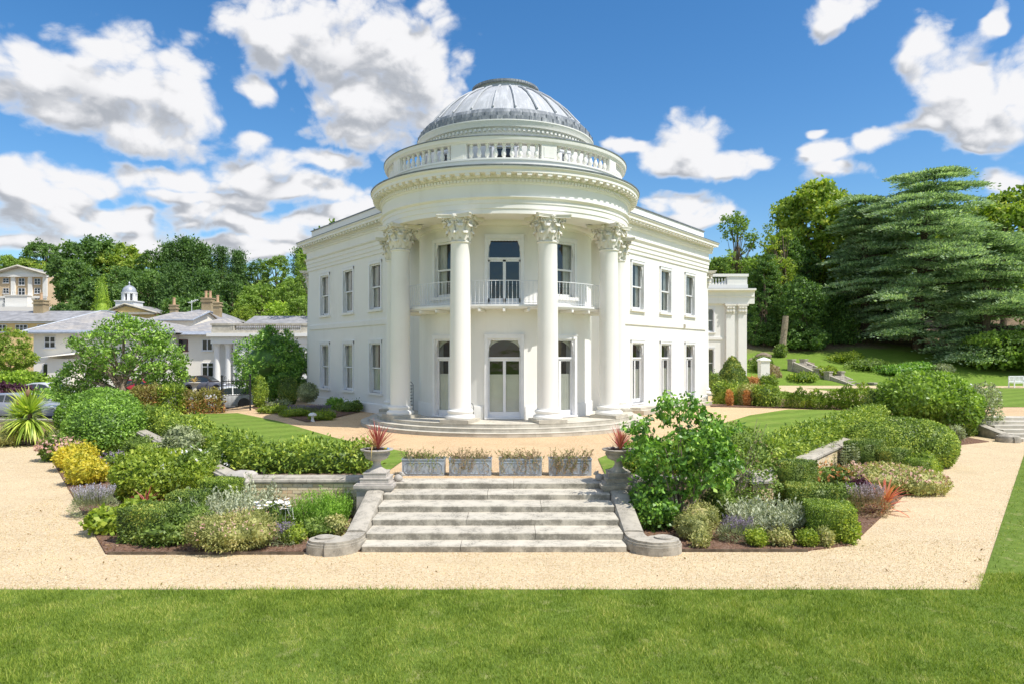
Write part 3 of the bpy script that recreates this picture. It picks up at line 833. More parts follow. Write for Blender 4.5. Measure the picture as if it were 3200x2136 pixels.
# drum
mb = MB()
mb.lathe([(3.42,10.0),(3.42,11.72),(3.47,11.74),(3.47,11.82),(3.50,11.84),(3.50,11.96),(3.62,12.0),(3.64,12.1),(3.70,12.2),(3.70,12.24),(3.3,12.26)], 96, C0)
drum = part('drum', mb, STUCCO, smooth=30)
mb = MB()
for i in range(120):
    p = ringpt(3.535, i*3.0); mb.cbox(0,0,0,0.09,0.07,0.09, Matrix.Translation((p[0],p[1],11.905)) @ Matrix.Rotation(R(i*3.0),4,'Z'))
tag(part('dentil_row', mb, STUCCO, drum), kind='stuff')
mbw = MB(); mbw.box(-0.36,-0.05,10.3,0.36,0.02,11.2); mbw = mbw.mesh('window_pane')
mbf = MB()
for x in (-0.42, 0.0, 0.42): mbf.box(x-0.05,-0.09,10.25,x+0.05,0.03,11.25)
mbf.box(-0.55,-0.08,11.25,0.55,0.03,11.55).box(-0.5,-0.10,11.3,0.5,0.0,11.5)
mbf = mbf.mesh('window_frame')
for k in range(-2, 3):
    a = k*38.2; p = ringpt(3.42, a)
    link('window_frame', mbf, WHITE, drum, (p[0],p[1],0), R(a)); link('window_pane', mbw, GLASS_D, drum, (p[0],p[1],0), R(a))
# dome
mb = MB(); mb.lathe([(3.46,12.46),(3.30,12.72),(3.05,13.05),(2.72,13.42),(2.30,13.80),(1.85,14.11),(1.40,14.34),(0.01,14.4)], 96, C0)
dome = part('dome', mb, LEAD, smooth=40)
mb = MB(); mb.lathe([(3.3,12.24),(3.68,12.25),(3.67,12.40),(3.60,12.42),(3.58,12.56),(3.50,12.59),(3.44,12.72),(3.36,12.76),(3.2,12.8)], 96, C0)
band = part('lead_band', mb, LEAD_D, dome, smooth=25)
mb = MB()
for i in range(48):
    for r, z0, z1, off in ((3.685,12.26,12.40,0),(3.60,12.43,12.56,3.75)):
        p = ringpt(r, i*7.5+off); mb.cbox(0,0,0,0.03,0.03,z1-z0, Matrix.Translation((p[0],p[1],(z0+z1)/2)) @ Matrix.Rotation(R(i*7.5+off),4,'Z'))
tag(part('lead_roll', mb, LEAD_D, dome), kind='stuff')
mb = MB()
mb.tube([(0,-r-0.01,z+0.02) for r, z in ((3.26,12.84),(3.05,13.07),(2.72,13.45),(2.30,13.83),(1.85,14.13),(1.42,14.34))], 0.038, 6)
mr = mb.mesh('dome_rib', 40)
for i in range(24):
    link('dome_rib', mr, LEAD, dome, (0, CY, 0), R(7.5 + i*15.0))
mb = MB(); mb.lathe([(1.24,14.30),(1.36,14.36),(1.30,14.50),(1.28,14.56),(1.39,14.57),(1.39,14.63),(0.01,14.72)], 64, C0); part('dome_cap', mb, LEAD, dome, smooth=30)
mb = MB(); mb.lathe([(1.395,14.55),(1.415,14.56),(1.415,14.64),(1.34,14.665),(1.34,14.55)], 64, C0, closed=True); part('cap_rim', mb, LEAD_D, dome, smooth=30)

# ---- columns
def acanthus(mb, th, r0, z0, h, w, curl):
    """one leaf hugging the bell, its tip rolled outwards"""
    rows = []
    ct, st = math.cos(th), math.sin(th)
    for i in range(8):
        f = i/7
        if f < 0.7: rr, zz = r0 + 0.015 + 0.06*f*h/0.4, z0 + h*f/0.7*0.86
        else:
            g = (f-0.7)/0.3*3.5
            rr, zz = r0 + 0.03 + 0.06*0.7*h/0.4 + curl*(1-math.cos(g))*0.55, z0 + h*0.86 + curl*math.sin(g)*0.62
        ww = w*(0.62 + 0.5*math.sin(min(1, f*1.25)*math.pi*0.75))*(1.0 if i % 2 == 0 else 0.80)
        if f > 0.75: ww *= 1.15-(f-0.75)*2.0
        rows.append((rr, zz, ww))
    vs = []
    for rr, zz, ww in rows:
        for k, (x, dr) in enumerate(((-0.5,-0.02),(-0.22,0.012),(0,0.034),(0.22,0.012),(0.5,-0.02))):
            t = x*ww; r_ = rr + dr
            vs.append((r_*ct - t*st, r_*st + t*ct, zz))
    fs = [(i*5+k, i*5+k+1, (i+1)*5+k+1, (i+1)*5+k) for i in range(7) for k in range(4)]
    mb.add(vs, fs)
def capital_mesh():
    h = 0.90; mb = MB()
    mb.lathe([(0.355,0.0),(0.36,0.08),(0.37,0.25),(0.39,0.45),(0.43,0.62),(0.50,0.73),(0.50,0.76),(0.2,0.76)], 24)
    for i in range(8): acanthus(mb, 2*math.pi*i/8, 0.365, 0.0, 0.30, 0.27, 0.105)
    for i in range(8): acanthus(mb, 2*math.pi*(i+0.5)/8, 0.375, 0.10, 0.46, 0.28, 0.12)
    for i in range(8):       # caulicoli between the leaves
        t = 2*math.pi*(i+0.25)/8 if i % 2 else 2*math.pi*(i-0.25)/8
        mb.tube([(0.42*math.cos(t),0.42*math.sin(t),0.42),(0.45*math.cos(t),0.45*math.sin(t),0.55),(0.52*math.cos(t),0.52*math.sin(t),0.66)], [0.03,0.035,0.05], 6)
    for i in range(4):       # corner volutes
        t = math.pi/4 + i*math.pi/2
        for o in (-1, 1):
            pts = []; rad = []
            pts.append((0.43, 0.16*o, 0.50)); rad.append(0.02)
            pts.append((0.50, 0.10*o, 0.64)); rad.append(0.032)
            for k in range(13):
                a = 2.1 - k*0.62; rr = 0.105*(1-k/15)
                pts.append((0.60 + rr*math.cos(a), 0.045*o, 0.675 + rr*math.sin(a))); rad.append(0.036*(1-k/22))
            mb.tube(pts, rad, 5, Matrix.Rotation(t,4,'Z'))
        for o in (-1, 1):    # small inner helices on each face
            pts = [(0.42,0.20*o,0.48),(0.45,0.16*o,0.62)]
            for k in range(8):
                a = math.pi*0.5 + o*(k*0.7) ; rr = 0.06*(1-k/10)
                pts.append((0.49, 0.075*o + rr*math.cos(a), 0.655 + rr*math.sin(a)))
            mb.tube(pts, 0.02, 5, Matrix.Rotation(i*math.pi/2,4,'Z'))
        mb.ball((0,0,0), 0.001, 4, 3)
        M = Matrix.Rotation(i*math.pi/2,4,'Z')
        c = M @ Vector((0.545,0,0.82))
        mb.ball(tuple(c), (0.075,0.075,0.075), 8, 5)
        for k in range(6):
            a = k*math.pi/3; c = M @ Vector((0.57,0.06*math.cos(a),0.82+0.06*math.sin(a))); mb.ball(tuple(c), 0.034, 5, 4)
    # abacus with hollowed sides and clipped corners
    pl = []
    for i in range(4):
        for k in range(9):
            x = -0.58 + 1.16*k/8
            y = 0.50 + 0.14*(x/0.58)**2
            a = i*math.pi/2 - math.pi/2
            pl.append((y*math.cos(a) - x*math.sin(a), y*math.sin(a) + x*math.cos(a)))
    mb.prism(pl, 0.765, 0.82); mb.prism([(x*1.03,y*1.03) for x,y in pl], 0.82, 0.865); mb.prism([(x*1.07,y*1.07) for x,y in pl], 0.865, 0.9)
    return mb
capm = capital_mesh(); cap_me = capm.mesh('capital', 45)
CAPM = stucco('capital_stucco', (0.80,0.77,0.70), 0.4)
mb = MB()
prof = [(0.40,1.585),(0.386,1.64)] + [(0.385 - 0.045*((k/10)**1.7), 1.64 + (7.46-1.64)*k/10) for k in range(11)] + [(0.345,7.48),(0.375,7.495),(0.385,7.52),(0.375,7.545),(0.345,7.56)]
mb.lathe(prof, 40); shaft_me = mb.mesh('shaft', 40)
mb = MB(); mb.lathe([(0.3,1.25),(0.50,1.25),(0.525,1.28),(0.53,1.32),(0.515,1.37),(0.48,1.395),(0.45,1.40),(0.43,1.44),(0.44,1.475),(0.46,1.48),(0.475,1.51),(0.47,1.55),(0.445,1.575),(0.40,1.585),(0.3,1.585)], 40); base_me = mb.mesh('base', 40)
mb = MB(); mb.box(-0.54,-0.54,STY,0.54,0.54,1.25); pl_me = mb.mesh('plinth')
def column(p, ang, name='column'):
    sh = link(name, shaft_me, STUCCO, mansion, (p[0], p[1]-CY, 0), ang)
    link('base', base_me, STUCCO, sh); link('plinth', pl_me, STONE_L, sh); link('capital', cap_me, CAPM, sh, (0,0,7.56))
    return sh
for a in (-95.5,-57.3,-19.1,19.1,57.3,95.5): column(ringpt(4.78, a), R(a) + math.pi/2)
for side in (1,-1): column((wpt(side, S_END)[0] - side*0.02, wpt(side, S_END)[1] + 0.95), 0, 'corner_column')

# ---- steps of the portico, cut into slabs
for rr, z0, z1, off in ((5.98, T-0.1, 0.87, 0), (5.66, T-0.1, 1.0, 6), (5.34, T-0.1, STY, 3)):
    for i in range(11):
        a0 = -113 + i*20.6 + (off if i else 0); a1 = -113 + (i+1)*20.6 + (off if i < 10 else 0)
        mb = MB(); mb.lathe([(RB-0.05 if z1 == STY else rr-0.5, z0),(rr-0.012,z0),(rr-0.012,z1-0.012),(rr,z1-0.01),(rr,z1),(RB-0.05 if z1 == STY else rr-0.5,z1)], 8, C0, a0+0.04, min(a1,113)-0.04, closed=True)
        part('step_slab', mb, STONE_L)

# ---- balcony
RK = 4.36
mb = MB(); mb.lathe([(RB-0.1,5.20),(RK-0.06,5.20),(RK-0.02,5.24),(RK,5.27),(RK,5.34),(RB-0.1,5.36)], 80, C0, -76, 76, closed=True)
balc = part('balcony', mb, WHITE, smooth=30)
mb = MB()
for i in range(-6,7):
    a = i*12.0; p = ringpt(3.98, a); mb.cbox(0,0,0,0.09,0.72,0.10, Matrix.Translation((p[0],p[1],5.14)) @ Matrix.Rotation(R(a),4,'Z'))
part('bracket_row', mb, STUCCO, balc)
mb = MB()
mb.lathe([(RK-0.09,6.19),(RK-0.055,6.19),(RK-0.055,6.215),(RK-0.09,6.215)], 80, C0, -76, 76, closed=True)
mb.lathe([(RK-0.085,5.40),(RK-0.06,5.40),(RK-0.06,5.415),(RK-0.085,5.415)], 80, C0, -76, 76, closed=True)
part('hand_rail', mb, RAILW, balc)
mb = MB(); mb.tube([(0,0,5.35),(0,0,6.2)], 0.009, 6)
for z in (5.52,5.6,6.02,6.1): mb.ball((0,0,z), (0.017,0.017,0.022), 6, 4)
bar_me = mb.mesh('railing_bar', 40)
for i in range(-37, 38):
    a = i*2.03; p = ringpt(RK-0.072, a); link('railing_bar', bar_me, RAILW, balc, (p[0],p[1],0), R(a))

# ---- windows
def pelmet_poly(w, z1, drop, ear):
    """shaped white valance: a board across the head with ears scooped down at the sides"""
    h = w/2
    pts = [(-h,z1),(h,z1)]
    side = [(h, z1-drop-ear),(h-0.05,z1-drop-ear+0.02),(h-0.055,z1-drop-ear*0.78),(h-0.075,z1-drop-ear*0.66),(h-0.06,z1-drop-ear*0.45),(h-0.10,z1-drop-ear*0.25),(h-0.135,z1-drop-0.02),(h-0.12,z1-drop)]
    pts += side
    n = 9
    for i in range(1, n*2):
        x = (h-0.12) - (w-0.24)*i/(2*n)
        pts.append((x, z1-drop+(0.014 if i % 2 else 0)))
    pts += [(-x,z) for x,z in side[::-1]]
    return pts
def win_frame(w, z0, z1, kind):
    """surround and fixed joinery; outside is -y, opening centre x=0"""
    mb = MB(); h = w/2; a = 0.10
    mb.box(-h-a,-0.05,z0,-h+0.02,0.05,z1+a).box(h-0.02,-0.05,z0,h+a,0.05,z1+a).box(-h-a,-0.055,z1-0.03,h+a,0.05,z1+a)
    mb.box(-h-a-0.02,-0.075,z1+a,h+a+0.02,0.03,z1+a+0.03)
    y0, y1 = 0.14, 0.20
    mb.box(-h,0.05,z0,-h+0.03,0.24,z1).box(h-0.03,0.05,z0,h,0.24,z1)
    if kind == 'sash':
        zm = z0 + (z1-z0)*0.49
        for s in (-1,1):
            mb.box(min(s*h,s*(h-0.08)),y0,z0,max(s*h,s*(h-0.08)),y1,zm).box(min(s*h,s*(h-0.07)),y0-0.05,zm,max(s*h,s*(h-0.07)),y1-0.06,z1)
        mb.box(-h,y0,z0,h,y1,z0+0.12).box(-h,y0-0.05,zm-0.03,h,y1,zm+0.035).box(-h,y0-0.05,z1-0.1,h,y1-0.06,z1)
    else:
        zt = z1 - 0.74
        mb.box(-h,y0-0.04,zt-0.05,h,y1,zt+0.03)
        for x in (-h+0.03, 0.0, h-0.03): mb.box(x-0.055,y0,z0,x+0.055,y1,zt-0.05)
        mb.box(-h,y0,z0,h,y1,z0+0.2).box(-h,y0,zt-0.12,h,y1,zt-0.05)
        for s in (-1,1): mb.box(min(s*h,s*(h-0.05)),y0,zt,max(s*h,s*(h-0.05)),y1,z1)
        mb.box(-h-a,-0.09,z0-0.06,h+a,0.22,z0)
    return mb.mesh('window')
def panes(w, z0, z1, kind):
    h = w/2; out = []
    if kind == 'sash':
        zm = z0 + (z1-z0)*0.49
        out = [((-h,zm,h,z1), 0.115), ((-h,z0,h,zm), 0.17)]
    else:
        zt = z1 - 0.74
        out = [((-h,zt,h,z1),0.16), ((-h+0.03,z0+0.1,0,zt),0.172), ((0,z0+0.1,h-0.03,zt),0.172)]
    r = []
    for (x0,a,x1,b), y in out:
        mb = MB(); mb.add([(x0,y,a),(x1,y,a),(x1,y,b),(x0,y,b)], [(0,1,2,3)]); r.append(mb.mesh('pane'))
    return r
def curtain_mesh(x0, x1, z0, z1, y):
    mb = MB(); n = 14; vs = []
    for i in range(n+1):
        x = x0 + (x1-x0)*i/n; yy = y + 0.025*math.sin(i*1.9)
        vs += [(x,yy,z0),(x,yy,z1)]
    mb.add(vs, [(2*i,2*i+2,2*i+3,2*i+1) for i in range(n)])
    return mb.mesh('curtain', 60)
def shutter_mesh(x0, x1, z0, z1, y):
    mb = MB(); mb.box(x0,y,z0,x1,y+0.03,z1)
    m = (x1-x0)
    for a, b in ((0.06,0.36),(0.40,0.94)):
        mb.box(x0+m*0.18,y-0.012,z0+(z1-z0)*a,x0+m*0.82,y+0.001,z0+(z1-z0)*a+0.02).box(x0+m*0.18,y-0.012,z0+(z1-z0)*b-0.02,x0+m*0.82,y+0.001,z0+(z1-z0)*b)
        mb.box(x0+m*0.18,y-0.012,z0+(z1-z0)*a+0.02,x0+m*0.22,y+0.001,z0+(z1-z0)*b-0.02).box(x0+m*0.78,y-0.012,z0+(z1-z0)*a+0.02,x0+m*0.82,y+0.001,z0+(z1-z0)*b-0.02)
    return mb.mesh('shutter')
def make_window(w, z0, z1, kind, sill=True, curtains='both', shutters=0.0, arch=False, pel=True):
    root = link('window' if kind == 'sash' else 'glazed_door', win_frame(w, z0, z1, kind), WHITE)
    for p in panes(w, z0, z1, kind): link('pane', p, GLASS, root)
    if pel:
        mb = MB(); mb.plate(pelmet_poly(w, z1+0.02, 0.13, 0.50), 0.02, 0.05); obj('pelmet', mb, WHITE, root)
    if sill:
        mb = MB(); mb.box(-w/2-0.16,-0.11,z0-0.11,w/2+0.16,0.16,z0); obj('sill', mb, STUCCO, root)
    if curtains in ('both','west'): link('curtain', curtain_mesh(-w/2, -w/2+w*0.30, z0, z1, 0.26), CURT, root)
    if curtains in ('both','east'): link('curtain', curtain_mesh(w/2-w*0.30, w/2, z0, z1, 0.26), CURT, root)
    if curtains == 'drawn': link('curtain', curtain_mesh(-w/2, w/2, z0, z1, 0.26), CURT, root)
    if shutters:
        h = w/2
        for x0, x1 in ((-h,-h*0.56),(-h*0.56,-0.02),(0.02,h*0.56),(h*0.56,h)): link('shutter', shutter_mesh(x0,x1,z0,z0+(z1-z0)*shutters,0.215), CREAMP, root)
    if arch:
        mb = MB(); h = w/2; zs = z1 - 0.62
        for s in (-1,1):
            pts = [(s*h, zs)] + [(s*h*math.cos(k*math.pi/20), zs + 0.52*math.sin(k*math.pi/20)) for k in range(11)] + [(0,z1),(s*h,z1)]
            mb.plate(pts, 0.215, 0.24)
        obj('arched_head', mb, CREAMP, root)
    return root
def set_window(root, p, ang):
    root.parent = mansion; root.location = (p[0], p[1]-CY, 0); root.rotation_euler = (0,0,ang)
def wing_ang(side): return math.atan2(NW[side][1], NW[side][0]) + math.pi/2
protos = {}
for side in (1,-1):
    for i, s in enumerate(WIN_S):
        key = ('up', side)
        if key not in protos: r = protos[key] = make_window(OPW, *UP, 'sash', curtains='east' if side == 1 else 'west')
        else: r = copy_tree(protos[key])
        set_window(r, wpt(side, s), wing_ang(side))
        if side == 1:
            key = 'lowf'
            if key not in protos: r = protos[key] = make_window(OPW, *LOWF, 'french', sill=False, curtains='none', shutters=0.56, arch=True)
            else: r = copy_tree(protos[key])
        else:
            key = 'lows%d' % (i > 0)
            if key not in protos: r = protos[key] = make_window(OPW, *LOWS, 'sash', curtains='both' if i == 0 else 'drawn', shutters=0.48 if i == 0 else 0)
            else: r = copy_tree(protos[key])
        set_window(r, wpt(side, s), wing_ang(side))
for a in (-38.2, 0, 38.2):
    r = protos['bowdoor'] = copy_tree(protos['bowdoor']) if 'bowdoor' in protos else make_window(1.27, STY+0.08, 4.16, 'french', sill=False, curtains='none', shutters=0.54, arch=True)
    set_window(r, ringpt(RB-0.03, a), R(a))
    if a == 0: r = make_window(1.27, 5.42, 7.85, 'french', sill=False, curtains='none')
    else: r = protos['bowup'] = copy_tree(protos['bowup']) if 'bowup' in protos else make_window(1.27, 5.72, 7.85, 'sash', curtains='both')
    set_window(r, ringpt(RB-0.03, a), R(a))
# sunlit-side extras: vent grille, door steps, threshold slabs
p = wpt(1, 12.55, 0.06); mb = MB(); mb.cbox(0,0,0,0.22,0.05,0.20)
for k in (-1,0,1): mb.cbox(k*0.065,-0.03,0,0.03,0.02,0.16)
o = obj('wall_vent', mb, STONE_L, mansion, (p[0], p[1]-CY, 5.09), wing_ang(1))
for s in WIN_S:
    p = wpt(1, s, 0.42); mb = MB(); mb.cbox(0,0,T+0.06,2.1,0.9,0.32).cbox(0,0.1,T+0.25,1.8,0.6,0.16)
    obj('door_step', mb, STONE_L, mansion, (p[0], p[1]-CY, 0), wing_ang(1))
# ---- garden pavilion at the far end of the sunny side
PX0, PX1, PY = 13.5, 22.6, 67.0
mb = MB()
holes = [(18.3,19.5,5.7,8.0),(18.3,19.5,1.4,4.2)]
for a, b, c, d in wall_cells([PX0, PX1], [T-0.4, 9.7], holes): mb.box(a, PY, c, b, PY+0.4, d)
mb.box(PX1-0.4,PY+0.4,T-0.4,PX1,PY+12,9.7).box(PX0,PY+3.5,T-0.4,PX1-0.4,PY+3.8,9.7)
part('pavilion_wall', mb, STUCCO)
mb = MB()
PR = [(-0.3,8.4),(0.25,8.4),(0.25,9.0),(0.32,9.08),(0.25,9.1),(0.25,9.5),(0.4,9.6),(0.75,9.65),(0.75,9.8),(-0.3,9.8)]
mb.sweep(PR, (PX0,PY), (PX1+0.7,PY), (0,-1)).sweep(PR, (PX1,PY+0.01), (PX1,PY+12), (1,0)).sweep([(-0.2,5.0),(0.08,5.0),(0.08,5.25),(-0.2,5.25)], (PX0,PY), (20.4,PY), (0,-1))
part('pavilion_entablature', mb, STUCCO)
mb = MB(); mb.box(PX0,PY-0.7,9.8,PX1+0.7,PY+11,9.84); part('pavilion_roof', mb, LEADF)
mb = MB(); mb.box(PX0,PY-0.15,9.85,PX1+0.1,PY+0.35,10.25).box(PX0,PY-0.2,11.0,PX1+0.15,PY+0.4,11.25).box(20.75,PY-0.1,10.25,PX1+0.05,PY+0.3,11.0).box(PX0,PY-0.1,10.25,19.25,PY+0.3,11.0)
mb.box(PX1-0.3,PY+0.35,9.85,PX1+0.1,PY+11,11.25)
pb = part('pavilion_balustrade', mb, STUCCO)
for k in range(5): link('baluster', mbal, STUCCO, pb, (19.43+k*0.29, PY+0.1, -0.21)).scale = (1.5,1.5,1.0+0.02)
for o in list(pb.children): o.location.z = 10.25 - 10.44*o.scale.z*1.35; o.scale = (1.15,1.15,1.36)
for x in (20.6, 21.75):
    mb = MB(); mb.box(x,PY-0.28,1.4,x+0.8,PY+0.05,7.4).box(x-0.1,PY-0.4,T-0.2,x+0.9,PY+0.05,1.4)
    pi = part('pilaster', mb, STUCCO)
    mb = MB(); mb.box(x-0.02,PY-0.30,7.4,x+0.82,PY+0.02,8.2).box(x-0.14,PY-0.42,8.2,x+0.94,PY+0.02,8.38)
    for row, z, n in ((0,7.42,3),(1,7.78,3)):
        for k in range(n):
            cx_ = x + 0.13 + 0.27*k
            mb.add([(cx_-0.12,PY-0.31,z),(cx_+0.12,PY-0.31,z),(cx_+0.13,PY-0.33,z+0.26),(cx_-0.13,PY-0.33,z+0.26),(cx_-0.11,PY-0.47,z+0.30),(cx_+0.11,PY-0.47,z+0.30),(cx_-0.09,PY-0.5,z+0.22),(cx_+0.09,PY-0.5,z+0.22)], [(0,1,2,3),(3,2,5,4),(4,5,7,6)])
    part('pilaster_capital', mb, CAPM, pi, fix=False)
for z0, z1 in ((5.72,7.98),(1.45,4.18)):
    r = make_window(1.2, z0, z1, 'sash', curtains='none'); set_window(r, (18.9, PY), 0)
for x0, x1 in ((PX0,PX1),):
    mb = MB(); mb.box(x0,PY+0.6,4.7,x1-0.5,PY+3.4,4.8); part('floor', mb, ROOM)
# ------------------------------------------------------------------ terrain, terrace, paths, lawns
def H(x, y):
    sx = 1/(1+math.exp(-(x-16)/3.0)); sl = 1/(1+math.exp((x+4)/5.0))
    zr = max(0.0, (y-64.5))*0.235
    if zr > 7.5: zr = 7.5 + (zr-7.5)*0.55
    if zr > 22: zr = 22 + (zr-22)*0.12
    if y > 64: zr += T*min(1,(y-62)/3)
    zl = max(0.0, y-96)*0.195
    if zl > 15: zl = 15 + (zl-15)*0.35
    if zl > 26: zl = 26 + (zl-26)*0.05
    mid = max(0.0, y-110)*0.06
    mid = min(mid, 9)
    return -0.10 + sx*zr + sl*zl + (1-sx)*(1-sl)*mid
xs = np.concatenate([np.linspace(-900,-130,14), np.linspace(-120,120,97), np.linspace(130,900,14)])
ys = np.concatenate([np.linspace(-300,-40,6), np.linspace(-30,58,10), np.linspace(60,200,90), np.linspace(210,1500,30)])
V = np.array([(x,y,H(x,y)) for y in ys for x in xs]); nx = len(xs)
F = np.array([(j*nx+i, j*nx+i+1, (j+1)*nx+i+1, (j+1)*nx+i) for j in range(len(ys)-1) for i in range(nx-1)])
me = np_mesh('ground', V, F); me.polygons.foreach_set('use_smooth', [True]*len(me.polygons))
tag(link('ground', me, HILL), kind='structure')

def sheet(name, poly, z, mat, thick=0.0, grid=None):
    mb = MB()
    if thick: mb.prism(poly, z-thick, z)
    else: mb.add([(x,y,z) for x,y in poly], [tuple(range(len(poly)))])
    o = obj(name, mb, mat)
    return tag(o, kind='structure')
sheet('gravel_path', [(-70,8),(70,8),(70,34),(-70,34)], 0.0, GRAVEL)
sheet('car_park', [(-90,31),(-14.9,31),(-13.5,76),(-13.5,92),(-90,92)], 0.06, TARMAC)
LAWN_POLY = [(-70,-30),(70,-30),(70,28),(20.9,28),(7.3,10.45),(-70,10.45)]
sheet('front_lawn', LAWN_POLY, 0.012, LAWN, 0.04)
BED_L = [(-2.4,12.52),(-6.85,12.36),(-17.15,26.2),(-17.7,27.3),(-31,27.3),(-31,30),(-17.2,30.4),(-5.8,15.4),(-2.4,15.4)]
BED_R = [(2.4,12.52),(5.6,12.55),(6.6,12.95),(17.7,27.4),(19.7,28.5),(19.8,31.8),(18.2,32.0),(5.85,15.4),(2.4,15.4)]
sheet('planting_bed', BED_L, 0.025, MULCH, 0.05); sheet('planting_bed', BED_R, 0.025, MULCH, 0.05)
TERR = [(-5.72,15.45),(5.75,15.45),(18.1,31.9),(62,31.9),(62,64.5),(20,66),(-13.4,66),(-14.6,34.6),(-17.1,30.6)]
sheet('terrace', TERR, T, GRAVEL_T, 0.9)
def tsheet(name, pts, z, mat): return sheet(name, [spot(px,py,T) for px,py in pts], z, mat)
tsheet('terrace_lawn', [(425,950),(545,947),(640,966),(700,984),(770,1004),(850,1022),(936,1037),(930,1052),(897,1076),(838,1090),(541,1093),(440,1015),(350,965)], T+0.02, LAWN_T)
tsheet('terrace_lawn', [(1372,1052),(1400,1040),(1480,1030),(1560,1005),(1650,973),(1720,952),(1808,938.5),(2010,941),(2010,968),(1740,1062),(1650,1090),(1390,1092)], T+0.02, LAWN_T)
# the far lawns of the terrace, paths between them
sheet('far_lawn', [(16.5,37.6),(62,37.6),(62,64.5),(24,65.4),(17.5,61)], T+0.015, LAWN_T)
tsheet('gravel_path', [(1786,884),(2400,885),(2400,889.5),(1846,890.5),(2010,908),(2075,925),(2010,931),(1880,909),(1790,896)], T+0.03, GRAVEL)
sheet('planting_bed', [(-17.0,30.5),(-5.7,15.5),(-2.9,15.5),(-2.9,16.9),(-5.9,16.9),(-14.5,28.5)], T+0.03, SOIL)
sheet('planting_bed', [(17.6,31.2),(5.75,15.5),(2.9,15.5),(2.9,16.9),(5.6,16.9),(15.3,30.2)], T+0.03, SOIL)
tsheet('planting_bed', [(580,936),(640,951),(705,968),(760,960),(826,944),(826,932),(700,930),(580,930)], T+0.035, MULCH)
tsheet('planting_bed', [(1630,932),(1810,936),(1985,943),(1985,934),(1800,915),(1630,922)], T+0.035, MULCH)
# ------------------------------------------------------------------ central garden steps
SX = 2.36
st = thing('garden_steps', 'broad flight of six worn stone steps up to the terrace', 'steps', (0,12.48,0))
RIS = [(12.48,0.115),(12.88,0.245),(13.43,0.37),(14.02,0.495),(14.62,0.615),(15.2,0.745)]
for i, (y, z) in enumerate(RIS):
    j = (-0.6,0.75,-0.55,0.9,-0.2,0.35)[i]
    for a, b in ((-SX, j-0.004), (j+0.004, SX)):
        mb = MB(); d = 0.95 if i < 5 else 0.55
        n = 8; nose = [random.uniform(-0.007,0.007) for _ in range(n+1)]
        vs = []
        for k in range(n+1):
            x = a + (b-a)*k/n
            vs += [(x,y+nose[k]+0.012,-0.05 if i == 0 else RIS[i-1][1]-0.03),(x,y+nose[k]*0.6+0.004,z-0.018),(x,y+0.016+nose[k],z),(x,y+d,z+0.004)]
        fs = [(4*k+q,4*k+4+q,4*k+5+q,4*k+1+q) for k in range(n) for q in range(3)]
        fs += [(0,1,2,3),(4*n+3,4*n+2,4*n+1,4*n)]
        mb.add(vs, fs)
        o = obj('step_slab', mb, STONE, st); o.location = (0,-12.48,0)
# scrolled cheek walls
def cheek(side, cx, y0, label, s=1.0, ztop=0.70):
    t = thing('cheek_wall', label, 'stone cheek wall', (cx, y0, 0))
    def P(x, y): return (side*x, y)
    mb = MB()           # sloping coping with rounded shoulders
    n = 10; w = 0.20; vs = []
    for k in range(n+1):
        f = k/n; y = 0.62 + 1.95*f; zt = 0.27 + (ztop-0.27)*f
        for x, dz in ((-w,-0.5),(-w,-0.07),(-w*0.86,-0.02),(-w*0.5,0.0),(w*0.5,0.0),(w*0.86,-0.02),(w,-0.07),(w,-0.5)):
            vs.append((side*x, y, max(-0.05, zt+dz)))
    m = 8
    fs = [(m*k+q, m*k+m+q, m*k+m+q+1, m*k+q+1) for k in range(n) for q in range(m-1)] + [tuple(range(m)), tuple(m*n+q for q in range(m))[::-1]]
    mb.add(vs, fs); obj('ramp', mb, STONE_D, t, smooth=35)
    mb = MB()           # scroll foot: a curl in plan, stepped in section
    cl = [(0,0.66),(0.0,0.45),(0.02,0.28),(0.10,0.13),(0.24,0.04),(0.40,0.02)]
    def ribbon(half, z0, z1):
        L, Rr = [], []
        for i, p in enumerate(cl):
            a = Vector(cl[max(0,i-1)]); b = Vector(cl[min(len(cl)-1,i+1)]); d = (b-a).normalized(); nrm = Vector((-d.y,d.x))
            L.append((side*(p[0]+nrm.x*half), p[1]+nrm.y*half)); Rr.append((side*(p[0]-nrm.x*half), p[1]-nrm.y*half))
        mb.prism(L + Rr[::-1], z0, z1)
    for half, z0, z1, r in ((0.215,-0.05,0.15,0.335),(0.20,0.15,0.19,0.32),(0.175,0.19,0.235,0.29)):
        ribbon(half, z0, z1)
        mb.prism([(side*(0.44+r*math.cos(q*math.pi/12)), 0.15+r*math.sin(q*math.pi/12)*0.9) for q in range(24)], z0, z1-0.001)
    mb.prism([(side*(0.47+0.17*math.cos(q*math.pi/9)), 0.20+0.15*math.sin(q*math.pi/9)) for q in range(18)], 0.235, 0.262)
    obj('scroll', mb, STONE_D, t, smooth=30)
    return t
cheek(-1, -2.575, 12.38, 'lichened stone cheek wall with a scroll foot beside the rosemary')
cheek(1, 2.575, 12.38, 'darker stained stone cheek wall with a scroll foot by the big glossy bush')

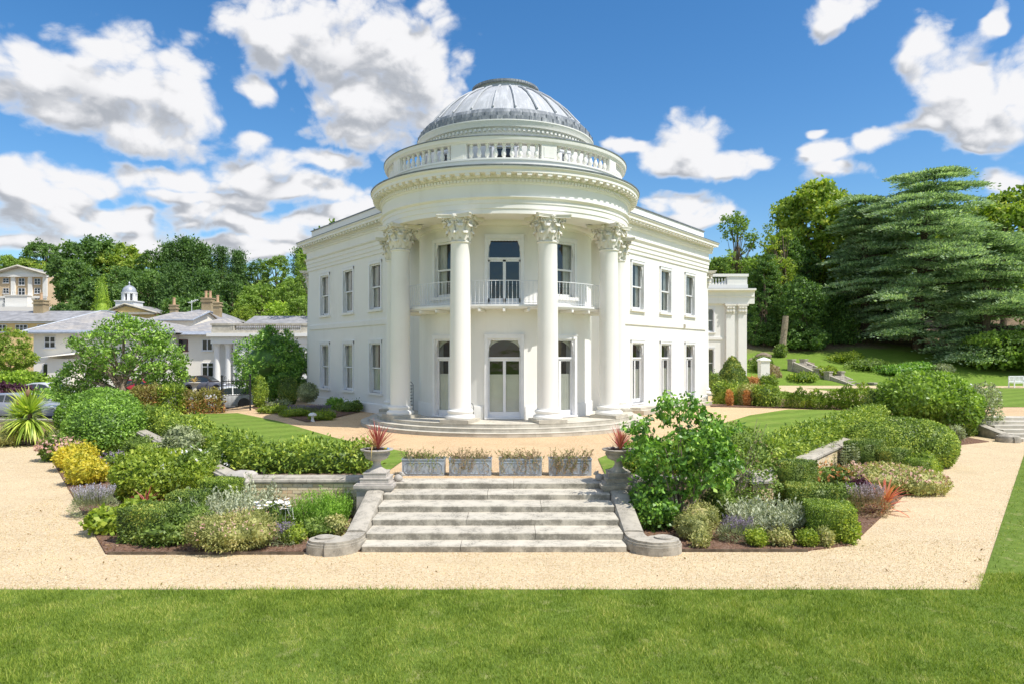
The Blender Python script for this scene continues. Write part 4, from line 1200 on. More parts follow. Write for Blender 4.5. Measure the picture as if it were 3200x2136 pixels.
# ------------------------------------------------------------------ brick retaining walls
def coping(mb, L, z=0.74, w=0.36):
    mb.add([(0,-0.225,z-0.02),(L,-0.225,z-0.02),(L,-0.25,z+0.02),(0,-0.25,z+0.02),(0,-0.24,z+0.065),(L,-0.24,z+0.065),(L,-0.19,z+0.075),(0,-0.19,z+0.075),(0,-0.17,z+0.11),(L,-0.17,z+0.11),(L,0.12,z+0.12),(0,0.12,z+0.12),(0,0.12,z-0.02),(L,0.12,z-0.02)],
           [(0,1,2,3),(3,2,5,4),(4,5,6,7),(7,6,9,8),(8,9,10,11),(11,10,13,12),(0,12,13,1),(0,3,4,7,8,11,12),(1,13,10,9,6,5,2)])
def brick_wall(label, p0, p1, detail, cops=2):
    d = Vector((p1[0]-p0[0], p1[1]-p0[1])); L = d.length; ang = math.atan2(d.y, d.x)
    t = thing('retaining_wall', label, 'brick wall', (p0[0],p0[1],0), ang)
    mb = MB(); mb.box(0,-0.2+0.012,-0.1,L,0.1,0.725); obj('mortar_bed', mb, MORTAR, t)
    k = cops
    for i in range(k):
        mb = MB(); coping(mb, L/k-0.006); obj('coping_stone', mb, STONE_D, t, (i*L/k,0,0))
    bl, bh, g = 0.212, 0.064, 0.010
    mb = MB(); mb.box(0,-0.205,0,bl,-0.13,bh)
    me = mb.mesh('brick'); mb2 = MB(); mb2.box(0,-0.203,0,bl/2-g/2,-0.13,bh); me2 = mb2.mesh('brick')
    stuff = MB()
    for r in range(10):
        x = 0.0 if r % 2 else -bl/2; z = 0.012 + r*(bh+g-0.003)
        while x < L-0.03:
            x0, x1 = max(0.0,x), min(L,x+bl)
            if x1-x0 > 0.03:
                if detail and r >= 3:
                    o = link('brick', me, BRICK, t, (x0, random.uniform(-0.006,0.003), z)); o.scale.x = (x1-x0)/bl
                else: stuff.box(x0,-0.205,z,x1,-0.13,z+bh)
            x += bl+g
    if stuff.v: tag(obj('brick_courses', stuff, BRICK, t), kind='stuff')
    return t
brick_wall('yellow brick garden wall behind the white daisies and rosemary', (-5.35,15.45), (-2.95,15.45), True)
brick_wall('yellow brick garden wall behind the big glossy bush', (2.95,15.45), (5.45,15.45), True)
brick_wall('slanting brick wall with pale coping running along the clipped yew blocks', (5.95,15.75), (9.9,21.0), True, 3)
brick_wall('slanting brick wall half buried in shrubs below the long yew hedge', (-17.1,30.6), (-5.95,15.75), False, 9)
brick_wall('brick wall end section behind the large rounded laurel', (9.95,21.07), (18.0,31.8), False, 5)
def pier(label, x, y, ang):
    t = thing('wall_pier', label, 'stone pier', (x,y,0), ang)
    mb = MB(); mb.box(-0.24,-0.24,-0.1,0.24,0.24,0.72); obj('brick_shaft', mb, BRICK, t)
    mb = MB(); mb.lathe([(0.34,0.70),(0.43,0.72),(0.44,0.77),(0.41,0.80),(0.34,0.83),(0.33,0.88),(0.28,0.92),(0.22,0.95),(0.0,0.96)], 4, M=Matrix.Rotation(R(45),4,'Z')); obj('cap', mb, STONE_U, t)
pier('pale moulded stone pier at the wall corner by the silver foliage', -5.66, 15.5, R(-18))
pier('moulded stone pier at the wall corner hidden in the rose bush', 5.7, 15.52, R(18))

# ------------------------------------------------------------------ urns with red cordylines
def urn(x, y, label, dark):
    t = thing('stone_urn', label, 'urn', (x,y,0))
    m = STONE_D if dark else STONE_U
    mb = MB(); mb.box(-0.36,-0.36,-0.05,0.36,0.36,0.66)
    for h, z0, z1 in ((0.40,0.66,0.70),(0.42,0.70,0.76),(0.37,0.76,0.79),(0.30,0.79,0.87),(0.31,0.87,0.89),(0.24,0.89,0.98),(0.25,0.98,1.0)): mb.box(-h,-h,z0,h,h,z1)
    obj('pedestal', mb, m, t)
    mb = MB(); mb.lathe([(0.21,1.0),(0.20,1.03),(0.12,1.08),(0.085,1.14),(0.08,1.2),(0.10,1.225),(0.10,1.24)], 28); obj('stem', mb, m, t, smooth=40)
    mb = MB(); mb.lathe([(0.05,1.24),(0.16,1.245),(0.225,1.28),(0.245,1.30),(0.25,1.33),(0.262,1.345),(0.265,1.42),(0.285,1.44),(0.34,1.455),(0.355,1.47),(0.352,1.485),(0.30,1.49),(0.27,1.47),(0.27,1.40)], 40)
    obj('bowl', mb, m, t, smooth=40)
    mb = MB()
    for k in range(44):
        a = k*2*math.pi/44; mb.tube([(0.264*math.cos(a),0.264*math.sin(a),1.35),(0.278*math.cos(a+0.07),0.278*math.sin(a+0.07),1.38),(0.268*math.cos(a+0.14),0.268*math.sin(a+0.14),1.415)], 0.009, 4)
    obj('guilloche_band', mb, m, t)
    mb = MB(); mb.lathe([(0.0,1.475),(0.27,1.465)], 24); obj('soil', mb, EARTH, t)
    return t
urn(-2.62, 15.2, 'pale stone urn on a stepped pedestal by the planter with green sprigs', False)
urn(2.62, 15.2, 'dark lichened stone urn on a stepped pedestal beside the big glossy bush', True)
V1 = blades((0.02,0,1.47), 60, 0.72, 0.034, (0.55,1.5), (0.1,0.7)); V2 = blades((-0.08,0,1.47), 12, 0.85, 0.026, (0.6,1.2), (2.0,3.0), 6)
for V in (V2[0],):
    m = V[:,0] > 0.05; V[m,0] = 0.10 - V[m,0]
plant('red_cordyline', 'red spiky cordyline with drooping straw coloured leaves in an urn', 'cordyline', (-2.62,15.2,0), [('red_leaves', *V1, REDF), ('dry_leaves', *V2, STRAW)])
plant('red_cordyline', 'red spiky cordyline in the dark urn without drooping straw leaves', 'cordyline', (2.62,15.2,0), [('red_leaves', *join(blades((0.04,0.02,1.47), 52, 0.66, 0.034, (0.5,1.5), (0.1,0.8)), blades((0.04,0.02,1.47), 8, 0.6, 0.02, (0.2,0.6), (0.3,1.2))), REDF), ('low_leaves', *blades((-0.1,0.02,1.47), 18, 0.2, 0.014, (0.2,0.9), (0.5,1.5)), PURPLE)])
mb = MB(); mb.ball((0,0,0.025),(0.03,0.03,0.025),10,6).ball((0.03,0,0.04),(0.014,0.014,0.012),6,4)
tag(obj('toy_duck', mb, plain('yellow_toy', (0.7,0.6,0.05), 0.4), loc=(-2.43,15.12,1.475), smooth=50), 'tiny yellow ornament on the soil of the pale urn', 'ornament')
mb = MB(); mb.ball((0,0,0.02),(0.032,0.026,0.022),8,5)
tag(obj('blue_pebble', mb, plain('blue_toy', (0.06,0.3,0.55), 0.4), loc=(-2.36,15.1,1.475), smooth=50), 'tiny blue ornament next to the yellow one', 'ornament')

# ------------------------------------------------------------------ zinc planters
def planter(x0, x1, label):
    w = x1-x0; t = thing('zinc_planter', label, 'planter', ((x0+x1)/2,16.3,T), 0, 'zinc planters along the top of the steps')
    h, d = 0.375, 0.36; a = w/2
    mb = MB(); mb.box(-a,-d/2,0,-a+0.015,d/2,h).box(a-0.015,-d/2,0,a,d/2,h).box(-a+0.015,-d/2,0,a-0.015,-d/2+0.012,h).box(-a+0.015,d/2-0.012,0,a-0.015,d/2,h).box(-a+0.015,-d/2+0.012,0,a-0.015,d/2-0.012,0.02)
    obj('trough', mb, TIN, t)
    mb = MB()
    for q in ((-a-0.012,-d/2-0.014,a+0.012,-d/2+0.006),(-a-0.012,d/2-0.006,a+0.012,d/2+0.014),(-a-0.012,-d/2+0.006,-a+0.008,d/2-0.006),(a-0.008,-d/2+0.006,a+0.012,d/2-0.006)): mb.box(q[0],q[1],h-0.012,q[2],q[3],h+0.016)
    obj('rim', mb, TIN, t)
    mb = MB()
    c = 0.06; x, z0, z1 = a-0.05, 0.05, h-0.07; y = -d/2-0.004
    pts = [(-x+c,z0),(x-c,z0),(x,z0+c),(x,z1-c),(x-c,z1),(-x+c,z1),(-x,z1-c),(-x,z0+c)]
    for i in range(8):
        p, q = pts[i], pts[(i+1)%8]; mb.tube([(p[0],y,p[1]),(q[0],y,q[1])], 0.008, 6)
    obj('raised_border', mb, TIN, t)
    mb = MB(); mb.box(-a+0.02,-d/2+0.013,h-0.06,a-0.02,d/2-0.013,h-0.05); obj('soil', mb, EARTH, t)
PL = [(922,1019),(1030,1127),(1145,1243),(1260,1357)]
LB = ['zinc planter nearest the pale urn, with green sprigs', 'zinc planter second from the pale urn, with mostly brown stems', 'zinc planter third from the pale urn, with brown trailing stems', 'zinc planter nearest the dark urn, its front half covered by trailing stems']
PB = ['straggly green and brown sprigs in the planter nearest the pale urn','dry brown heather in the planter second from the pale urn','dry brown heather in the planter third from the pale urn','dry trailing stems in the planter nearest the dark urn']
for i, (a, b) in enumerate(PL):
    x0, x1 = across(a,16.12), across(b,16.12)
    planter(x0, x1, LB[i])
    w = x1-x0; n = 130; Vs, Fs = [], []
    mb = MB()
    P = []; N = []
    for k in range(n):
        x = random.uniform(-w/2+0.04,w/2-0.04); y = random.uniform(-0.13,0.13); trail = random.random() < (0.10,0.18,0.2,0.4)[i]
        p0 = Vector((x,y,0.31)); L = random.uniform(0.12,0.36)
        if trail: pts = [p0, Vector((x+random.uniform(-.05,.05),-0.2,0.42)), Vector((x+random.uniform(-.08,.08),-0.235,0.27)), Vector((x+random.uniform(-.1,.1),-0.225,0.27-L*0.7))]
        else:
            d = Vector((random.uniform(-1.1,1.1),random.uniform(-.7,.6),1)).normalized()
            pts = [p0, p0+d*L*0.5, p0+d*L+Vector((random.uniform(-.05,.05),random.uniform(-.05,.05),0))]
        mb.tube(pts, 0.0035, 3)
        for q in range(9):
            f = 0.3+0.7*random.random(); s = f*(len(pts)-1); j = min(int(s),len(pts)-2)
            P.append(pts[j].lerp(pts[j+1], s-j)); N.append(Vector((random.uniform(-1,1),random.uniform(-1,1),0.6)))
    P = np.array(P); N = unit(np.array(N))
    gr = rng.random(len(P)) < (0.75,0.25,0.25,0.35)[i]
    t = thing('planter_heather', PB[i], 'heather', ((x0+x1)/2,16.3,T), 0, 'plants in the zinc planters')
    obj('stems', mb, TWIG, t)
    for nm, m_, mat in (('green_sprigs', gr, MIDG), ('dry_sprigs', ~gr, TWIG)):
        tag(link(nm, np_mesh(nm, *leaves(P[m_], N[m_], 0.05, 0.3, 0.8, 0.6)), mat, t), kind='stuff')
# stone animals by the steps
def stone_dog(x, y, label, rz):
    mb = MB(); mb.ball((0,0,0.085),(0.10,0.085,0.085),12,8).ball((0.075,0,0.165),(0.055,0.052,0.05),10,6).ball((0.12,0,0.15),(0.03,0.03,0.022),8,5)
    for s in (-1,1): mb.ball((0.06,s*0.045,0.20),(0.02,0.012,0.024),6,4).ball((0.08,s*0.05,0.02),(0.05,0.025,0.022),6,4)
    mb.box(-0.1,-0.08,-0.01,0.13,0.08,0.012)
    tag(obj('stone_animal', mb, STONE_U, loc=(x,y,T), rotz=rz, smooth=50), label, 'garden ornament')
stone_dog(-2.18, 15.35, 'small curled stone animal on the gravel beside the pale urn', 0.4)
stone_dog(2.24, 15.45, 'small grey stone animal half hidden behind the dark urn', 2.6)
# white mushroom ornament
x, y = spot(717, 966, T)
t = thing('mushroom_ornament', 'white stone mushroom at the edge of the lavender bed', 'garden ornament', (x,y,T))
mb = MB(); mb.lathe([(0.10,0),(0.085,0.03),(0.055,0.10),(0.05,0.26)], 14); obj('stalk', mb, DAISY, t, smooth=40)
mb = MB(); mb.lathe([(0.04,0.25),(0.16,0.245),(0.175,0.27),(0.16,0.32),(0.10,0.365),(0.0,0.385)], 18); obj('cap', mb, DAISY, t, smooth=40)
# wire basket stand inside the portico
x, y = -3.95, CY-1.05
t = thing('wire_basket_stand', 'black wire rack of three baskets in the shade of the portico', 'basket stand', (x,y,STY))
mb = MB()
for s in (-1,1): mb.tube([(s*0.2,0,0),(s*0.2,0,1.2)], 0.012, 6)
mb.tube([(-0.2,0,1.2),(-0.12,0,1.3),(0,0,1.34),(0.12,0,1.3),(0.2,0,1.2)], 0.012, 6); obj('frame', mb, IRON, t)
for z in (0.12,0.52,0.9):
    mb = MB()
    for dz, s in ((0,0.85),(0.13,0.95),(0.26,1.0)):
        mb.tube([(-0.19*s,-0.28*s,z+dz),(0.19*s,-0.28*s,z+dz),(0.19*s,0.02,z+dz),(-0.19*s,0.02,z+dz),(-0.19*s,-0.28*s,z+dz)], 0.008, 4)
    for k in range(7): mb.tube([(-0.16+k*0.053,-0.24,z),(-0.19+k*0.063,-0.28,z+0.26)], 0.005, 4)
    obj('basket', mb, IRON, t)
# hose reel arc by the column
mb = MB(); mb.tube([(0,0,0),(0.01,0,0.5),(-0.02,0,0.62),(-0.08,0,0.66)], 0.012, 6)
tag(obj('black_pipe', mb, IRON, loc=(-1.12,CY-4.15,STY)), 'thin black bent pipe standing behind a front column', 'pipe')

# ------------------------------------------------------------------ iron gate
x0, y0 = spot(509, 946, T); x1, y1 = spot(574, 940, T)
d = Vector((x1-x0,y1-y0)); L = d.length
t = thing('iron_gate', 'black wrought iron garden gate between two slim posts', 'gate', (x0,y0,T), math.atan2(d.y,d.x))
for x in (0, L):
    mb = MB(); mb.tube([(x,0,0),(x,0,1.72)], 0.045, 8); mb.ball((x,0,1.77),0.065,8,6); obj('post', mb, IRON, t)
mb = MB(); mb.box(0.05,-0.015,0.10,L-0.05,0.015,0.14).box(0.05,-0.015,0.80,L-0.05,0.015,0.84).box(0.05,-0.015,1.5,L-0.05,0.015,1.54); obj('rail', mb, IRON, t)
mb = MB(); mb.tube([(0,0,0.14),(0,0,1.62)], 0.011, 5); me = mb.mesh('bar')
for k in range(11): link('bar', me, IRON, t, (0.1+(L-0.2)*k/10,0,0))
for k in range(10):
    o = link('bar', me, IRON, t, (0.1+(L-0.2)*(k+0.5)/10,0,0.07)); o.scale.z = 0.46
mb = MB(); mb.tube([(0.12,0,1.62),(0.16,0,1.74),(0.24,0,1.76),(0.28,0,1.68),(0.22,0,1.64)], 0.012, 5); obj('scroll', mb, IRON, t)

# ------------------------------------------------------------------ the other flight of steps at the right edge
fx = 23.45
t = thing('side_steps', 'pale stone steps rising to the far terrace at the edge of the view', 'steps', (fx,28.5,0))
for i in range(6):
    mb = MB(); y = i*0.55; z = 0.124*(i+1)
    for a, b in ((-2.4,0.3*(-1)**i-0.004),(0.3*(-1)**i+0.004,2.4)):
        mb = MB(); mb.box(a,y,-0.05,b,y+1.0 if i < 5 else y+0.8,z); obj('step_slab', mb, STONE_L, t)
c = cheek(-1, fx-2.62, 28.35, 'pale stone cheek wall with scroll foot by the distant side steps')
c.scale = (1.0,1.35,1.0)
# hillside steps with piers
hx0, hy0 = across(1985,65), 65.0
t = thing('hillside_steps', 'old grey stone steps climbing the grassy bank under the cedar', 'steps', (hx0, hy0, T-0.35))
t.rotation_euler = (0,0,R(33))
for i in range(10):
    mb = MB(); y = i*0.62 + (1.0 if i > 4 else 0); z = 0.235*(i+1)
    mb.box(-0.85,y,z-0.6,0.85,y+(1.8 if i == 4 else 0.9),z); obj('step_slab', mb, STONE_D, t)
for s in (-1,1):
    for y0_, y1_, z0_, z1_ in ((0.2,3.0,0.3,1.25),(4.3,6.9,1.5,2.5)):
        mb = MB(); mb.add([(s*0.85,y0_,z0_-1.4),(s*1.15,y0_,z0_-1.4),(s*1.15,y1_,z1_-1.4),(s*0.85,y1_,z1_-1.4),(s*0.85,y0_,z0_),(s*1.15,y0_,z0_),(s*1.15,y1_,z1_),(s*0.85,y1_,z1_)], [(0,3,2,1),(4,5,6,7),(0,1,5,4),(1,2,6,5),(2,3,7,6),(3,0,4,7)]); obj('side_wall', mb, STONE_D, t)
    for y, z in ((-0.1,-0.25),(3.1,0.75),(4.2,1.0),(7.1,1.9)):
        mb = MB(); mb.box(s*1.0-0.27,y-0.27,z-0.6,s*1.0+0.27,y+0.27,z+0.75).box(s*1.0-0.33,y-0.33,z+0.75,s*1.0+0.33,y+0.33,z+0.87); obj('pier', mb, STONE_D, t)
# gate pier by the pavilion
px_, py_ = 23.9, 66.0
t = thing('gate_pier', 'square white rendered gate pier beside the far pavilion', 'gate pier', (px_,py_,T))
mb = MB(); mb.box(-0.42,-0.42,-0.2,0.42,0.42,2.2); obj('shaft', mb, STUCCO, t)
mb = MB(); mb.lathe([(0.58,2.2),(0.72,2.26),(0.72,2.36),(0.56,2.45),(0.0,2.62)], 4, M=Matrix.Rotation(R(45),4,'Z')); obj('cap', mb, STUCCO, t)
# white bench on the path
bx, by = across(2346,60), 60.4
t = thing('garden_bench', 'white slatted garden bench on the far path', 'bench', (bx,by,T), 0.25)
mb = MB(); 
for k in range(4): mb.box(-0.8,-0.25+k*0.13,0.42,0.8,-0.15+k*0.13,0.46)
obj('seat', mb, WHITE, t)
mb = MB(); mb.box(-0.8,0.26,0.95,0.8,0.3,1.02).box(-0.8,0.26,0.5,0.8,0.3,0.56)
for k in range(12): mb.box(-0.78+k*0.137,0.265,0.56,-0.72+k*0.137,0.295,0.95)
obj('backrest', mb, WHITE, t)
for s in (-1,1):
    for y in (-0.25,0.26):
        mb = MB(); mb.box(s*0.8-0.035,y,0,s*0.8+0.035,y+0.06,0.66 if y < 0 else 1.0); obj('leg', mb, WHITE, t)
    mb = MB(); mb.box(s*0.8-0.04,-0.27,0.66,s*0.8+0.04,0.3,0.70); obj('armrest', mb, WHITE, t)
# low wall behind the sword-leaved plants
t = thing('low_wall', 'low weathered brick wall behind the sword leaved plant', 'brick wall', (-31,29.9,0))
mb = MB(); mb.box(0,0,-0.1,13.6,0.3,0.7); obj('brickwork', mb, BRICK, t)
mb = MB(); mb.box(0,-0.06,0.70,13.65,0.36,0.78); obj('coping', mb, STONE_D, t)
# low brown edging strip between path and lawn
mb = MB(); mb.box(-70,10.452,-0.02,7.3,10.466,0.016)
tag(obj('lawn_edging', mb, BARK_L), 'thin timber edging between gravel path and front lawn', 'edging')
mb = MB(); mb.box(-6.8,12.33,-0.02,-3.35,12.35,0.05)
tag(obj('bed_edging', mb, BARK), 'thin timber edging of the bed with the silver foliage', 'edging')
mb = MB(); mb.box(3.35,12.5,-0.02,5.6,12.52,0.05)
tag(obj('bed_edging', mb, BARK), 'thin timber edging of the bed below the big glossy bush', 'edging')
# ------------------------------------------------------------------ buildings on the left
SLATE = plain('slate_roof', (0.33,0.325,0.33), 0.6, var=0.3, scale=1.2)
def slate_mat():
    m, nt, b, out = new_mat('coursed_slate')
    w = world_pos(nt)
    s = nt.nodes.new('ShaderNodeSeparateXYZ'); nt.links.new(w, s.inputs[0])
    c = nt.nodes.new('ShaderNodeCombineXYZ'); nt.links.new(math_n(nt,'ADD',s.outputs[0],s.outputs[1]), c.inputs[0]); nt.links.new(math_n(nt,'MULTIPLY',s.outputs[2],1.6), c.inputs[1])
    br = nt.nodes.new('ShaderNodeTexBrick'); br.inputs['Scale'].default_value = 1.0
    br.inputs['Brick Width'].default_value = 0.5; br.inputs['Row Height'].default_value = 0.28; br.inputs['Mortar Size'].default_value = 0.012
    br.inputs['Color1'].default_value = (0.44,0.42,0.40,1); br.inputs['Color2'].default_value = (0.30,0.29,0.29,1); br.inputs['Mortar'].default_value = (0.16,0.16,0.17,1)
    nt.links.new(c.outputs[0], br.inputs['Vector'])
    n = noise_n(nt, w, 0.9, 6, 0.65)
    cc = mixc(nt, maprange(nt, n, 0.42, 0.7, 0, 0.7), br.outputs[0], (0.54,0.48,0.40))
    nt.links.new(cc, b.inputs['Base Color']); b.inputs['Roughness'].default_value = 0.6
    return m
SLATE2 = slate_mat()
def bricky(name, c1, c2):
    m, nt, b, out = new_mat(name)
    w = world_pos(nt); n = noise_n(nt, w, 0.7, 6, 0.6); n2 = noise_n(nt, w, 6, 4, 0.7)
    c = mixc(nt, maprange(nt, n, 0.35, 0.65), c1, c2); c = mixc(nt, maprange(nt, n2, 0.4, 0.7, 0, 0.4), c, tuple(x*0.7 for x in c1))
    nt.links.new(c, b.inputs['Base Color']); b.inputs['Roughness'].default_value = 0.9; return m
BUFF = bricky('buff_brick', (0.60,0.45,0.28), (0.65,0.51,0.34)); YELB = bricky('yellow_brick', (0.82,0.58,0.24), (0.85,0.64,0.32)); STOCK = bricky('chimney_brick', (0.36,0.27,0.16), (0.46,0.37,0.22))
POT = plain('terracotta_pot', (0.55,0.36,0.22), 0.8)
LEADL = plain('light_lead_eaves', (0.42,0.45,0.50), 0.45, 0.2, var=0.2)
DOORRED = plain('maroon_paint', (0.12,0.025,0.03), 0.5)

def hip_roof(mb, x0, y0, x1, y1, ze, zr, inset):
    cy = (y0+y1)/2
    if x1-x0 >= y1-y0: rid = [(x0+inset,cy),(x1-inset,cy)]
    else: rid = [((x0+x1)/2,y0+inset),((x0+x1)/2,y1-inset)]
    vs = [(x0,y0,ze),(x1,y0,ze),(x1,y1,ze),(x0,y1,ze),(*rid[0],zr),(*rid[1],zr)]
    if x1-x0 >= y1-y0: fs = [(0,1,5,4),(1,2,5),(2,3,4,5),(3,0,4),(3,2,1,0)]
    else: fs = [(0,1,4),(1,2,5,4),(2,3,5),(3,0,4,5),(3,2,1,0)]
    mb.add(vs, fs)
def gwin(parent, x, y, z0, z1, w, mul=1, tr=None, frame=WHITE, sill=True):
    """flush casement on a wall facing the garden (-y)"""
    a = w/2
    mb = MB(); f = 0.07
    mb.box(-a-f,-0.05,z0-f,-a,0.05,z1+f).box(a,-0.05,z0-f,a+f,0.05,z1+f).box(-a,-0.05,z1,a,0.05,z1+f).box(-a,-0.05,z0-f,a,0.05,z0)
    for k in range(mul): 
        xx = -a + w*(k+1)/(mul+1); mb.box(xx-0.05,-0.04,z0,xx+0.05,0.04,z1)
    if tr: mb.box(-a,-0.035,z0+(z1-z0)*tr-0.03,a,0.035,z0+(z1-z0)*tr+0.03)
    if sill: mb.box(-a-0.15,-0.14,z0-0.18,a+0.15,0.04,z0-0.07)
    fr = obj('window', mb, frame, parent, (x,y,0))
    mb = MB(); mb.box(-a,0.0,z0,a,0.03,z1); obj('pane', mb, GLASS_D, fr)
    return fr
def chimney(parent, x, y, z0, z1, w, pots=1):
    mb = MB(); mb.box(-w/2,-w/2,z0,w/2,w/2,z1).box(-w/2-0.12,-w/2-0.12,z1-0.45,w/2+0.12,w/2+0.12,z1-0.28).box(-w/2-0.1,-w/2-0.1,z1,w/2+0.1,w/2+0.1,z1+0.15)
    c = obj('chimney', mb, STOCK, parent, (x,y,0))
    for k in range(pots):
        mb = MB(); mb.lathe([(0.24,z1+0.15),(0.2,z1+0.3),(0.18,z1+1.0),(0.22,z1+1.05),(0.22,z1+1.15),(0.1,z1+1.15)], 10); obj('chimney_pot', mb, POT, c, ((k-(pots-1)/2)*0.6,0,0))
# white annex, nearer hipped wing
G = 0.06
def bld(name, label, cat, loc): return thing(name, label, cat, loc)
a = bld('annex_house', 'low white rendered annex with a wide hipped slate roof and round window', 'house', (-45,75,0))
Wd = lambda px: across(px,75) + 45
mb = MB(); mb.box(Wd(77),0,-0.2,Wd(400),12,5.95); obj('wall', mb, STUCCO_B, a)
AP0, AP1, ZA = across(231,82)+45, across(246,82)+45, high(714,82)
mb = MB(); mb.add([(Wd(55),-1.0,5.9),(Wd(412),-1.0,5.9),(Wd(412)+1.5,14,5.9),(Wd(55)-3,14,5.9),(AP0,7,ZA),(AP1,7,ZA)],[(0,1,5,4),(1,2,5),(2,3,4,5),(3,0,4),(3,2,1,0)]); obj('roof', mb, SLATE2, a)
mb = MB(); mb.box(Wd(55),-1.05,5.80,Wd(412),-0.95,5.95); mb.add([(Wd(55),-1.06,5.93),(Wd(412),-1.06,5.93),(Wd(412)-0.6,-0.3,6.20),(Wd(55)+0.6,-0.3,6.20)],[(0,1,2,3)]); obj('lead_eaves', mb, LEADL, a, fix=False)
mb = MB(); 
for s, e in (((Wd(55),-1.0,5.93),(AP0,7,ZA+0.02)),((Wd(412),-1.0,5.93),(AP1,7,ZA+0.02)),((AP0,7,ZA+0.02),(AP1,7,ZA+0.02))): mb.tube([s,e],0.09,6)
obj('ridge_lead', mb, LEADL, a)
gwin(a, Wd(115), -0.02, high(796,75), high(773,75), 1.05, 1, 0.5, WHITE)
gwin(a, Wd(113), -0.02, high(868,75), high(834,75), 1.2, 1, None, WHITE)
gwin(a, Wd(208), -0.02, high(868,75), high(836,75), 1.2, 1, None, WHITE)
mb = MB()
mb.add([(0.55*math.cos(k*math.pi/10),-0.06,0.55*math.sin(k*math.pi/10)) for k in range(20)] + [(0.38*math.cos(k*math.pi/10),-0.08,0.38*math.sin(k*math.pi/10)) for k in range(20)], [(k,(k+1)%20,20+(k+1)%20,20+k) for k in range(20)])
rw = obj('round_window', mb, WHITE, a, (Wd(167),0,high(778,75)), fix=False)
mb = MB(); mb.add([(0.38*math.cos(k*math.pi/10),-0.05,0.38*math.sin(k*math.pi/10)) for k in range(20)], [tuple(range(20))]); obj('pane', mb, GLASS_D, rw)
mb = MB(); x0, x1 = Wd(125), Wd(190); mb.box(x0+0.3,-1.6,-0.1,x1-0.3,0,high(822,74)); mb.add([(x0-0.6,-2.2,high(820,74)),(x1+0.4,-2.2,high(812,74)),(x1+0.4,0.2,high(804,74)),(x0-0.6,0.2,high(816,74))],[(0,1,2,3)]); obj('porch', mb, STUCCO_B, a)
# second block with the upper gable
b = bld('service_block', 'white block with a small slate gable and casement windows behind the dark car', 'house', (-35,76,0))
Wd = lambda px: across(px,76) + 35
mb = MB(); mb.box(Wd(392),0,-0.2,Wd(497),13,high(766,76)); obj('wall', mb, STUCCO_B, b)
mb = MB(); hip_roof(mb, Wd(380),-0.9,Wd(540),15,high(768,76),high(731,84),6.5); obj('roof', mb, SLATE2, b)
mb = MB(); mb.add([(Wd(380),-0.95,high(768,76)),(Wd(500),-0.95,high(768,76)),(Wd(500),-0.1,high(768,76)+0.35),(Wd(380)+0.6,-0.1,high(768,76)+0.35)],[(0,1,2,3)]); obj('lead_eaves', mb, LEADL, b, fix=False)
for px in (419,476): gwin(b, Wd(px), -0.02, high(802,76), high(780,76), 1.0, 0 if px == 419 else 1, None, DOORRED if px == 419 else WHITE)
for px in (415,477): gwin(b, Wd(px), -0.02, high(862,76), high(832,76), 1.15, 1, 0.72, WHITE)
x0, x1 = across(335,88)+35, across(448,88)+35
mb = MB(); mb.box(x0+0.8,12,4,x1-0.3,20,high(733,88)); mb.add([(x1-0.31,11.9,high(733,88)),(x1-0.31,20,high(733,88)),(x1-0.31,16,high(716,90)+0.2)],[(0,1,2)]); obj('upper_wall', mb, STUCCO_B, b)
zr, ze = high(714,90), high(734,88)
mb = MB(); mb.add([(x0,11.3,ze),(x1,11.3,ze),(x1,16,zr),(x0+1.6,16,zr),(x1,20.6,ze),(x0,20.6,ze)],[(0,1,2,3),(3,2,4,5)]); obj('upper_roof', mb, SLATE2, b, fix=False)
mb = MB(); mb.tube([(x0,11.25,ze-0.05),(x1+0.05,11.25,ze-0.05),(x1+0.05,16,zr+0.02)],0.13,6); obj('verge', mb, LEADL, b)
# colonnaded link with balustrade
k = bld('colonnade_link', 'cream link building with a stone balustrade and paired columns', 'building', (-26,72,0))
Wd = lambda px: across(px,72) + 26
zc = high(764,72)
mb = MB(); mb.box(Wd(545),0,-0.2,Wd(760),9,zc).box(Wd(482),1.6,-0.2,Wd(545),9,zc-0.02); obj('wall', mb, STUCCO, k)
mb = MB(); mb.box(Wd(484),-0.1,high(788,72),Wd(760),1.5,zc-0.35).box(Wd(478),-0.5,zc-0.35,Wd(760),1.55,zc).box(Wd(484),-0.14,high(777,72),Wd(760),-0.1,high(777,72)+0.1); obj('entablature', mb, STUCCO, k)
mb = MB(); zt = high(742,72); mb.box(Wd(486),-0.15,zc,Wd(760),0.3,zc+0.3).box(Wd(484),-0.2,zt-0.18,Wd(760),0.35,zt).box(Wd(487),-0.12,zc+0.3,Wd(530),0.28,zt-0.18).box(Wd(690),-0.12,zc+0.3,Wd(760),0.28,zt-0.18)
for px in (530, 534): mb.box(Wd(px),-0.16,zc+0.3,Wd(px)+0.22,0.3,zt-0.18)
pb = obj('balustrade', mb, STONE_L, k)
mbl = MB(); hb = zt-0.18-zc-0.3; mbl.lathe([(0.09,0),(0.05,0.04*hb),(0.105,0.3*hb),(0.05,0.65*hb),(0.05,0.8*hb),(0.09,0.95*hb),(0.09,hb)],6); mbl = mbl.mesh('baluster',40)
for i in range(33): link('baluster', mbl, STONE_L, pb, (Wd(541)+i*(Wd(690)-Wd(541))/33, 0.08, zc+0.3))
zr = high(725,78)
mb = MB(); mb.add([(Wd(520),1.2,zc+0.25),(Wd(760),1.2,zc+0.25),(Wd(760),6,zr),(Wd(535),6,zr),(Wd(520),9,zc+0.3)],[(0,1,2,3),(0,3,4)]); mb.add([(Wd(760),6,zr),(Wd(535),6,zr),(Wd(520),9.5,zc),(Wd(760),9.5,zc)],[(0,1,2,3)]); obj('roof', mb, SLATE, k, fix=False)
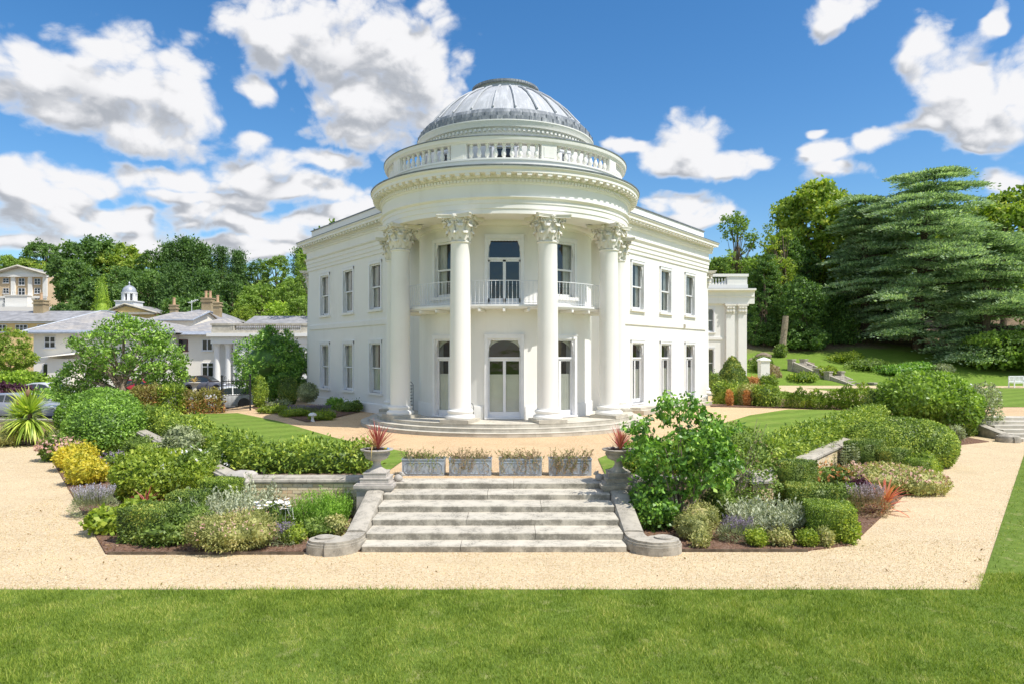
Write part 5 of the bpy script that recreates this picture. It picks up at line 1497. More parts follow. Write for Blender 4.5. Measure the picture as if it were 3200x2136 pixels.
mb = MB(); mb.lathe([(0.42,0.0),(0.42,0.25),(0.34,0.35),(0.33,0.6),(0.29,high(800,72)),(0.30,high(798,72)),(0.36,high(792,72)),(0.47,high(788.5,72))],16); cm = mb.mesh('column',40)
for px in (493,519): link('column', cm, STUCCO, k, (Wd(px),0.55,0))
mb = MB(); mb.box(Wd(540)-0.3,0.2,0,Wd(545),1.6,high(788,72)); obj('return_wall', mb, STUCCO, k)
# cupola building with ochre pediment
c = bld('stable_block', 'ochre pedimented building crowned by a small domed cupola', 'building', (across(283,112),112,0))
X = c.location.x
zb, za = high(715,110), high(695,110)
x0, x1 = across(218,110)-X, across(347,110)-X; xa = across(272,110)-X
mb = MB(); mb.box(x0+0.8,0,1.5,x1-0.5,11,zb); obj('wall', mb, YELB, c)
mb = MB(); mb.add([(x0+0.8,-0.02,zb),(x1-0.5,-0.02,zb),(xa,-0.02,za-0.4)],[(0,1,2)]); obj('tympanum', mb, YELB, c)
mb = MB(); mb.add([(x0,-0.25,zb-0.1),(xa,-0.25,za),(xa,12,za),(x0,12,zb-0.1),(x1,-0.25,zb-0.1),(x1,12,zb-0.1)],[(0,1,2,3),(1,4,5,2)]); obj('roof', mb, SLATE, c, fix=False)
mb = MB(); mb.tube([(x0,-0.2,zb-0.12),(xa,-0.2,za-0.05),(x1,-0.2,zb-0.12)],0.2,6); mb.box(x0+0.3,-0.3,zb-0.35,x1-0.3,0.0,zb); obj('pediment_moulding', mb, STONE_L, c)
z1, z2, z3 = high(706,112), high(690,112), high(669,112)
mb = MB(); mb.box(-1.45,0.3,z1-1,1.45,3.2,z2).box(-1.6,0.15,z2-0.1,1.6,3.35,z2+0.06); cu = obj('cupola', mb, WHITE, c)
mb = MB()
for i in range(8): mb.cbox(0,0,(z2+z3)/2,0.42,0.3,z3-z2, Matrix.Translation((1.0*math.cos(i*math.pi/4+0.39),1.75+1.0*math.sin(i*math.pi/4+0.39),0)) @ Matrix.Rotation(i*math.pi/4+0.39+math.pi/2,4,'Z'))
mb.lathe([(1.05,z3-0.25),(1.2,z3-0.2),(1.22,z3),(0.9,z3)],16,(0,1.75)); obj('lantern', mb, WHITE, cu)
mb = MB(); mb.lathe([(0.78,z2),(0.78,z3-0.1)],12,(0,1.75)); obj('dark_opening', mb, GLASS_D, cu)
mb = MB(); mb.lathe([(1.1,z3)]+[(1.08*math.cos(q*math.pi/16),z3+1.15*math.sin(q*math.pi/16)) for q in range(8)]+[(0.12,z3+1.15),(0.1,z3+1.4),(0.16,z3+1.5),(0.02,z3+1.8)],16,(0,1.75)); obj('dome', mb, LEADL, cu, smooth=40)
# chimneyed house
d = bld('chimney_house', 'yellow brick house with grey hipped roof and three tall chimneys', 'house', (across(440,96),96,0))
X = d.location.x; f = lambda px: across(px,96)-X
mb = MB(); mb.box(f(375),0,2,f(485),12,high(731,96)); obj('wall', mb, YELB, d)
mb = MB(); hip_roof(mb, f(362),-1,f(500),13,high(732,96),high(704,100),7); obj('roof', mb, SLATE, d)
mb = MB(); mb.box(f(362),-1.1,high(734,96),f(500),-0.9,high(731,96)); obj('gutter', mb, IRON, d)
chimney(d, f(375), 3, 6, high(701,98), 0.85, 1); chimney(d, f(441), 5, 7, high(685,100), 1.35, 2); chimney(d, f(478), 3, 6, high(695,98), 0.9, 1)
mb = MB(); zt = high(689,97); mb.tube([(f(432),1,zt-2.6),(f(432),1,zt)],0.05,5); mb.tube([(f(425),1,zt-0.4),(f(447),1,zt+0.1)],0.04,5)
for q in range(5): mb.tube([(f(427+q*4),0.4,zt-0.35+q*0.09),(f(427+q*4),1.6,zt-0.35+q*0.09)],0.025,4)
obj('aerial', mb, RAILW, d)
# long low building at the edge
e = bld('long_range', 'long low yellow brick range with a grey slate roof and one chimney', 'building', (-70,95,0))
f = lambda px: across(px,95)+70
mb = MB(); mb.box(f(-200),0,-0.2,f(200),9,high(742,95)); obj('wall', mb, YELB, e)
mb = MB(); mb.box(f(-200),-0.3,high(742,95),f(205),0.3,high(737,95)); obj('fascia', mb, WHITE, e)
mb = MB(); z0, z1 = high(737,94.5), high(713,99); mb.add([(f(-200),-0.7,z0),(f(212),-0.7,z0),(f(225),4.5,z1),(f(-200),4.5,z1),(f(225),9.7,z0),(f(-200),9.7,z0)],[(0,1,2,3),(3,2,4,5)]); obj('roof', mb, SLATE, e, fix=False)
for px in (2,50,100,-60): gwin(e, f(px), -0.05, high(760,95), high(746,95), 1.5, 2, 0.5)
chimney(e, f(49), 4, high(725,99), high(691,99), 1.35, 1)
# apartment house on the hill
h = bld('apartment_house', 'buff brick apartment house with white pilasters and pediment on the hill', 'apartment house', (across(47,170),170,0))
X = h.location.x; f = lambda px: across(px,170)-X; zz = lambda py: high(py,170)
mb = MB(); mb.box(f(-14),0,zz(735),f(108),14,zz(682)); obj('base_wall', mb, STUCCO, h)
mb = MB(); mb.box(f(-14)+0.05,0.1,zz(682),f(108)-0.05,14,zz(632)); obj('wall', mb, BUFF, h)
mb = MB(); mb.box(f(-16),-0.6,zz(636),f(110),14,zz(629)).box(f(-14),-0.2,zz(684),f(108),0.0,zz(680)); obj('entablature', mb, STUCCO, h)
mb = MB(); mb.add([(f(-14),-0.3,zz(629)),(f(108),-0.3,zz(629)),(f(47),-0.3,zz(614))],[(0,1,2)]); obj('tympanum', mb, STUCCO, h)
mb = MB(); mb.add([(f(-18),-0.9,zz(630)),(f(47),-0.9,zz(610.5)),(f(47),14,zz(610.5)),(f(-18),14,zz(630)),(f(112),-0.9,zz(630)),(f(112),14,zz(630))],[(0,1,2,3),(1,4,5,2)]); obj('roof', mb, SLATE, h, fix=False)
mb = MB(); mb.tube([(f(-18),-0.95,zz(630.5)),(f(47),-0.95,zz(611.5)),(f(112),-0.95,zz(630.5))],0.35,6); obj('raking_cornice', mb, STONE_L, h)
for px in (-10,31,70,104):
    mb = MB(); mb.box(f(px)-0.5,-0.25,zz(681),f(px)+0.5,0.1,zz(636)); obj('pilaster', mb, STUCCO, h)
for px, py0, py1, w in ((14,649,639,1.3),(86,652,640,1.3),(14,673,662,1.3),(86,673,662,1.3),(50,654,639,1.3),(50,677,662,1.5),(14,695,684,1.2),(86,697,685,1.2),(40,695,684,1.4),(58,695,684,1.0),(27,695,684,0.8)): gwin(h, f(px), -0.03, zz(py0), zz(py1), w, 1, 0.5)
mb = MB(); mb.box(f(22),-1.6,zz(710),f(73),0,zz(680)).box(f(20),-1.8,zz(680),f(75),0,zz(678)); obj('bay', mb, STUCCO, h)
mb = MB(); 
for q in range(12): mb.tube([(f(24)+q*0.42,-1.7,zz(678)),(f(24)+q*0.42,-1.7,zz(671))],0.03,4)
obj('bay_railing', mb, IRON, h)
mb = MB(); mb.add([(f(108),0,zz(712)),(f(140),12,zz(712)),(f(140),12,zz(634)),(f(108),0,zz(634))],[(0,1,2,3)]); mb.add([(f(108),0.1,zz(712)),(f(140),12.1,zz(712)),(f(140),12.1,zz(634)),(f(108),0.1,zz(634))],[(3,2,1,0)]); obj('side_wall', mb, BUFF, h, fix=False)
mb = MB(); mb.box(f(-20),-3,zz(735),f(150),-2,zz(706)); obj('terrace_wall', mb, STUCCO, h)

# ------------------------------------------------------------------ parked cars
TYRE = plain('tyre_rubber', (0.02,0.02,0.02), 0.8); RIM = plain('alloy_rim', (0.45,0.46,0.48), 0.3, 0.7); CGL = plain('car_glass', (0.03,0.04,0.045), 0.05, spec=0.8)
LAMP = plain('clear_lamp', (0.7,0.72,0.75), 0.1, spec=0.8); TAIL = plain('red_lamp', (0.4,0.01,0.015), 0.2); TRIM = plain('black_trim', (0.03,0.03,0.032), 0.6)
def paint(name, c):
    m = plain(name, c, 0.3, 0.15, 0.6); m.node_tree.nodes['Principled BSDF'].inputs['Coat Weight'].default_value = 0.8; return m
def car(label, loc, rz, mat, top, Lc=4.4, Wc=1.8, roof=None, soft=None, group=None):
    """top: list of (x, z_belt); roof: list of (x,z) from windscreen foot to rear"""
    t = thing('parked_car', label, 'car', loc, rz, group)
    h = Wc/2
    mb = MB(); vs = []; n = len(top)
    for x, zb in top:
        e = 1 - 0.22*max(0, (abs(x)/(Lc/2))-0.72)/0.28
        a = h*e
        for y, z in ((-a*0.94,0.20),(-a,0.34),(-a*1.0,0.55),(-a*0.985,zb-0.12),(-a*0.93,zb-0.02),(-a*0.80,zb),(0,zb+0.025),(a*0.80,zb),(a*0.93,zb-0.02),(a*0.985,zb-0.12),(a,0.55),(a,0.34),(a*0.94,0.20)):
            vs.append((x,y,min(z,zb)))
    m = 13
    fs = [(m*i+q, m*i+q+1, m*i+m+q+1, m*i+m+q) for i in range(n-1) for q in range(m-1)] + [tuple(range(m))[::-1], tuple(m*(n-1)+q for q in range(m))]
    mb.add(vs, fs); obj('body', mb, mat, t, smooth=38)
    # cabin
    zb = 0.93; mb = MB(); vs = []
    for i, (x, z) in enumerate(roof):
        f = (z-zb)/0.5
        a = h*(0.86-0.20*max(0,f))
        vs += [(x,-h*0.86,zb-0.03),(x,-a-0.02,z-0.05),(x,-a+0.1,z),(x,a-0.1,z),(x,a+0.02,z-0.05),(x,h*0.86,zb-0.03)]
    nr = len(roof)
    fs = [(6*i+q,6*i+q+1,6*i+7+q,6*i+6+q) for i in range(nr-1) for q in range(5)]
    mb.add(vs, fs); obj('cabin', mb, soft or mat, t, smooth=40)
    # glass: side windows, windscreen, rear window, set just proud
    xs_ = [r[0] for r in roof]; 
    def zat(x):
        for (xa,za),(xb,zb_) in zip(roof, roof[1:]):
            if xa >= x >= xb: return za+(zb_-za)*(xa-x)/(xa-xb+1e-9)
        return zb
    def aat(z): return h*(0.86-0.20*max(0,(z-zb)/0.5))+0.02
    x_f, x_r = roof[1][0]+ (roof[0][0]-roof[1][0])*0.45, roof[-2][0]-(roof[-2][0]-roof[-1][0])*0.35
    cuts = [x_f, (x_f*0.5+x_r*0.5), x_r] if not soft else [x_f, x_f*0.55+x_r*0.45, x_r+0.35]
    for s in (-1,1):
        for xa, xb in zip(cuts, cuts[1:]):
            mb = MB(); top_ = []; bot = []
            for q in range(7):
                x = xa-0.04 + (xb-xa+0.08)*q/6; zt = max(zb+0.05, zat(x)-0.10)
                top_.append((x, s*(aat(zt)+0.012), zt)); bot.append((x, s*(h*0.86+0.012), zb+0.0))
            mb.add(top_+bot, [(q,q+1,q+8,q+7) for q in range(6)]); obj('side_window', mb, CGL, t, fix=False)
    for (xa,za),(xb,zb2),nm in ((roof[0],roof[1],'windscreen'),(roof[-1],roof[-2],'rear_window')):
        d = 0.02 if nm == 'windscreen' else -0.02
        p = lambda f: (xa+(xb-xa)*f+d*0.7, za+(zb2-za)*f+0.015)
        (x1,z1),(x2,z2) = p(0.10), p(0.92)
        mb = MB(); mb.add([(x1,-h*0.74,z1),(x1,h*0.74,z1),(x2,h*0.60,z2),(x2,-h*0.60,z2)],[(0,1,2,3)]); obj(nm, mb, CGL, t, fix=False)
    for x in (Lc*0.30,-Lc*0.30):
        for s in (-1,1):
            mb = MB(); mb.lathe([(0.2,-0.1),(0.32,-0.1),(0.335,-0.06),(0.335,0.06),(0.32,0.1),(0.2,0.1)],20,closed=True,M=Matrix.Translation((x,s*(h-0.09),0.335)) @ Matrix.Rotation(R(90),4,'X')); w = obj('wheel', mb, TYRE, t, smooth=40)
            mb = MB(); 
            for q in range(5): mb.cbox(0.11,0,0,0.2,0.05,0.14, Matrix.Translation((x,s*(h-0.04),0.335)) @ Matrix.Rotation(q*2*math.pi/5,4,'Y') )
            mb.lathe([(0.17,-0.03),(0.215,-0.03),(0.215,0.05),(0.17,0.05)],20,closed=True,M=Matrix.Translation((x,s*(h-0.06),0.335)) @ Matrix.Rotation(R(90),4,'X')); obj('rim', mb, RIM, w)
            mb = MB(); mb.lathe([(0.0,0),(0.385,0)],20,M=Matrix.Translation((x,s*(h+0.001),0.335)) @ Matrix.Rotation(R(90),4,'X')); obj('wheel_arch', mb, TRIM, t)
    for s in (-1,1):
        zf = top[0][1] if top[0][0] > 0 else top[-1][1]
        mb = MB(); mb.ball((Lc/2-0.20,s*(h*0.74),0.66),(0.2,0.17,0.085),10,6); obj('headlight', mb, LAMP, t, smooth=40)
        mb = MB(); mb.ball((-Lc/2+0.14,s*(h*0.76),0.78),(0.13,0.14,0.09),10,6); obj('tail_light', mb, TAIL, t, smooth=40)
        mb = MB(); mb.ball((roof[0][0]-0.35,s*(h+0.1),0.98),(0.08,0.1,0.06),8,5); obj('mirror', mb, mat, t, smooth=40)
    return t
EST = [(2.3,0.50),(2.2,0.70),(1.9,0.80),(0.95,0.93),(0,0.95),(-1.2,0.97),(-2.1,0.95),(-2.28,0.6)]
ER = [(0.95,0.92),(0.15,1.36),(-0.4,1.45),(-1.4,1.43),(-1.9,1.36),(-2.25,0.95)]
HB = [(2.0,0.50),(1.92,0.72),(1.6,0.82),(0.9,0.92),(0,0.95),(-1.2,0.98),(-1.85,0.96),(-1.98,0.6)]
HR = [(0.95,0.92),(0.1,1.40),(-0.4,1.48),(-1.1,1.46),(-1.55,1.36),(-1.95,0.98)]
gx = 'cars parked beside the mansion'
car('silver grey estate car parked behind the sword leaved plant', (across(62,40),40,-0.05), R(-8), paint('silver_paint', (0.36,0.37,0.42)), EST, 4.6, 1.82, ER, group=gx)
car('white hatchback with a red tail lamp behind the silver estate car', (across(118,52),52,0.06), R(-10), paint('white_car_paint', (0.75,0.75,0.75)), HB, 4.0, 1.75, HR, group=gx)
car('red car mostly hidden behind the spreading tree', (across(335,60),60,0.06), R(-6), paint('red_car_paint', (0.55,0.012,0.03)), HB, 4.1, 1.76, HR, group=gx)
car('dark grey convertible with black soft top by the colonnade', (across(474,68),68,0.06), R(0), paint('graphite_paint', (0.13,0.135,0.17)), EST, 4.4, 1.9, [(0.95,0.95),(0.2,1.45),(-0.4,1.56),(-1.3,1.5),(-1.8,1.3),(-2.2,0.98)], plain('soft_top', (0.03,0.025,0.025), 0.9), gx)
car('white car seen through the browned hedge and gate', (across(500,45),45.5,0.06), R(-150), paint('pearl_paint', (0.74,0.74,0.73)), HB, 4.2, 1.8, HR, group=gx)
car('dark car in the shade of the round evergreen next to the mansion', (across(694,58),58,0.06), R(-90), paint('navy_paint', (0.03,0.03,0.06)), HB, 4.2, 1.8, HR, group=gx)
# pot with dry grass by the link building
x, y = across(446,66), 66
t = thing('stone_planter', 'stone pot with dry orange leaves in front of the white block', 'planter', (x,y,0.06))
mb = MB(); mb.lathe([(0.3,0),(0.22,0.2),(0.18,0.5),(0.42,0.85),(0.55,0.92),(0.5,0.95)],16); obj('bowl', mb, STONE_L, t, smooth=40)
V_, F_ = blades((0,0,0.92), 40, 1.0, 0.06, (0.5,1.4), (0.8,2.0)); link('dry_leaves', np_mesh('dry_leaves', V_, F_), STRAW, t)
# ------------------------------------------------------------------ trees
def clusters(blobs, nc, per, cr, size, ratio=0.6, flat=0.6, up=0.25, inner=0.45, lump=0.2, seed=5, zmin=None):
    C, N = on_blobs(blobs, nc, lump, inner, zmin, 2.2, seed)
    P = np.repeat(C, per, axis=0); NN = np.repeat(N, per, axis=0)
    g = unit(rng.normal(size=P.shape))*(rng.random((len(P),1))**0.45); g[:,2] *= flat
    sc_ = np.repeat(0.6+0.8*rng.random(len(C)), per)[:,None]
    P = P + g*cr*sc_
    Nv = unit(NN*0.6 + g*1.1 + np.array([0,0,up]))
    return leaves(P, Nv, size, ratio, 0.35, 0.9, 0.05, 0.45), C
def trunk(h, r, C, n=10, lean=0.0, base=(0,0,0), forks=1):
    mb = MB(); b = Vector(base); top = b + Vector((lean, lean*0.3, h))
    pts = [b + Vector((0,0,-0.5)), b + Vector((0.02*h,0,0.15*h)), b.lerp(top,0.5)+Vector((0.03*h,-0.02*h,0)), top]
    mb.tube(pts, [r*1.35, r, r*0.75, r*0.35], 9)
    for i in range(min(n, len(C))):
        c = Vector(C[(i*37) % len(C)]); f = random.uniform(0.35,0.85); s = b.lerp(top, f)
        mid = s.lerp(c, 0.5) + Vector((0,0,random.uniform(-0.03,0.06)*h))
        mb.tube([s, mid, c], [r*0.45*(1.1-f*0.6), r*0.28, r*0.06], 5)
    return mb
def tree(name, label, loc, h, wd, mat, kind='broad', seed=1, dens=1.0, bark=BARK, clear=0.25, group=None, leaf=None, dep=None, lean=0.0):
    """crown of height (1-clear)*h and width wd on a trunk"""
    global rng
    rng = np.random.default_rng(seed); random.seed(seed)
    q = np.random.default_rng(seed+99)
    t = thing(name, label, 'tree', loc, 0, group)
    r = wd/2; d = (dep or wd)/2
    size = leaf or max(0.10, wd*0.05)
    if kind == 'broad':
        cz = h*(1+clear)/2; rz = h*(1-clear)/2
        bl = [(0,0,cz,r*0.72,d*0.72,rz*0.85)]
        for i in range(9):
            a = q.random()*6.28; e = q.random()**0.8*1.5-0.45
            bl.append((r*0.62*math.cos(a)*math.cos(e), d*0.62*math.sin(a)*math.cos(e), cz+rz*0.66*math.sin(e), r*q.uniform(0.30,0.48), d*q.uniform(0.30,0.48), rz*q.uniform(0.24,0.38)))
        if clear < 0.05: bl += [(r*0.5*math.cos(k*1.26), d*0.5*math.sin(k*1.26), h*0.14, r*0.42, d*0.42, h*0.15) for k in range(5)]
        nc = int(430*dens)
        (V,F), C = clusters(bl, nc, 34, r*0.15, size*0.82, 0.65, 0.6, seed=seed, zmin=h*clear*0.55, inner=0.35)
        link('crown', np_mesh('crown', V, F), mat, t); obj('trunk', trunk(h*0.75, max(0.12,h*0.018), C, 12), bark, t)
    elif kind == 'sparse':
        cz = h*(1+clear)/2; rz = h*(1-clear)/2
        bl = [(q.uniform(-.6,.6)*r, q.uniform(-.6,.6)*d, cz+q.uniform(-.7,.75)*rz, r*q.uniform(.22,.4), d*q.uniform(.22,.4), rz*q.uniform(.14,.25)) for _ in range(12)]
        (V,F), C = clusters(bl, int(150*dens), 16, r*0.16, size, 0.6, 0.6, seed=seed)
        link('crown', np_mesh('crown', V, F), mat, t); obj('trunk', trunk(h*0.85, max(0.1,h*0.013), C, 40), bark, t)
    elif kind == 'pine':
        P, N = [], []; C = []
        for L in np.arange(h*clear, h*0.99, h*0.035):
            f = (L-h*clear)/(h*(1-clear)); rr = r*(1-f)**0.8*q.uniform(0.85,1.15) + r*0.05
            nb = int(11+8*(1-f))
            for b in range(nb):
                a = q.random()*6.28; ln = rr*q.uniform(0.65,1.12)
                k = int(26*dens)+8; u = q.random(k)**0.6
                px = ln*u; pz = L + 0.16*ln*u - 0.30*ln*u**2
                sp = q.normal(size=(k,3))*np.array([0.15,0.15,0.07])*r*(0.4+u)[:,None]
                pp = np.c_[px*math.cos(a), px*math.sin(a)*d/r, pz] + sp
                P.append(pp); n_ = np.c_[np.full(k,math.cos(a)*0.55), np.full(k,math.sin(a)*0.55), np.full(k,0.7)]; N.append(n_)
                C.append((ln*0.6*math.cos(a), ln*0.6*math.sin(a)*d/r, L))
        P = np.concatenate(P); N = unit(np.concatenate(N))
        V, F = leaves(P, N, size*1.05, 0.42, 0.7, 0.6, -0.05, 0.4)
        link('crown', np_mesh('crown', V, F), mat, t); obj('trunk', trunk(h*0.96, max(0.12,h*0.018), C, 16), bark, t)
    elif kind == 'cedar':
        P, N = [], []; C = []; mb = MB()
        mb.tube([(0,0,-1),(lean*0.09,0,h*0.3),(lean*0.42,0.1,h*0.65),(lean*0.96,0,h*0.98)], [h*0.032,h*0.026,h*0.017,0.05], 10)
        Ls = np.arange(h*clear, h*0.96, h*0.066)
        for L in Ls:
            f = (L-h*clear)/(h*(1-clear)); rr = r*min(1, (1.02-f)**0.42*1.12)*(0.85 if f < 0.08 else 1.0)*q.uniform(0.8,1.12); ox = lean*f*f
            for b in range(int(8+q.integers(0,3))):
                a = q.random()*6.28; ln = rr*(0.45+0.75*q.random()**0.7); rise = q.uniform(0.0,0.25); dz = q.normal()*h*0.016
                ln *= 0.78+0.42*math.sin(a*2+L*0.35+seed)*math.sin(a+L*0.21+1.3*seed)+0.12
                e = lambda u: np.array([ox+ln*u*math.cos(a), ln*u*math.sin(a)*d/r, L + dz + rise*ln*u - 0.26*ln*u*u])
                mb.tube([tuple(e(0)), tuple(e(0.45)), tuple(e(0.95))], [0.11,0.07,0.02], 4)
                for s in range(int(6+ln*1.25)):
                    u = q.uniform(0.35,1.05); c = e(u); wdt = 0.17*ln*(1.25-u*0.75)+0.3
                    c = c + np.array([-math.sin(a), math.cos(a), 0])*q.uniform(-1,1)*wdt
                    k = int(58*dens)
                    g = q.normal(size=(k,3))*np.array([0.62,0.62,0.06]); g[:,2] -= 0.10*(g[:,0]**2+g[:,1]**2)
                    P.append(c + g); nn = np.c_[g[:,0]*0.5+math.cos(a)*0.5, g[:,1]*0.5+math.sin(a)*0.5, np.full(k,0.45)]; N.append(nn)
        P = np.concatenate(P); N = unit(np.concatenate(N))
        V, F = leaves(P, N, size, 0.30, 1.0, 0.35, -0.25, 0.3)
        link('crown', np_mesh('crown', V, F), mat, t); obj('trunk', mb, bark, t, smooth=50)
    elif kind == 'cone':
        P, N = on_blobs([(0,0,h*0.30,r,d,h*0.34),(0,0,h*0.52,r*0.72,d*0.72,h*0.30),(0,0,h*0.74,r*0.45,d*0.45,h*0.26)], int(5200*dens), 0.16, 0.25, 0.1, 4, seed)
        V, F = leaves(P, N, size, 0.5, 0.8, 0.5, -0.25, 0.5)
        cv, cf = blob_core([(0,0,h*0.30,r,d,h*0.34),(0,0,h*0.52,r*0.72,d*0.72,h*0.30),(0,0,h*0.74,r*0.45,d*0.45,h*0.26)], 0.72, 0.1)
        link('crown', np_mesh('crown', *join((V,F),(cv,cf))), mat, t); obj('trunk', trunk(h*0.8, h*0.02, [], 0), bark, t)
    return t
def at(px, Y, z=None):
    X = across(px, Y); return (X, Y, H(X, Y) if z is None else z)
GW = 'woodland trees on the hill beyond the annex'
def wood(px, Y, ptop, wpx, mat, kind, label, seed, name=None, dens=1.0, clear=0.12, **kw):
    p = at(px, Y); h = high(ptop, Y) - p[2]; w = wpx*Y/FPX
    return tree(name or {'broad':'broadleaf_tree','pine':'pine_tree','cone':'conifer_tree','sparse':'thin_tree','cedar':'cedar_tree'}[kind], label, p, h, w, mat, kind, seed, dens, clear=clear, **kw)
W = [ # px, Y, top, width, material, kind, label
 (5,185,580,90,T_MID,'broad','bright green tree standing behind the apartment house at the edge of the view'),
 (105,200,538,100,T_DARK,'broad','rounded dark tree rising highest behind the apartment house pediment'),
 (72,195,588,110,T_YEL,'broad','yellow green tree just behind the apartment house roof'),
 (205,150,541,165,T_DARK,'broad','massive dark green broadleaf tree beside the apartment house'),
 (182,140,590,120,T_DARK,'broad','dark tree overlapping the side wall of the apartment house'),
 (285,152,554,130,T_YEL,'broad','yellowing broad tree behind the cupola'),
 (285,135,605,110,T_DARK,'broad','dark tree standing right behind the cupola'),
 (352,150,572,90,T_DARK,'broad','dark tree in the wood between the cupola and the chimneys'),
 (388,150,558,110,T_PINE,'pine','tall dark pine left of the highest pine'),
 (425,152,546,135,T_PINE,'pine','highest dark pine of the wood, above the chimneys'),
 (462,150,560,125,T_PINE,'pine','dark pine on the sunny side of the highest pine'),
 (340,125,612,120,T_DARK,'broad','low dark tree behind the small slate gable'),
 (400,122,604,110,T_PINE,'pine','dark pine close behind the three chimneys'),
 (470,122,618,120,T_PINE,'pine','wide dark pine beyond the tall single chimney'),
 (508,150,564,80,T_PINE,'pine','narrow pointed pine over the colonnade roof'),
 (548,152,574,85,T_PINE,'pine','second narrow pointed pine over the colonnade roof'),
 (532,124,622,100,T_DARK,'broad','dark tree in the middle of the wood over the colonnade roof'),
 (590,152,582,60,T_DARK,'broad','small topped dark tree on the ridge over the colonnade'),
 (632,150,576,72,T_MID,'broad','rounded tree on the ridge near the mansion wing'),
 (690,140,566,90,T_PINE,'pine','dark tree partly hidden by the mansion wing cornice'),
 (600,122,636,120,T_MID,'broad','big rounded mid green tree above the colonnade balustrade'),
 (668,118,625,100,T_MID,'broad','mid green tree next to the mansion wing'),
 (640,105,690,120,T_LIME,'broad','light green bushy tree low behind the colonnade roof'),
 (700,104,668,90,T_MID,'broad','green tree low against the mansion wing'),
 (555,108,692,70,T_YEL,'broad','yellow green bush above the colonnade roof'),
 (240,130,640,130,T_DARK,'broad','low dark tree filling the gap left of the cupola'),
 (150,112,690,90,T_DARK,'broad','dark bush between the long range and the apartment house'),
 (450,106,668,150,T_DARK,'broad','low dark tree directly behind the chimney house roof'),
]
for i, (px, Y, top, w, m, kind, lab) in enumerate(W):
    wood(px, Y, top, w, m, kind, lab, 100+i, group=GW)
wood(233, 106, 632, 56, T_LIME, 'cone', 'pale yellow green conical conifer next to the cupola', 140, dens=1.2)
# trees near the car park
p = (across(280,38),38,0.0)
SP = [(0,0,3.9,2.3,2.0,1.3),(-2.1,0.2,2.45,1.2,1.2,0.85),(2.0,-0.2,3.1,1.6,1.4,1.1),(-0.4,0.3,4.9,1.2,1.1,0.75),(1.2,0.3,4.5,1.3,1.1,0.8),(-2.9,-0.2,2.0,0.7,0.8,0.5),(2.6,0.1,2.3,0.8,0.8,0.6),(-0.9,0,4.0,1.0,1.0,0.8)]
rng = np.random.default_rng(5)
(V,F), C = clusters(SP, 620, 22, 0.30, 0.17, 0.5, 0.7, seed=8, inner=0.3)
t = thing('spreading_tree', 'broad spreading glossy evergreen tree with pale bare twigs in front of the annex', 'tree', p)
link('crown', np_mesh('crown', V, F), LAUREL, t)
mb = trunk(3.2, 0.24, C, 26); mb.tube([(0.35,0,-0.5),(0.45,0,0.8),(0.9,0.1,2.2),(1.7,0,3.4)],[0.2,0.17,0.12,0.04],7)
obj('trunk', mb, BARK_L, t)
mb = MB(); random.seed(3)
for k in range(26):
    x, z = random.uniform(-2.4,2.2), random.uniform(2.6,4.6); y = -1.75+0.25*abs(x)
    pts = [(x,y+0.4,z)]; 
    for q in range(3): pts.append((pts[-1][0]+random.uniform(-0.35,0.35), pts[-1][1]-random.uniform(0.0,0.15), pts[-1][2]+random.uniform(-0.25,0.35)))
    mb.tube(pts, [0.03,0.022,0.015,0.008], 4)
tag(obj('bare_twigs', mb, plain('bleached_twig', (0.55,0.52,0.46), 0.9), t), kind='stuff')
p = (across(622,42),42,T)
t = thing('round_evergreen', 'dense round glossy evergreen tree against the mansion wing', 'tree', p)
RB_ = [(0,0,2.3,1.95,1.8,1.7),(0.6,0.1,1.4,1.6,1.5,1.3),(-0.8,0,1.7,1.3,1.3,1.2),(0.2,0,3.3,1.35,1.2,1.0),(1.3,0.2,2.2,1.0,1.0,1.2),(-0.3,0,3.9,0.6,0.6,0.55)]
rng = np.random.default_rng(6)
(V,F), C = clusters(RB_, 700, 20, 0.24, 0.15, 0.5, 0.8, seed=9, inner=0.22, zmin=0.1)
cv, cf = blob_core(RB_, 0.72, 0.05)
link('crown', np_mesh('crown', *join((V,F),(cv,cf))), CAMEL, t); obj('trunk', trunk(2.5,0.2,C,6), BARK, t)
# olive-brown tree and light shrub at the very edge
wood(22, 62, 748, 105, T_YEL, 'broad', 'thin olive brown tree in front of the annex at the edge of the view', 160, dens=0.8, clear=0.2)
p = at(40, 56); tree('light_conifer', 'low bright yellow green spreading conifer by the annex corner', p, 2.6, 5.2, T_LIME, 'broad', 161, 0.8, clear=0.0)
p = at(15, 50); tree('purple_shrub', 'dark purple leaved shrub behind the white hatchback', p, 1.7, 4.0, PURPLE, 'broad', 162, 0.5, clear=0.0)
# crown rising over the shaded wing
wood(742, 78, 494, 135, T_MID, 'sparse', 'thin leafed tree top showing above the shaded wing parapet', 163, clear=0.4, dens=1.3)
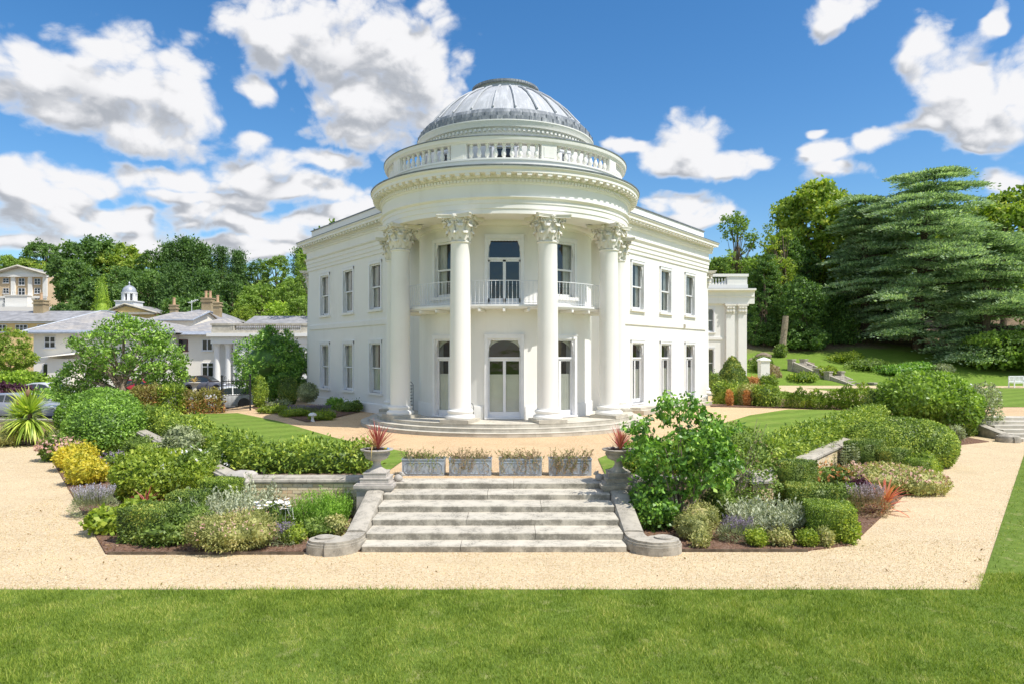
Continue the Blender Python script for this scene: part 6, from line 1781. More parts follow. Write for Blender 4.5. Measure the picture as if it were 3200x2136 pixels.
# right hand wood
GR = 'woodland trees on the bank beyond the pavilion'
RW = [
 (1880,92,405,230,T_YEL,'broad','tall yellow tinged broadleaf tree between the pavilion and the cedar',0.2,1.5),
 (1795,84,500,110,T_YEL,'sparse','thin dying tree with bare limbs in front of the yellow tinged tree',0.25,1.4),
 (1690,84,478,120,T_MID,'sparse','airy small leaved tree beside the pavilion with sky showing through',0.25,1.5),
 (1665,150,592,150,T_MID,'broad','distant rounded tree above the pavilion balustrade',0.1,1),
 (1755,130,600,150,T_LIME,'broad','distant bright green tree behind the airy tree',0.1,1),
 (1760,88,610,130,T_PINE,'pine','dark green conifer next to the pavilion',0.0,1.2),
 (1838,80,632,130,T_DARK,'broad','black green yew behind the broken trunk',0.02,1.4),
 (1752,82,575,95,T_DARK,'broad','tall dark holly close beside the pavilion corner',0.0,1.3),
 (1812,88,530,130,T_DARK,'broad','tall dark tree rising behind the broken trunk',0.0,1.3),
 (1905,84,655,120,T_DARK,'pine','drooping dark conifer beside the black yew',0.0,1.4),
 (1770,90,560,150,T_MID,'broad','green tree between the airy tree and the yellow tinged tree',0.05,1.2),
 (1820,110,560,200,T_MID,'broad','mid green tree deep in the wood behind the black yew',0.0,1.2),
 (1990,112,500,200,T_LIME,'broad','light green tree glowing between the cedar boughs',0.0,1.1),
 (2200,105,450,260,T_DARK,'broad','dark tree in the wood behind the cedar',0.0,1.1),
 (2300,92,420,230,T_YEL,'broad','tall yellow green broadleaf tree on the far side of the cedar',0.25,1.5),
 (2390,80,560,170,T_LIME,'broad','light green tree leaning into the view at the edge',0.1,1.2),
 (2300,72,760,210,T_MID,'broad','low mid green spreading bush under the cedar at the edge',0.0,1.3),
 (1960,92,470,170,T_MID,'broad','green tree between the yew and the cedar',0.0,1.1),
 (2070,125,470,200,T_MID,'broad','green tree high on the bank behind the cedar top',0.0,1.0),
 (1735,100,690,120,T_DARK,'broad','dark understorey tree behind the pavilion corner',0.0,1.0),
]
for i, (px, Y, top, w, m, kind, lab, cl, de) in enumerate(RW):
    wood(px, Y, top, w, m, kind, lab, 200+i, group=GR, clear=cl, dens=de)
wood(2105, 80, 388, 400, T_CEDAR, 'cedar', 'huge blue green cedar with tiers of drooping boughs', 230, clear=0.10, dens=1.15, leaf=0.36, lean=2.0)
wood(2262, 74, 520, 330, T_CEDAR, 'cedar', 'lower spreading cedar in front of the huge cedar', 231, clear=0.06, dens=1.0, leaf=0.34)
wood(1985, 84, 440, 200, T_CEDAR, 'cedar', 'slimmer cedar standing between the yew and the huge cedar', 232, clear=0.16, dens=0.9, leaf=0.42)
# broken trunk, rocks, understorey on the bank
p = at(1795, 76.5)
mb = MB(); mb.tube([(0,0,-0.5),(0.05,0,1.5),(0.25,0,3.2),(0.35,0,4.35)],[0.42,0.36,0.33,0.30],10)
tag(obj('broken_trunk', mb, BARK_L, loc=p), 'bare broken tree trunk standing before the black yew', 'dead trunk')
random.seed(9)
ROCK = stone('brown_rock', (0.30,0.24,0.18), (0.12,0.10,0.08), 0.7, 1.5)
def rock(px, Y, s, label):
    s *= 0.7; p = at(px, Y); mb = MB(); mb.ball((0,0,0),(s,s*0.8,s*0.45),9,6)
    mb.v = [(x*(1+random.uniform(-.16,.16)),y*(1+random.uniform(-.16,.16)),z*(1+random.uniform(-.25,.25))) for x,y,z in mb.v]
    tag(obj('rock', mb, ROCK, loc=(p[0],p[1],p[2]+s*0.15)), label, 'rock', 'rocks on the wooded bank')
for q in ((1752,76,1.3,'large brown rock on the bank behind the broken trunk'),(1742,72,1.1,'flat rock at the top of the sunny grass bank'),(1850,72,1.2,'flat rock under the black yew'),(1775,71,0.9,'small flat rock beside the broken trunk'),(1905,70,0.8,'rock beside the upper hillside steps'),(1730,74.5,0.9,'rock nearest the pavilion corner')): rock(*q)
GB = 'low bushes on the wooded bank'
for i, (px, Y, s, w, m, lab) in enumerate([(1985,71,1.0,3.4,MIDG,'dark green bush beside the hillside steps'),(2050,69,0.9,3.6,CAMEL,'glossy low bush under the lower cedar'),(1890,68.5,0.8,2.2,LIME,'yellow green bush at the edge of the grass bank'),(1745,70.5,1.4,2.2,MIDG,'pale bush by the pavilion rocks'),(2100,70,0.9,3.0,CAMEL,'glossy bush behind the broad round bush'),(2160,69.5,0.8,2.0,SAGE,'greyish bush on the bare bank'),(1940,74,1.0,3.0,LIME,'light bush above the hillside steps'),(1790,76.3,1.3,1.3,MIDG,'ivy clump around the foot of the broken trunk'),(1840,66.8,0.7,2.6,YEW,'small bush on the sunny grass bank')]):
    p = at(px, Y); bl = [(0,0,s*0.4,w/2,w/2,s*0.6),(w*0.25,0,s*0.5,w*0.3,w*0.3,s*0.5)]
    P, N = on_blobs(bl, 1100, 0.25, 0.3, 0, 4, i)
    plant('bank_bush', lab, 'bush', p, [('foliage', *join(leaves(P,N,0.22,0.55,0.6,0.8,0.1), blob_core(bl,0.7)), m)], group=GB)
# ------------------------------------------------------------------ hedges, topiary, shrubs, flowers
rng = np.random.default_rng(21); random.seed(21)
def hedge(name, label, p0, p1, w, h, mat, size=0.085, n=None, rough=0.06, ragged=0.0, group=None, z=0.0, cat='hedge', ratio=0.42):
    d = Vector((p1[0]-p0[0], p1[1]-p0[1])); L = d.length
    area = L*w + 2*h*(L+w); n = n or int(area*3.2/(size*size*ratio))
    n = min(n, 60000)
    P, N = on_box(L, w, h, n, rough, min(0.18,w*0.3,h*0.4), seed=int(abs(p0[0])*100)+7)
    if ragged:
        P[:,2] *= 1 + ragged*waves(np.c_[P[:,0]*2.1, P[:,1]*2, P[:,0]*0], 5, 1.2)
        P[:,2] += (rng.random(len(P))**3)*ragged*0.5
    V, F = leaves(P, N, size, ratio, 0.6, 0.9, 0.12, 0.5)
    cv, cf = core_box(L-0.12, w-0.12, h-0.08)
    return plant(name, label, cat, ((p0[0]+p1[0])/2,(p0[1]+p1[1])/2,z), [('foliage', *join((V,F),(cv,cf)), mat)], math.atan2(d.y,d.x), group)
# long yew hedges along the terrace edge: one thing each, with an inward corner
hedge('yew_hedge', 'informal yew hedge along the terrace above the white daisies', (-5.7,16.55), (-3.0,16.55), 0.66, 0.58, YEW, 0.11, rough=0.09, ragged=0.22, z=T)
hedge('yew_hedge', 'long slanting yew hedge running from the urn side towards the parked cars', (-14.3,28.0), (-5.95,16.9), 0.66, 0.60, YEW, 0.11, rough=0.09, ragged=0.24, z=T)
hedge('yew_hedge', 'short dark yew hedge behind the dark urn', (3.0,16.6), (5.6,16.6), 0.7, 0.62, YEW, 0.11, rough=0.09, ragged=0.22, z=T)
hedge('yew_hedge', 'long slanting yew hedge running towards the broad round bush', (6.3,17.1), (15.9,29.9), 0.70, 0.56, YEW, 0.11, rough=0.09, ragged=0.10, z=T)
def ragged_blobs(bl, seed):
    q = np.random.default_rng(seed); out = list(bl)
    for b in bl:
        for k in range(5):
            a = q.random()*6.28; e = q.uniform(-0.1,1.2); f = q.uniform(0.32,0.55)
            out.append((b[0]+b[3]*0.72*math.cos(a)*math.cos(e), b[1]+b[4]*0.72*math.sin(a)*math.cos(e), b[2]+b[5]*0.72*math.sin(e), b[3]*f, b[4]*f, b[5]*f*q.uniform(0.9,1.3)))
    return out
def laurel(name, label, loc, bl, size, mat, n, stems=None, cat='shrub', ratio=0.5, out=0.45, lump=0.07, core=0.86, zmin=0.03, depth=0.12, tilt=0.5, up=0.15, extra=None):
    loose = len(bl) <= 2 and cat == 'shrub' and not name.startswith(('clipped','upright'))
    if loose: bl = ragged_blobs([(b[0],b[1],b[2],b[3]*0.86,b[4]*0.86,b[5]*0.86) for b in bl], int(abs(loc[0]*13))+len(label)); depth = max(depth, 0.3); n = int(n*1.25)
    P, N = on_blobs(bl, n, lump, depth, zmin, 3.0, int(abs(loc[0])*10)+3)
    if cat == 'shrub':      # stray shoots beyond the outline
        k = rng.random(len(P)) < (0.10 if loose else 0.03)
        P[k] += N[k]*(rng.random(k.sum())[:,None]*size*(1.6 if loose else 0.8)) + np.array([0,0,size*0.3])
    V, F = leaves(P, N, size, ratio, out, 1.0, up, tilt)
    parts = [('foliage', *(join((V,F), blob_core(bl, core, zmin)) if core else (V,F)), mat)]
    if stems is not None: parts.append(('stems', stems, None, BARK_L))
    if extra: parts += extra
    return plant(name, label, cat, loc, parts)
laurel('clipped_laurel', 'large clipped laurel dome nearest the golden shrubs', (-14.25,25.2,0), [(0,0,0.9,1.42,1.35,1.08),(0.0,-0.05,0.6,1.46,1.38,0.75)], 0.10, LAUREL, 15000, lump=0.03, depth=0.08)
laurel('clipped_laurel', 'second laurel dome behind the large one and beside the sword leaved plant', (-16.9,29.1,0), [(0.2,0,1.05,1.5,1.3,1.12),(-0.5,0,0.95,1.1,1.2,1.0)], 0.10, LAUREL, 14000, lump=0.04)
laurel('low_hedge', 'low green hedge in front of the white hatchback', (across(190,43),43,0.06), [(-2.2,0,0.7,2.4,1.0,0.75),(1.6,0,0.7,2.6,1.0,0.8)], 0.17, LAUREL, 4500)
# browned hedge by the gate
for i, (a, b, hh, m, lab) in enumerate([(305,365,1.15,BROWNH,'badly browned stretch of hedge nearest the tree trunk'),(362,420,1.2,YEW,'yellow green stretch of hedge between two browned stretches'),(418,460,0.95,BROWNH,'thin browned stretch of hedge before the white car'),(458,506,1.0,BROWNH,'straggly half dead stretch of hedge touching the iron gate')]):
    p0, p1 = spot(a,951-i*1.5,T), spot(b,950-i*1.5,T)
    d = 1.0 if i < 2 else 0.35
    P, N = on_box(math.hypot(p1[0]-p0[0],p1[1]-p0[1]), 0.7, hh, int(4200*d), 0.10, 0.2, seed=i+30)
    P[:,2] *= 1+0.16*waves(np.c_[P[:,0]*3,P[:,1]*2,P[:,1]*0], i, 1.3)
    V, F = leaves(P, N, 0.13, 0.4, 0.8, 0.8, 0.3, 0.7)
    mb = MB()
    Lh = math.hypot(p1[0]-p0[0],p1[1]-p0[1])
    for k in range(9):
        x = random.uniform(-Lh/2,Lh/2); mb.tube([(x,0,0),(x+random.uniform(-.1,.1),random.uniform(-.1,.1),hh*0.55),(x+random.uniform(-.2,.2),random.uniform(-.2,.2),hh*0.98)],[0.02,0.014,0.005],4)
    parts = [('foliage',V,F,m),('stems',mb,None,BARK)]
    if m is BROWNH:
        P, N = on_box(Lh,0.6,hh*0.6,500,0.1,0.1,seed=i+60); parts.append(('dead_sprays',*leaves(P,N,0.13,0.4,0.8,0.8,0.2,0.7),RUST))
    plant('boundary_hedge', lab, 'hedge', ((p0[0]+p1[0])/2,(p0[1]+p1[1])/2,T), parts, math.atan2(p1[1]-p0[1],p1[0]-p0[0]), 'hedge plants beside the iron gate')
# bed beside the shaded wing
laurel('upright_yew', 'slim upright yew bush beside the iron gate', (*spot(596,934,T),T), [(0,0,0.8,0.38,0.38,0.9)], 0.1, YEW, 1500, out=0.9, up=0.6)
laurel('clipped_egg', 'dark clipped egg shaped bush under the round evergreen', (*spot(662,928,T),T), [(0,0,0.75,0.55,0.5,0.85)], 0.09, YEW_D, 2200)
laurel('clipped_ball', 'grey green clipped ball on the lavender bed', (*spot(707,936,T),T), [(0,0,0.85,0.52,0.5,0.5)], 0.08, SAGE, 2200, core=0.85)
for i, (px, py, w, h, m, lab) in enumerate([(625,947,1.6,0.35,LIME,'low yellow green edging plants nearest the gate'),(672,955,1.5,0.34,LIME,'low yellow green edging plants before the lavender'),(735,962,1.3,0.35,LIME,'low yellow green edging plants behind the mushroom'),(800,944,1.3,0.55,MIDG,'dark green spreading bush at the wing foot'),(765,940,1.0,0.6,ROSEM,'rosemary tuft under the shaded wing windows'),(640,935,1.2,0.4,SAGE,'hosta like leaves under the round evergreen')]):
    x, y = spot(px,py,T); bl = [(0,0,h*0.4,w/2,0.45,h*0.6),(w*0.2,0.1,h*0.5,w*0.3,0.4,h*0.55)]
    laurel('border_plant', lab, (x,y,T), bl, 0.09, m, 1400, lump=0.2, core=0.7, zmin=0.0)
def lavender(label, loc, w, d, h, n=260, name='lavender', heads=LAV, leafm=SAGE, cat='lavender', head=1.0):
    bl = [(0,0,h*0.3,w/2,d/2,h*0.45)]
    bl = ragged_blobs(bl, int(abs(loc[0]*7)))
    P, N = on_blobs(bl, int(2600*w), 0.2, 0.4, 0, 4, int(abs(loc[0]*7)))
    V, F = leaves(P, N, 0.07, 0.16, 1.2, 0.5, 0.5, 0.5)
    V0 = []; hp = []; hn = []; mb = MB()
    for k in range(n):
        a = random.random()*6.28; r = random.random()**0.5
        b = Vector((r*w/2*math.cos(a)*0.7, r*d/2*math.sin(a)*0.7, h*0.45))
        tip = b + Vector((math.cos(a)*r*0.35+random.uniform(-.1,.1), math.sin(a)*r*0.35+random.uniform(-.1,.1), 1)).normalized()*h*random.uniform(0.35,0.7)
        mb.tube([b,tip],0.0025,3)
        for q in range(7): hp.append(tip - (tip-b).normalized()*q*0.014); hn.append((random.uniform(-1,1),random.uniform(-1,1),0.8))
    P2, N2 = np.array(hp), unit(np.array(hn))
    return plant(name, label, cat, loc, [('foliage',V,F,leafm),('stalks',mb,None,leafm),('flower_heads',*leaves(P2,N2,0.028*head,0.55,0.8,0.6,0.3,0.5),heads)])
for px, py, w, lab in ((690,950,1.7,'purple lavender drift under the grey green ball'),(735,950,1.2,'purple lavender behind the mushroom ornament')):
    x, y = spot(px,py,T); lavender(lab, (x,y,T), w, 0.7, 0.42, 300)
# --- sword leaved plants at the left edge
def sword(label, loc, s):
    Vs = [blades((0,0,1.15*s), 150, 1.25*s, 0.10, (0.1,1.5), (0.2,0.8), 5), blades((0,0,0.95*s), 150, 1.25*s, 0.10, (-0.8,0.3), (0.7,1.3), 5)]
    mb = MB(); mb.tube([(0,0,0),(0.03,0,1.2*s)],[0.10,0.08],8)
    t = thing('sword_plant', label, 'cordyline', loc)
    link('leaves', np_mesh('leaves', *join(*Vs)), PALMF, t); obj('stem', mb, BARK, t)
    mb = MB(); mb.ball((0.02,-0.1,1.95*s),(0.09,0.09,0.16),8,6); obj('flower_bud', mb, plain('dry_flower', (0.25,0.15,0.09), 0.9), t)
x, y = (-18.6,27.4-0.5); sword('tall sword leaved cordyline with yellowing lower leaves by the gravel corner', (x,y+0.5,0), 1.05)
x, y = spot(10,1014); sword('smaller sword leaved cordyline at the very edge of the view', (x,y+0.9,0), 0.8)
for px, py, w, h, m, lab in ((10,1022,1.6,0.7,HEATH,'dry feathery plant below the smaller cordyline'),(130,1016,1.2,0.5,SAGE,'grey green tuft between cordyline and laurel'),(40,1000,2.0,0.9,MIDG,'green shrub behind the cordylines')):
    x, y = spot(px,py); bl = [(0,0,h*0.4,w/2,0.5,h*0.6)]
    laurel('border_plant', lab, (x,y,0), bl, 0.12, m, 1300, lump=0.2, core=0.65, ratio=0.25, up=0.5, out=0.8)
# --- left bed, following the gravel edge from far to near
def P3(px, py, dy=0.0, z=0.0):
    x, y = spot(px,py,z); return (x + (px-1178.5)/FPX*dy, y+dy, z)
def flowers(bl, n, size, mat, top=0.3, seed=4, name='flowers', lump=0.15):
    P, N = on_blobs(bl, n*3, lump, 0.05, 0, 4, seed); k = N[:,2] > top; P, N = P[k][:n]+N[k][:n]*0.03, N[k][:n]
    P = np.repeat(P,4,axis=0)+rng.normal(size=(len(P)*4,3))*size*0.35; N = np.repeat(N,4,axis=0)
    return (name, *leaves(P,N,size,0.8,0.3,1.0,0.1,0.4), mat)
bl = [(0,0,0.35,0.72,0.6,0.45)]
laurel('hydrangea', 'pink and white flowered hydrangea at the foot of the laurel dome', P3(138,1060,0.5), bl, 0.13, MIDG, 1500, ratio=0.6, lump=0.15, extra=[flowers(bl,150,0.09,PINKF,0.1)])
laurel('golden_shrub', 'golden yellow mound with orange tinted tips, the farther of two', P3(175,1085,0.6), [(0,0,0.36,0.66,0.6,0.42)], 0.10, GOLD, 2400, lump=0.12)
laurel('golden_shrub', 'golden yellow mound spilling to the gravel edge, the nearer of two', P3(190,1118,0.5), [(0,0,0.38,0.52,0.5,0.46),(0.25,0.1,0.32,0.42,0.42,0.38)], 0.09, GOLD, 2800, lump=0.12)
RO = [(0,0,0.5,0.9,0.75,0.6),(-0.4,0.5,0.65,0.75,0.65,0.5),(0.6,0.1,0.45,0.65,0.55,0.5),(0.1,0.6,0.75,0.65,0.6,0.4)]
laurel('mixed_shrub', 'big rounded lime green shrub in the middle of the bed', P3(345,1165,0.9), RO, 0.10, LIME, 9000, lump=0.16, core=0.78, ratio=0.55)
laurel('rose_bush', 'leafy rose bush with a few white blooms leaning on the wall', (-7.4,17.05,0), [(0,0,0.55,0.75,0.6,0.65),(0.2,0.25,0.8,0.5,0.5,0.4)], 0.11, MIDG, 3600, lump=0.2, core=0.7, extra=[flowers([(0,0,0.6,0.85,0.7,0.7)],26,0.055,DAISY,0.0)])
laurel('silvery_shrub', 'grey green silvery shrub overhanging the wall coping', (-8.65,18.65,0), [(0,0,0.75,0.55,0.5,0.65),(0.1,0.2,1.2,0.6,0.5,0.4)], 0.10, SAGE, 3000, lump=0.2, core=0.75)
laurel('loose_shrub', 'fresh yellow green shrub between the silvery shrub and the wall corner', (-6.95,16.35,0), [(0,0,0.55,0.6,0.5,0.55)], 0.10, LIME, 2200, lump=0.2, core=0.75)
laurel('loose_shrub', 'light green shrub hiding the slanting wall below the laurel dome', (-11.5,22.3,0), [(0,0,0.45,0.6,0.55,0.5)], 0.10, MIDG, 2200, lump=0.2, core=0.75)
laurel('border_plant', 'small dark leaved plant with violet flowers under the laurel dome', P3(268,1080,0.3), [(0,0,0.25,0.5,0.4,0.3)], 0.08, MIDG, 700, lump=0.2, extra=[flowers([(0,0,0.25,0.5,0.4,0.3)],60,0.05,LAV,0.0)])
def yew_block(label, x, y, L, Wd, h, rz, mat=YEW_D, n=None, size=0.042):
    P, N = on_box(L, Wd, h, n or int((L*Wd+2*h*(L+Wd))*2.6/(size*size*0.45)), 0.008, 0.035, seed=int(abs(x*31))+2)
    V, F = leaves(P, N, size, 0.45, 0.22, 1.0, 0.02, 0.28)
    return plant('clipped_yew_block', label, 'topiary', (x,y,0), [('foliage', *join((V,F), core_box(L-0.07,Wd-0.07,h-0.04)), mat)], rz)
yew_block('largest clipped yew block of the silver foliage side, at the front', -6.45, 13.25, 0.95, 0.8, 0.66, R(-14))
yew_block('small clipped yew step beside the largest front block', -6.2, 14.15, 0.7, 0.6, 0.75, R(4))
yew_block('clipped yew block against the pale corner pier', -4.75 - 1.15, 15.0, 0.72, 0.62, 0.86, R(-20), YEW)
yew_block('distant clipped yew block beneath the silvery shrub', -10.3, 20.6, 0.95, 0.75, 0.88, R(-40), YEW)
lavender('wispy grey plant with faint mauve flowers at the gravel edge', P3(215,1190,0.3), 0.95, 0.7, 0.6, 420, 'catmint', plain('mauve_grey', (0.46,0.42,0.50), 0.8), SAGE, 'catmint')
laurel('border_plant', 'bright lime leafy plant at the gravel edge below the red grass', P3(262,1228,0.25), [(0,0,0.2,0.62,0.42,0.3),(0.35,0.3,0.3,0.45,0.4,0.3)], 0.11, LIME, 1300, ratio=0.75, lump=0.2, core=0.7)
Vb = blades((0,0,0.1), 40, 0.6, 0.028, (0.5,1.4), (0.6,1.6))
plant('red_grass', 'bronze red strap leaved plant behind the largest yew block', 'phormium', P3(335,1185,0.5), [('leaves',*Vb,REDF)])
laurel('border_plant', 'spreading grey green plant with tiny pink flowers at the yew block foot', P3(385,1258,0.25), [(0,0,0.2,0.6,0.4,0.28),(0.3,0.3,0.35,0.5,0.4,0.35)], 0.07, MIDG, 1800, lump=0.2, core=0.7)
HM = [(0,0,0.3,0.78,0.58,0.36),(0.25,0.05,0.34,0.55,0.5,0.36)]
laurel('heath_mound', 'dense pale green cushion dotted with pink flowers overhanging the gravel', P3(528,1278,0.48), HM, 0.055, HEATH, 8000, ratio=0.35, out=1.0, lump=0.28, core=0.7, depth=0.3, extra=[flowers(HM,110,0.03,PINKF,0.0)])
def silver(label, loc, w, d, h, n, mat=SILVER):
    P, N = [], []; mb = MB()
    for k in range(n):
        a = random.random()*6.28; r = random.random()**0.6
        b = Vector((r*w/2*math.cos(a), r*d/2*math.sin(a), 0.02)); dr = Vector((math.cos(a)*r*0.7+random.uniform(-.3,.3), math.sin(a)*r*0.7+random.uniform(-.3,.3), 1)).normalized()
        L = h*random.uniform(0.6,1.15)
        mb.tube([b,b+dr*L],0.004,3)
        for q in range(16):
            f = 0.2+0.85*q/16; P.append(b+dr*L*f); N.append((random.uniform(-1,1),random.uniform(-1,1),0.5))
    P, N = np.array(P), unit(np.array(N))
    return plant('silver_plant', label, 'silver foliage plant', loc, [('foliage',*leaves(P,N,0.085,0.34,1.0,0.4,0.25,0.5),mat),('stems',mb,None,mat)])
silver('large drift of silver white foliage between yew block and white daisies', P3(500,1220,0.45), 1.45, 0.95, 0.66, 420)
silver('silver white spikes rising against the brick wall', P3(575,1195,0.45), 0.85, 0.6, 0.8, 190)
def daisies(label, loc, w, n):
    bl = [(0,0,0.22,w/2,0.3,0.32)]
    P, N = on_blobs(bl, 1500, 0.25, 0.4, 0, 4, 12)
    t = thing('daisy_plant', label, 'daisies', loc)
    link('foliage', np_mesh('foliage', *join(leaves(P,N,0.09,0.35,0.8,0.7,0.3), blob_core(bl,0.65,0))), MIDG, t)
    fm = MB(); k = 16
    fm.add([(0,0,0.006)]+[(0.06*(1.0 if i%2 else 0.82)*math.cos(2*math.pi*i/24),0.06*(1.0 if i%2 else 0.82)*math.sin(2*math.pi*i/24),0.0) for i in range(24)], [(0,1+i,1+(i+1)%24) for i in range(24)])
    fm.tube([(0,0,-0.001),(0.01,0,-0.25)],0.003,3); fme = fm.mesh('flower'); cm_ = MB(); cm_.ball((0,0,0.006),(0.014,0.014,0.008),8,4); cme = cm_.mesh('flower_centre')
    for i in range(n):
        a = random.random()*6.28; r = random.random()**0.5*w/2
        f = link('flower', fme, DAISY, t, (r*math.cos(a),r*math.sin(a)*0.55,0.58+random.uniform(-.10,.08))); f.rotation_euler = (random.uniform(0.0,0.55),random.uniform(-.3,.3),random.random()*6)
        link('flower_centre', cme, YOLK, f)
daisies('clump of white daisies in front of the yellow brick wall', P3(630,1232,0.35), 0.72, 34)
laurel('purple_smoke', 'dark purple leaved shrublet by the brick wall above the daisies', P3(598,1185,0.5), [(0,0,0.62,0.18,0.16,0.2),(0,0,0.4,0.12,0.12,0.3)], 0.06, PURPLE, 420, core=0, ratio=0.7)
laurel('purple_smoke', 'dark purple tuft at the daisies foot', P3(583,1228,0.2), [(0,0,0.3,0.13,0.12,0.16)], 0.06, PURPLE, 220, core=0, ratio=0.7)
def spikes(label, loc, w, d, h, n, mat=ROSEM, name='rosemary', cat='rosemary'):
    P, N = [], []
    for k in range(n):
        a = random.random()*6.28; r = random.random()**0.5
        b = Vector((r*w/2*math.cos(a), r*d/2*math.sin(a), 0.0)); dr = Vector((math.cos(a)*r*0.35, math.sin(a)*r*0.35, 1)).normalized(); L = h*random.uniform(0.6,1.1)*(1.1-0.35*r)
        for q in range(26):
            P.append(b+dr*L*(0.15+0.85*q/26)); N.append((math.cos(q*2.4),math.sin(q*2.4),0.9))
    P, N = np.array(P), unit(np.array(N))
    bl = [(0,0,h*0.25,w*0.4,d*0.4,h*0.35)]
    return plant(name, label, cat, loc, [('foliage',*join(leaves(P,N,0.055,0.26,1.2,0.25,0.3,0.5),blob_core(bl,0.8,0)),mat)])
spikes('bright green spiky rosemary beside the scrolled cheek wall', P3(735,1215,0.35), 1.05, 0.6, 0.72, 330)
spikes('second bright green rosemary clump against the brick wall', P3(668,1180,0.35), 0.65, 0.5, 0.8, 180)
spikes('third bright green rosemary clump touching the cheek wall', P3(778,1195,0.4), 0.55, 0.45, 0.62, 160)
lavender('small violet flowered lavender between daisies and gravel', P3(640,1258,0.3), 0.75, 0.4, 0.36, 150)
laurel('border_plant', 'round yellow green hebe near the scroll foot', P3(672,1254,0.22), [(0,0,0.18,0.27,0.24,0.2)], 0.055, LIME, 900, lump=0.12, core=0.7)
laurel('border_plant', 'yellowing dry tuft beside the scroll foot', P3(775,1236,0.2), [(0,0,0.2,0.26,0.2,0.26)], 0.06, HEATH, 700, lump=0.2, core=0.6)
laurel('border_plant', 'dull green low plant between hebe and rosemary', P3(730,1240,0.25), [(0,0,0.16,0.4,0.22,0.22)], 0.07, MIDG, 700, lump=0.2, core=0.6)
# --- right bed
CB = [(0,0,2.0,0.68,0.65,0.5),(-0.42,0,1.85,0.42,0.5,0.4),(0.40,0.1,1.75,0.5,0.55,0.48),(0.02,0,2.22,0.5,0.55,0.36),(0.6,-0.2,1.35,0.4,0.45,0.35),(-0.6,-0.1,1.5,0.36,0.4,0.3),(0.35,-0.25,1.05,0.45,0.4,0.35),(-0.55,-0.1,0.65,0.42,0.4,0.4)]
CB += [(-0.75,-0.1,2.0,0.25,0.3,0.16),(0.85,0,1.9,0.25,0.3,0.18),(0.9,-0.1,1.45,0.22,0.3,0.2),(-0.25,0,2.5,0.22,0.3,0.12),(0.35,0,2.48,0.2,0.3,0.12)]
Cc, Nc = on_blobs(CB, 250, 0.25, 0.75, 0.15, 3, 77)
P = np.repeat(Cc, 24, axis=0); N = np.repeat(Nc, 24, axis=0); tt = rng.random(len(P))[:,None]
P = P + N*(tt*0.26-0.06) + rng.normal(size=P.shape)*np.array([0.06,0.06,0.045]); N = unit(N*0.8+rng.normal(size=N.shape)*0.8+np.array([0,0,0.25]))
mb = MB(); random.seed(4)
for k in range(9):
    a = random.uniform(0,6.28); b = CB[k % len(CB)]
    mb.tube([(0.12*math.cos(a),0.12*math.sin(a),0),(0.2*math.cos(a)+b[0]*0.3,0.15*math.sin(a),0.7),(b[0]*0.8,b[1]*0.8,b[2]-0.1)],[0.03,0.024,0.01],6)
cam_p = (across(1560,14.25),14.35,0)
plant('glossy_bush', 'tall bush of large glossy drooping leaves on bare stems beside the dark urn', 'bush', cam_p, [('foliage',*leaves(P,N,0.115,0.56,0.25,0.9,-0.65,0.5,0.16),CAMEL),('stems',mb,None,BARK_L)])
RB2 = [(0,0,1.2,0.7,0.5,0.6),(0.55,0.1,1.05,0.6,0.5,0.6),(-0.35,0.1,1.5,0.5,0.4,0.45),(0.3,0.3,1.65,0.6,0.45,0.4),(0.7,0,0.7,0.5,0.4,0.4)]
P, N = on_blobs(RB2, 4200, 0.25, 0.6, 0.1, 3, 78)
mb = MB()
for k in range(22):
    b = RB2[k % 4]; a = random.uniform(0,6.28)
    mb.tube([(0.0,-0.1,0.05),(b[0]*0.5+0.3*math.cos(a)-0.1,b[1]*0.5-0.2,0.55),(b[0]+0.7*math.cos(a),b[1]+0.5*math.sin(a),b[2]+random.uniform(-.1,.5))],[0.02,0.014,0.004],4)
plant('rambling_rose', 'rambling rose with pale bare canes sprawling over the wall', 'rose', (4.85,14.95,0), [('foliage',*leaves(P,N,0.065,0.6,0.6,0.8,0.1,0.7),MIDG),('canes',mb,None,BARK_L),flowers(RB2,40,0.05,TWIG,0.0,name='seed_heads')])
laurel('border_plant', 'dark shady leaves at the foot of the glossy bush', P3(1500,1225,0.5), [(0,0,0.3,0.55,0.5,0.4)], 0.10, CAMEL, 1300, lump=0.2, core=0.7)
laurel('border_plant', 'dry yellow green plant in front of the glossy bush', P3(1590,1250,0.35), [(0,0,0.25,0.45,0.35,0.35),(0.2,0.2,0.35,0.4,0.35,0.35)], 0.055, HEATH, 2600, lump=0.2, core=0.75, ratio=0.3)
laurel('border_plant', 'small yellow green cushion at the bark edge near the scroll foot', P3(1606,1262,0.15), [(0,0,0.14,0.2,0.18,0.16)], 0.05, HEATH, 700, lump=0.12, core=0.75)
laurel('border_plant', 'dull green shrub with small leaves behind the lavender', P3(1660,1205,0.3), [(0,0,0.35,0.5,0.4,0.42)], 0.07, MIDG, 1700, lump=0.2, core=0.7)
lavender('fading lavender beside the silver white drift', P3(1690,1250,0.3), 0.7, 0.5, 0.42, 160)
silver('broad drift of silver white foliage in front of the yew steps', P3(1762,1235,0.55), 1.25, 0.85, 0.55, 420)
for i, (px, lab) in enumerate(((1738,'low yellowish box plant, nearest the silver drift, of the edging row'),(1790,'low yellowish box plant, second of the edging row'),(1852,'low yellowish box plant, third of the edging row'),(1893,'low yellowish box plant, smallest and last of the edging row'))):
    laurel('edging_plant', lab, P3(px,1258,0.18), [(0,0,0.15,0.21 if i < 3 else 0.15,0.2,0.18)], 0.055, HEATH if i % 2 else LIME, 800, lump=0.15, core=0.7)
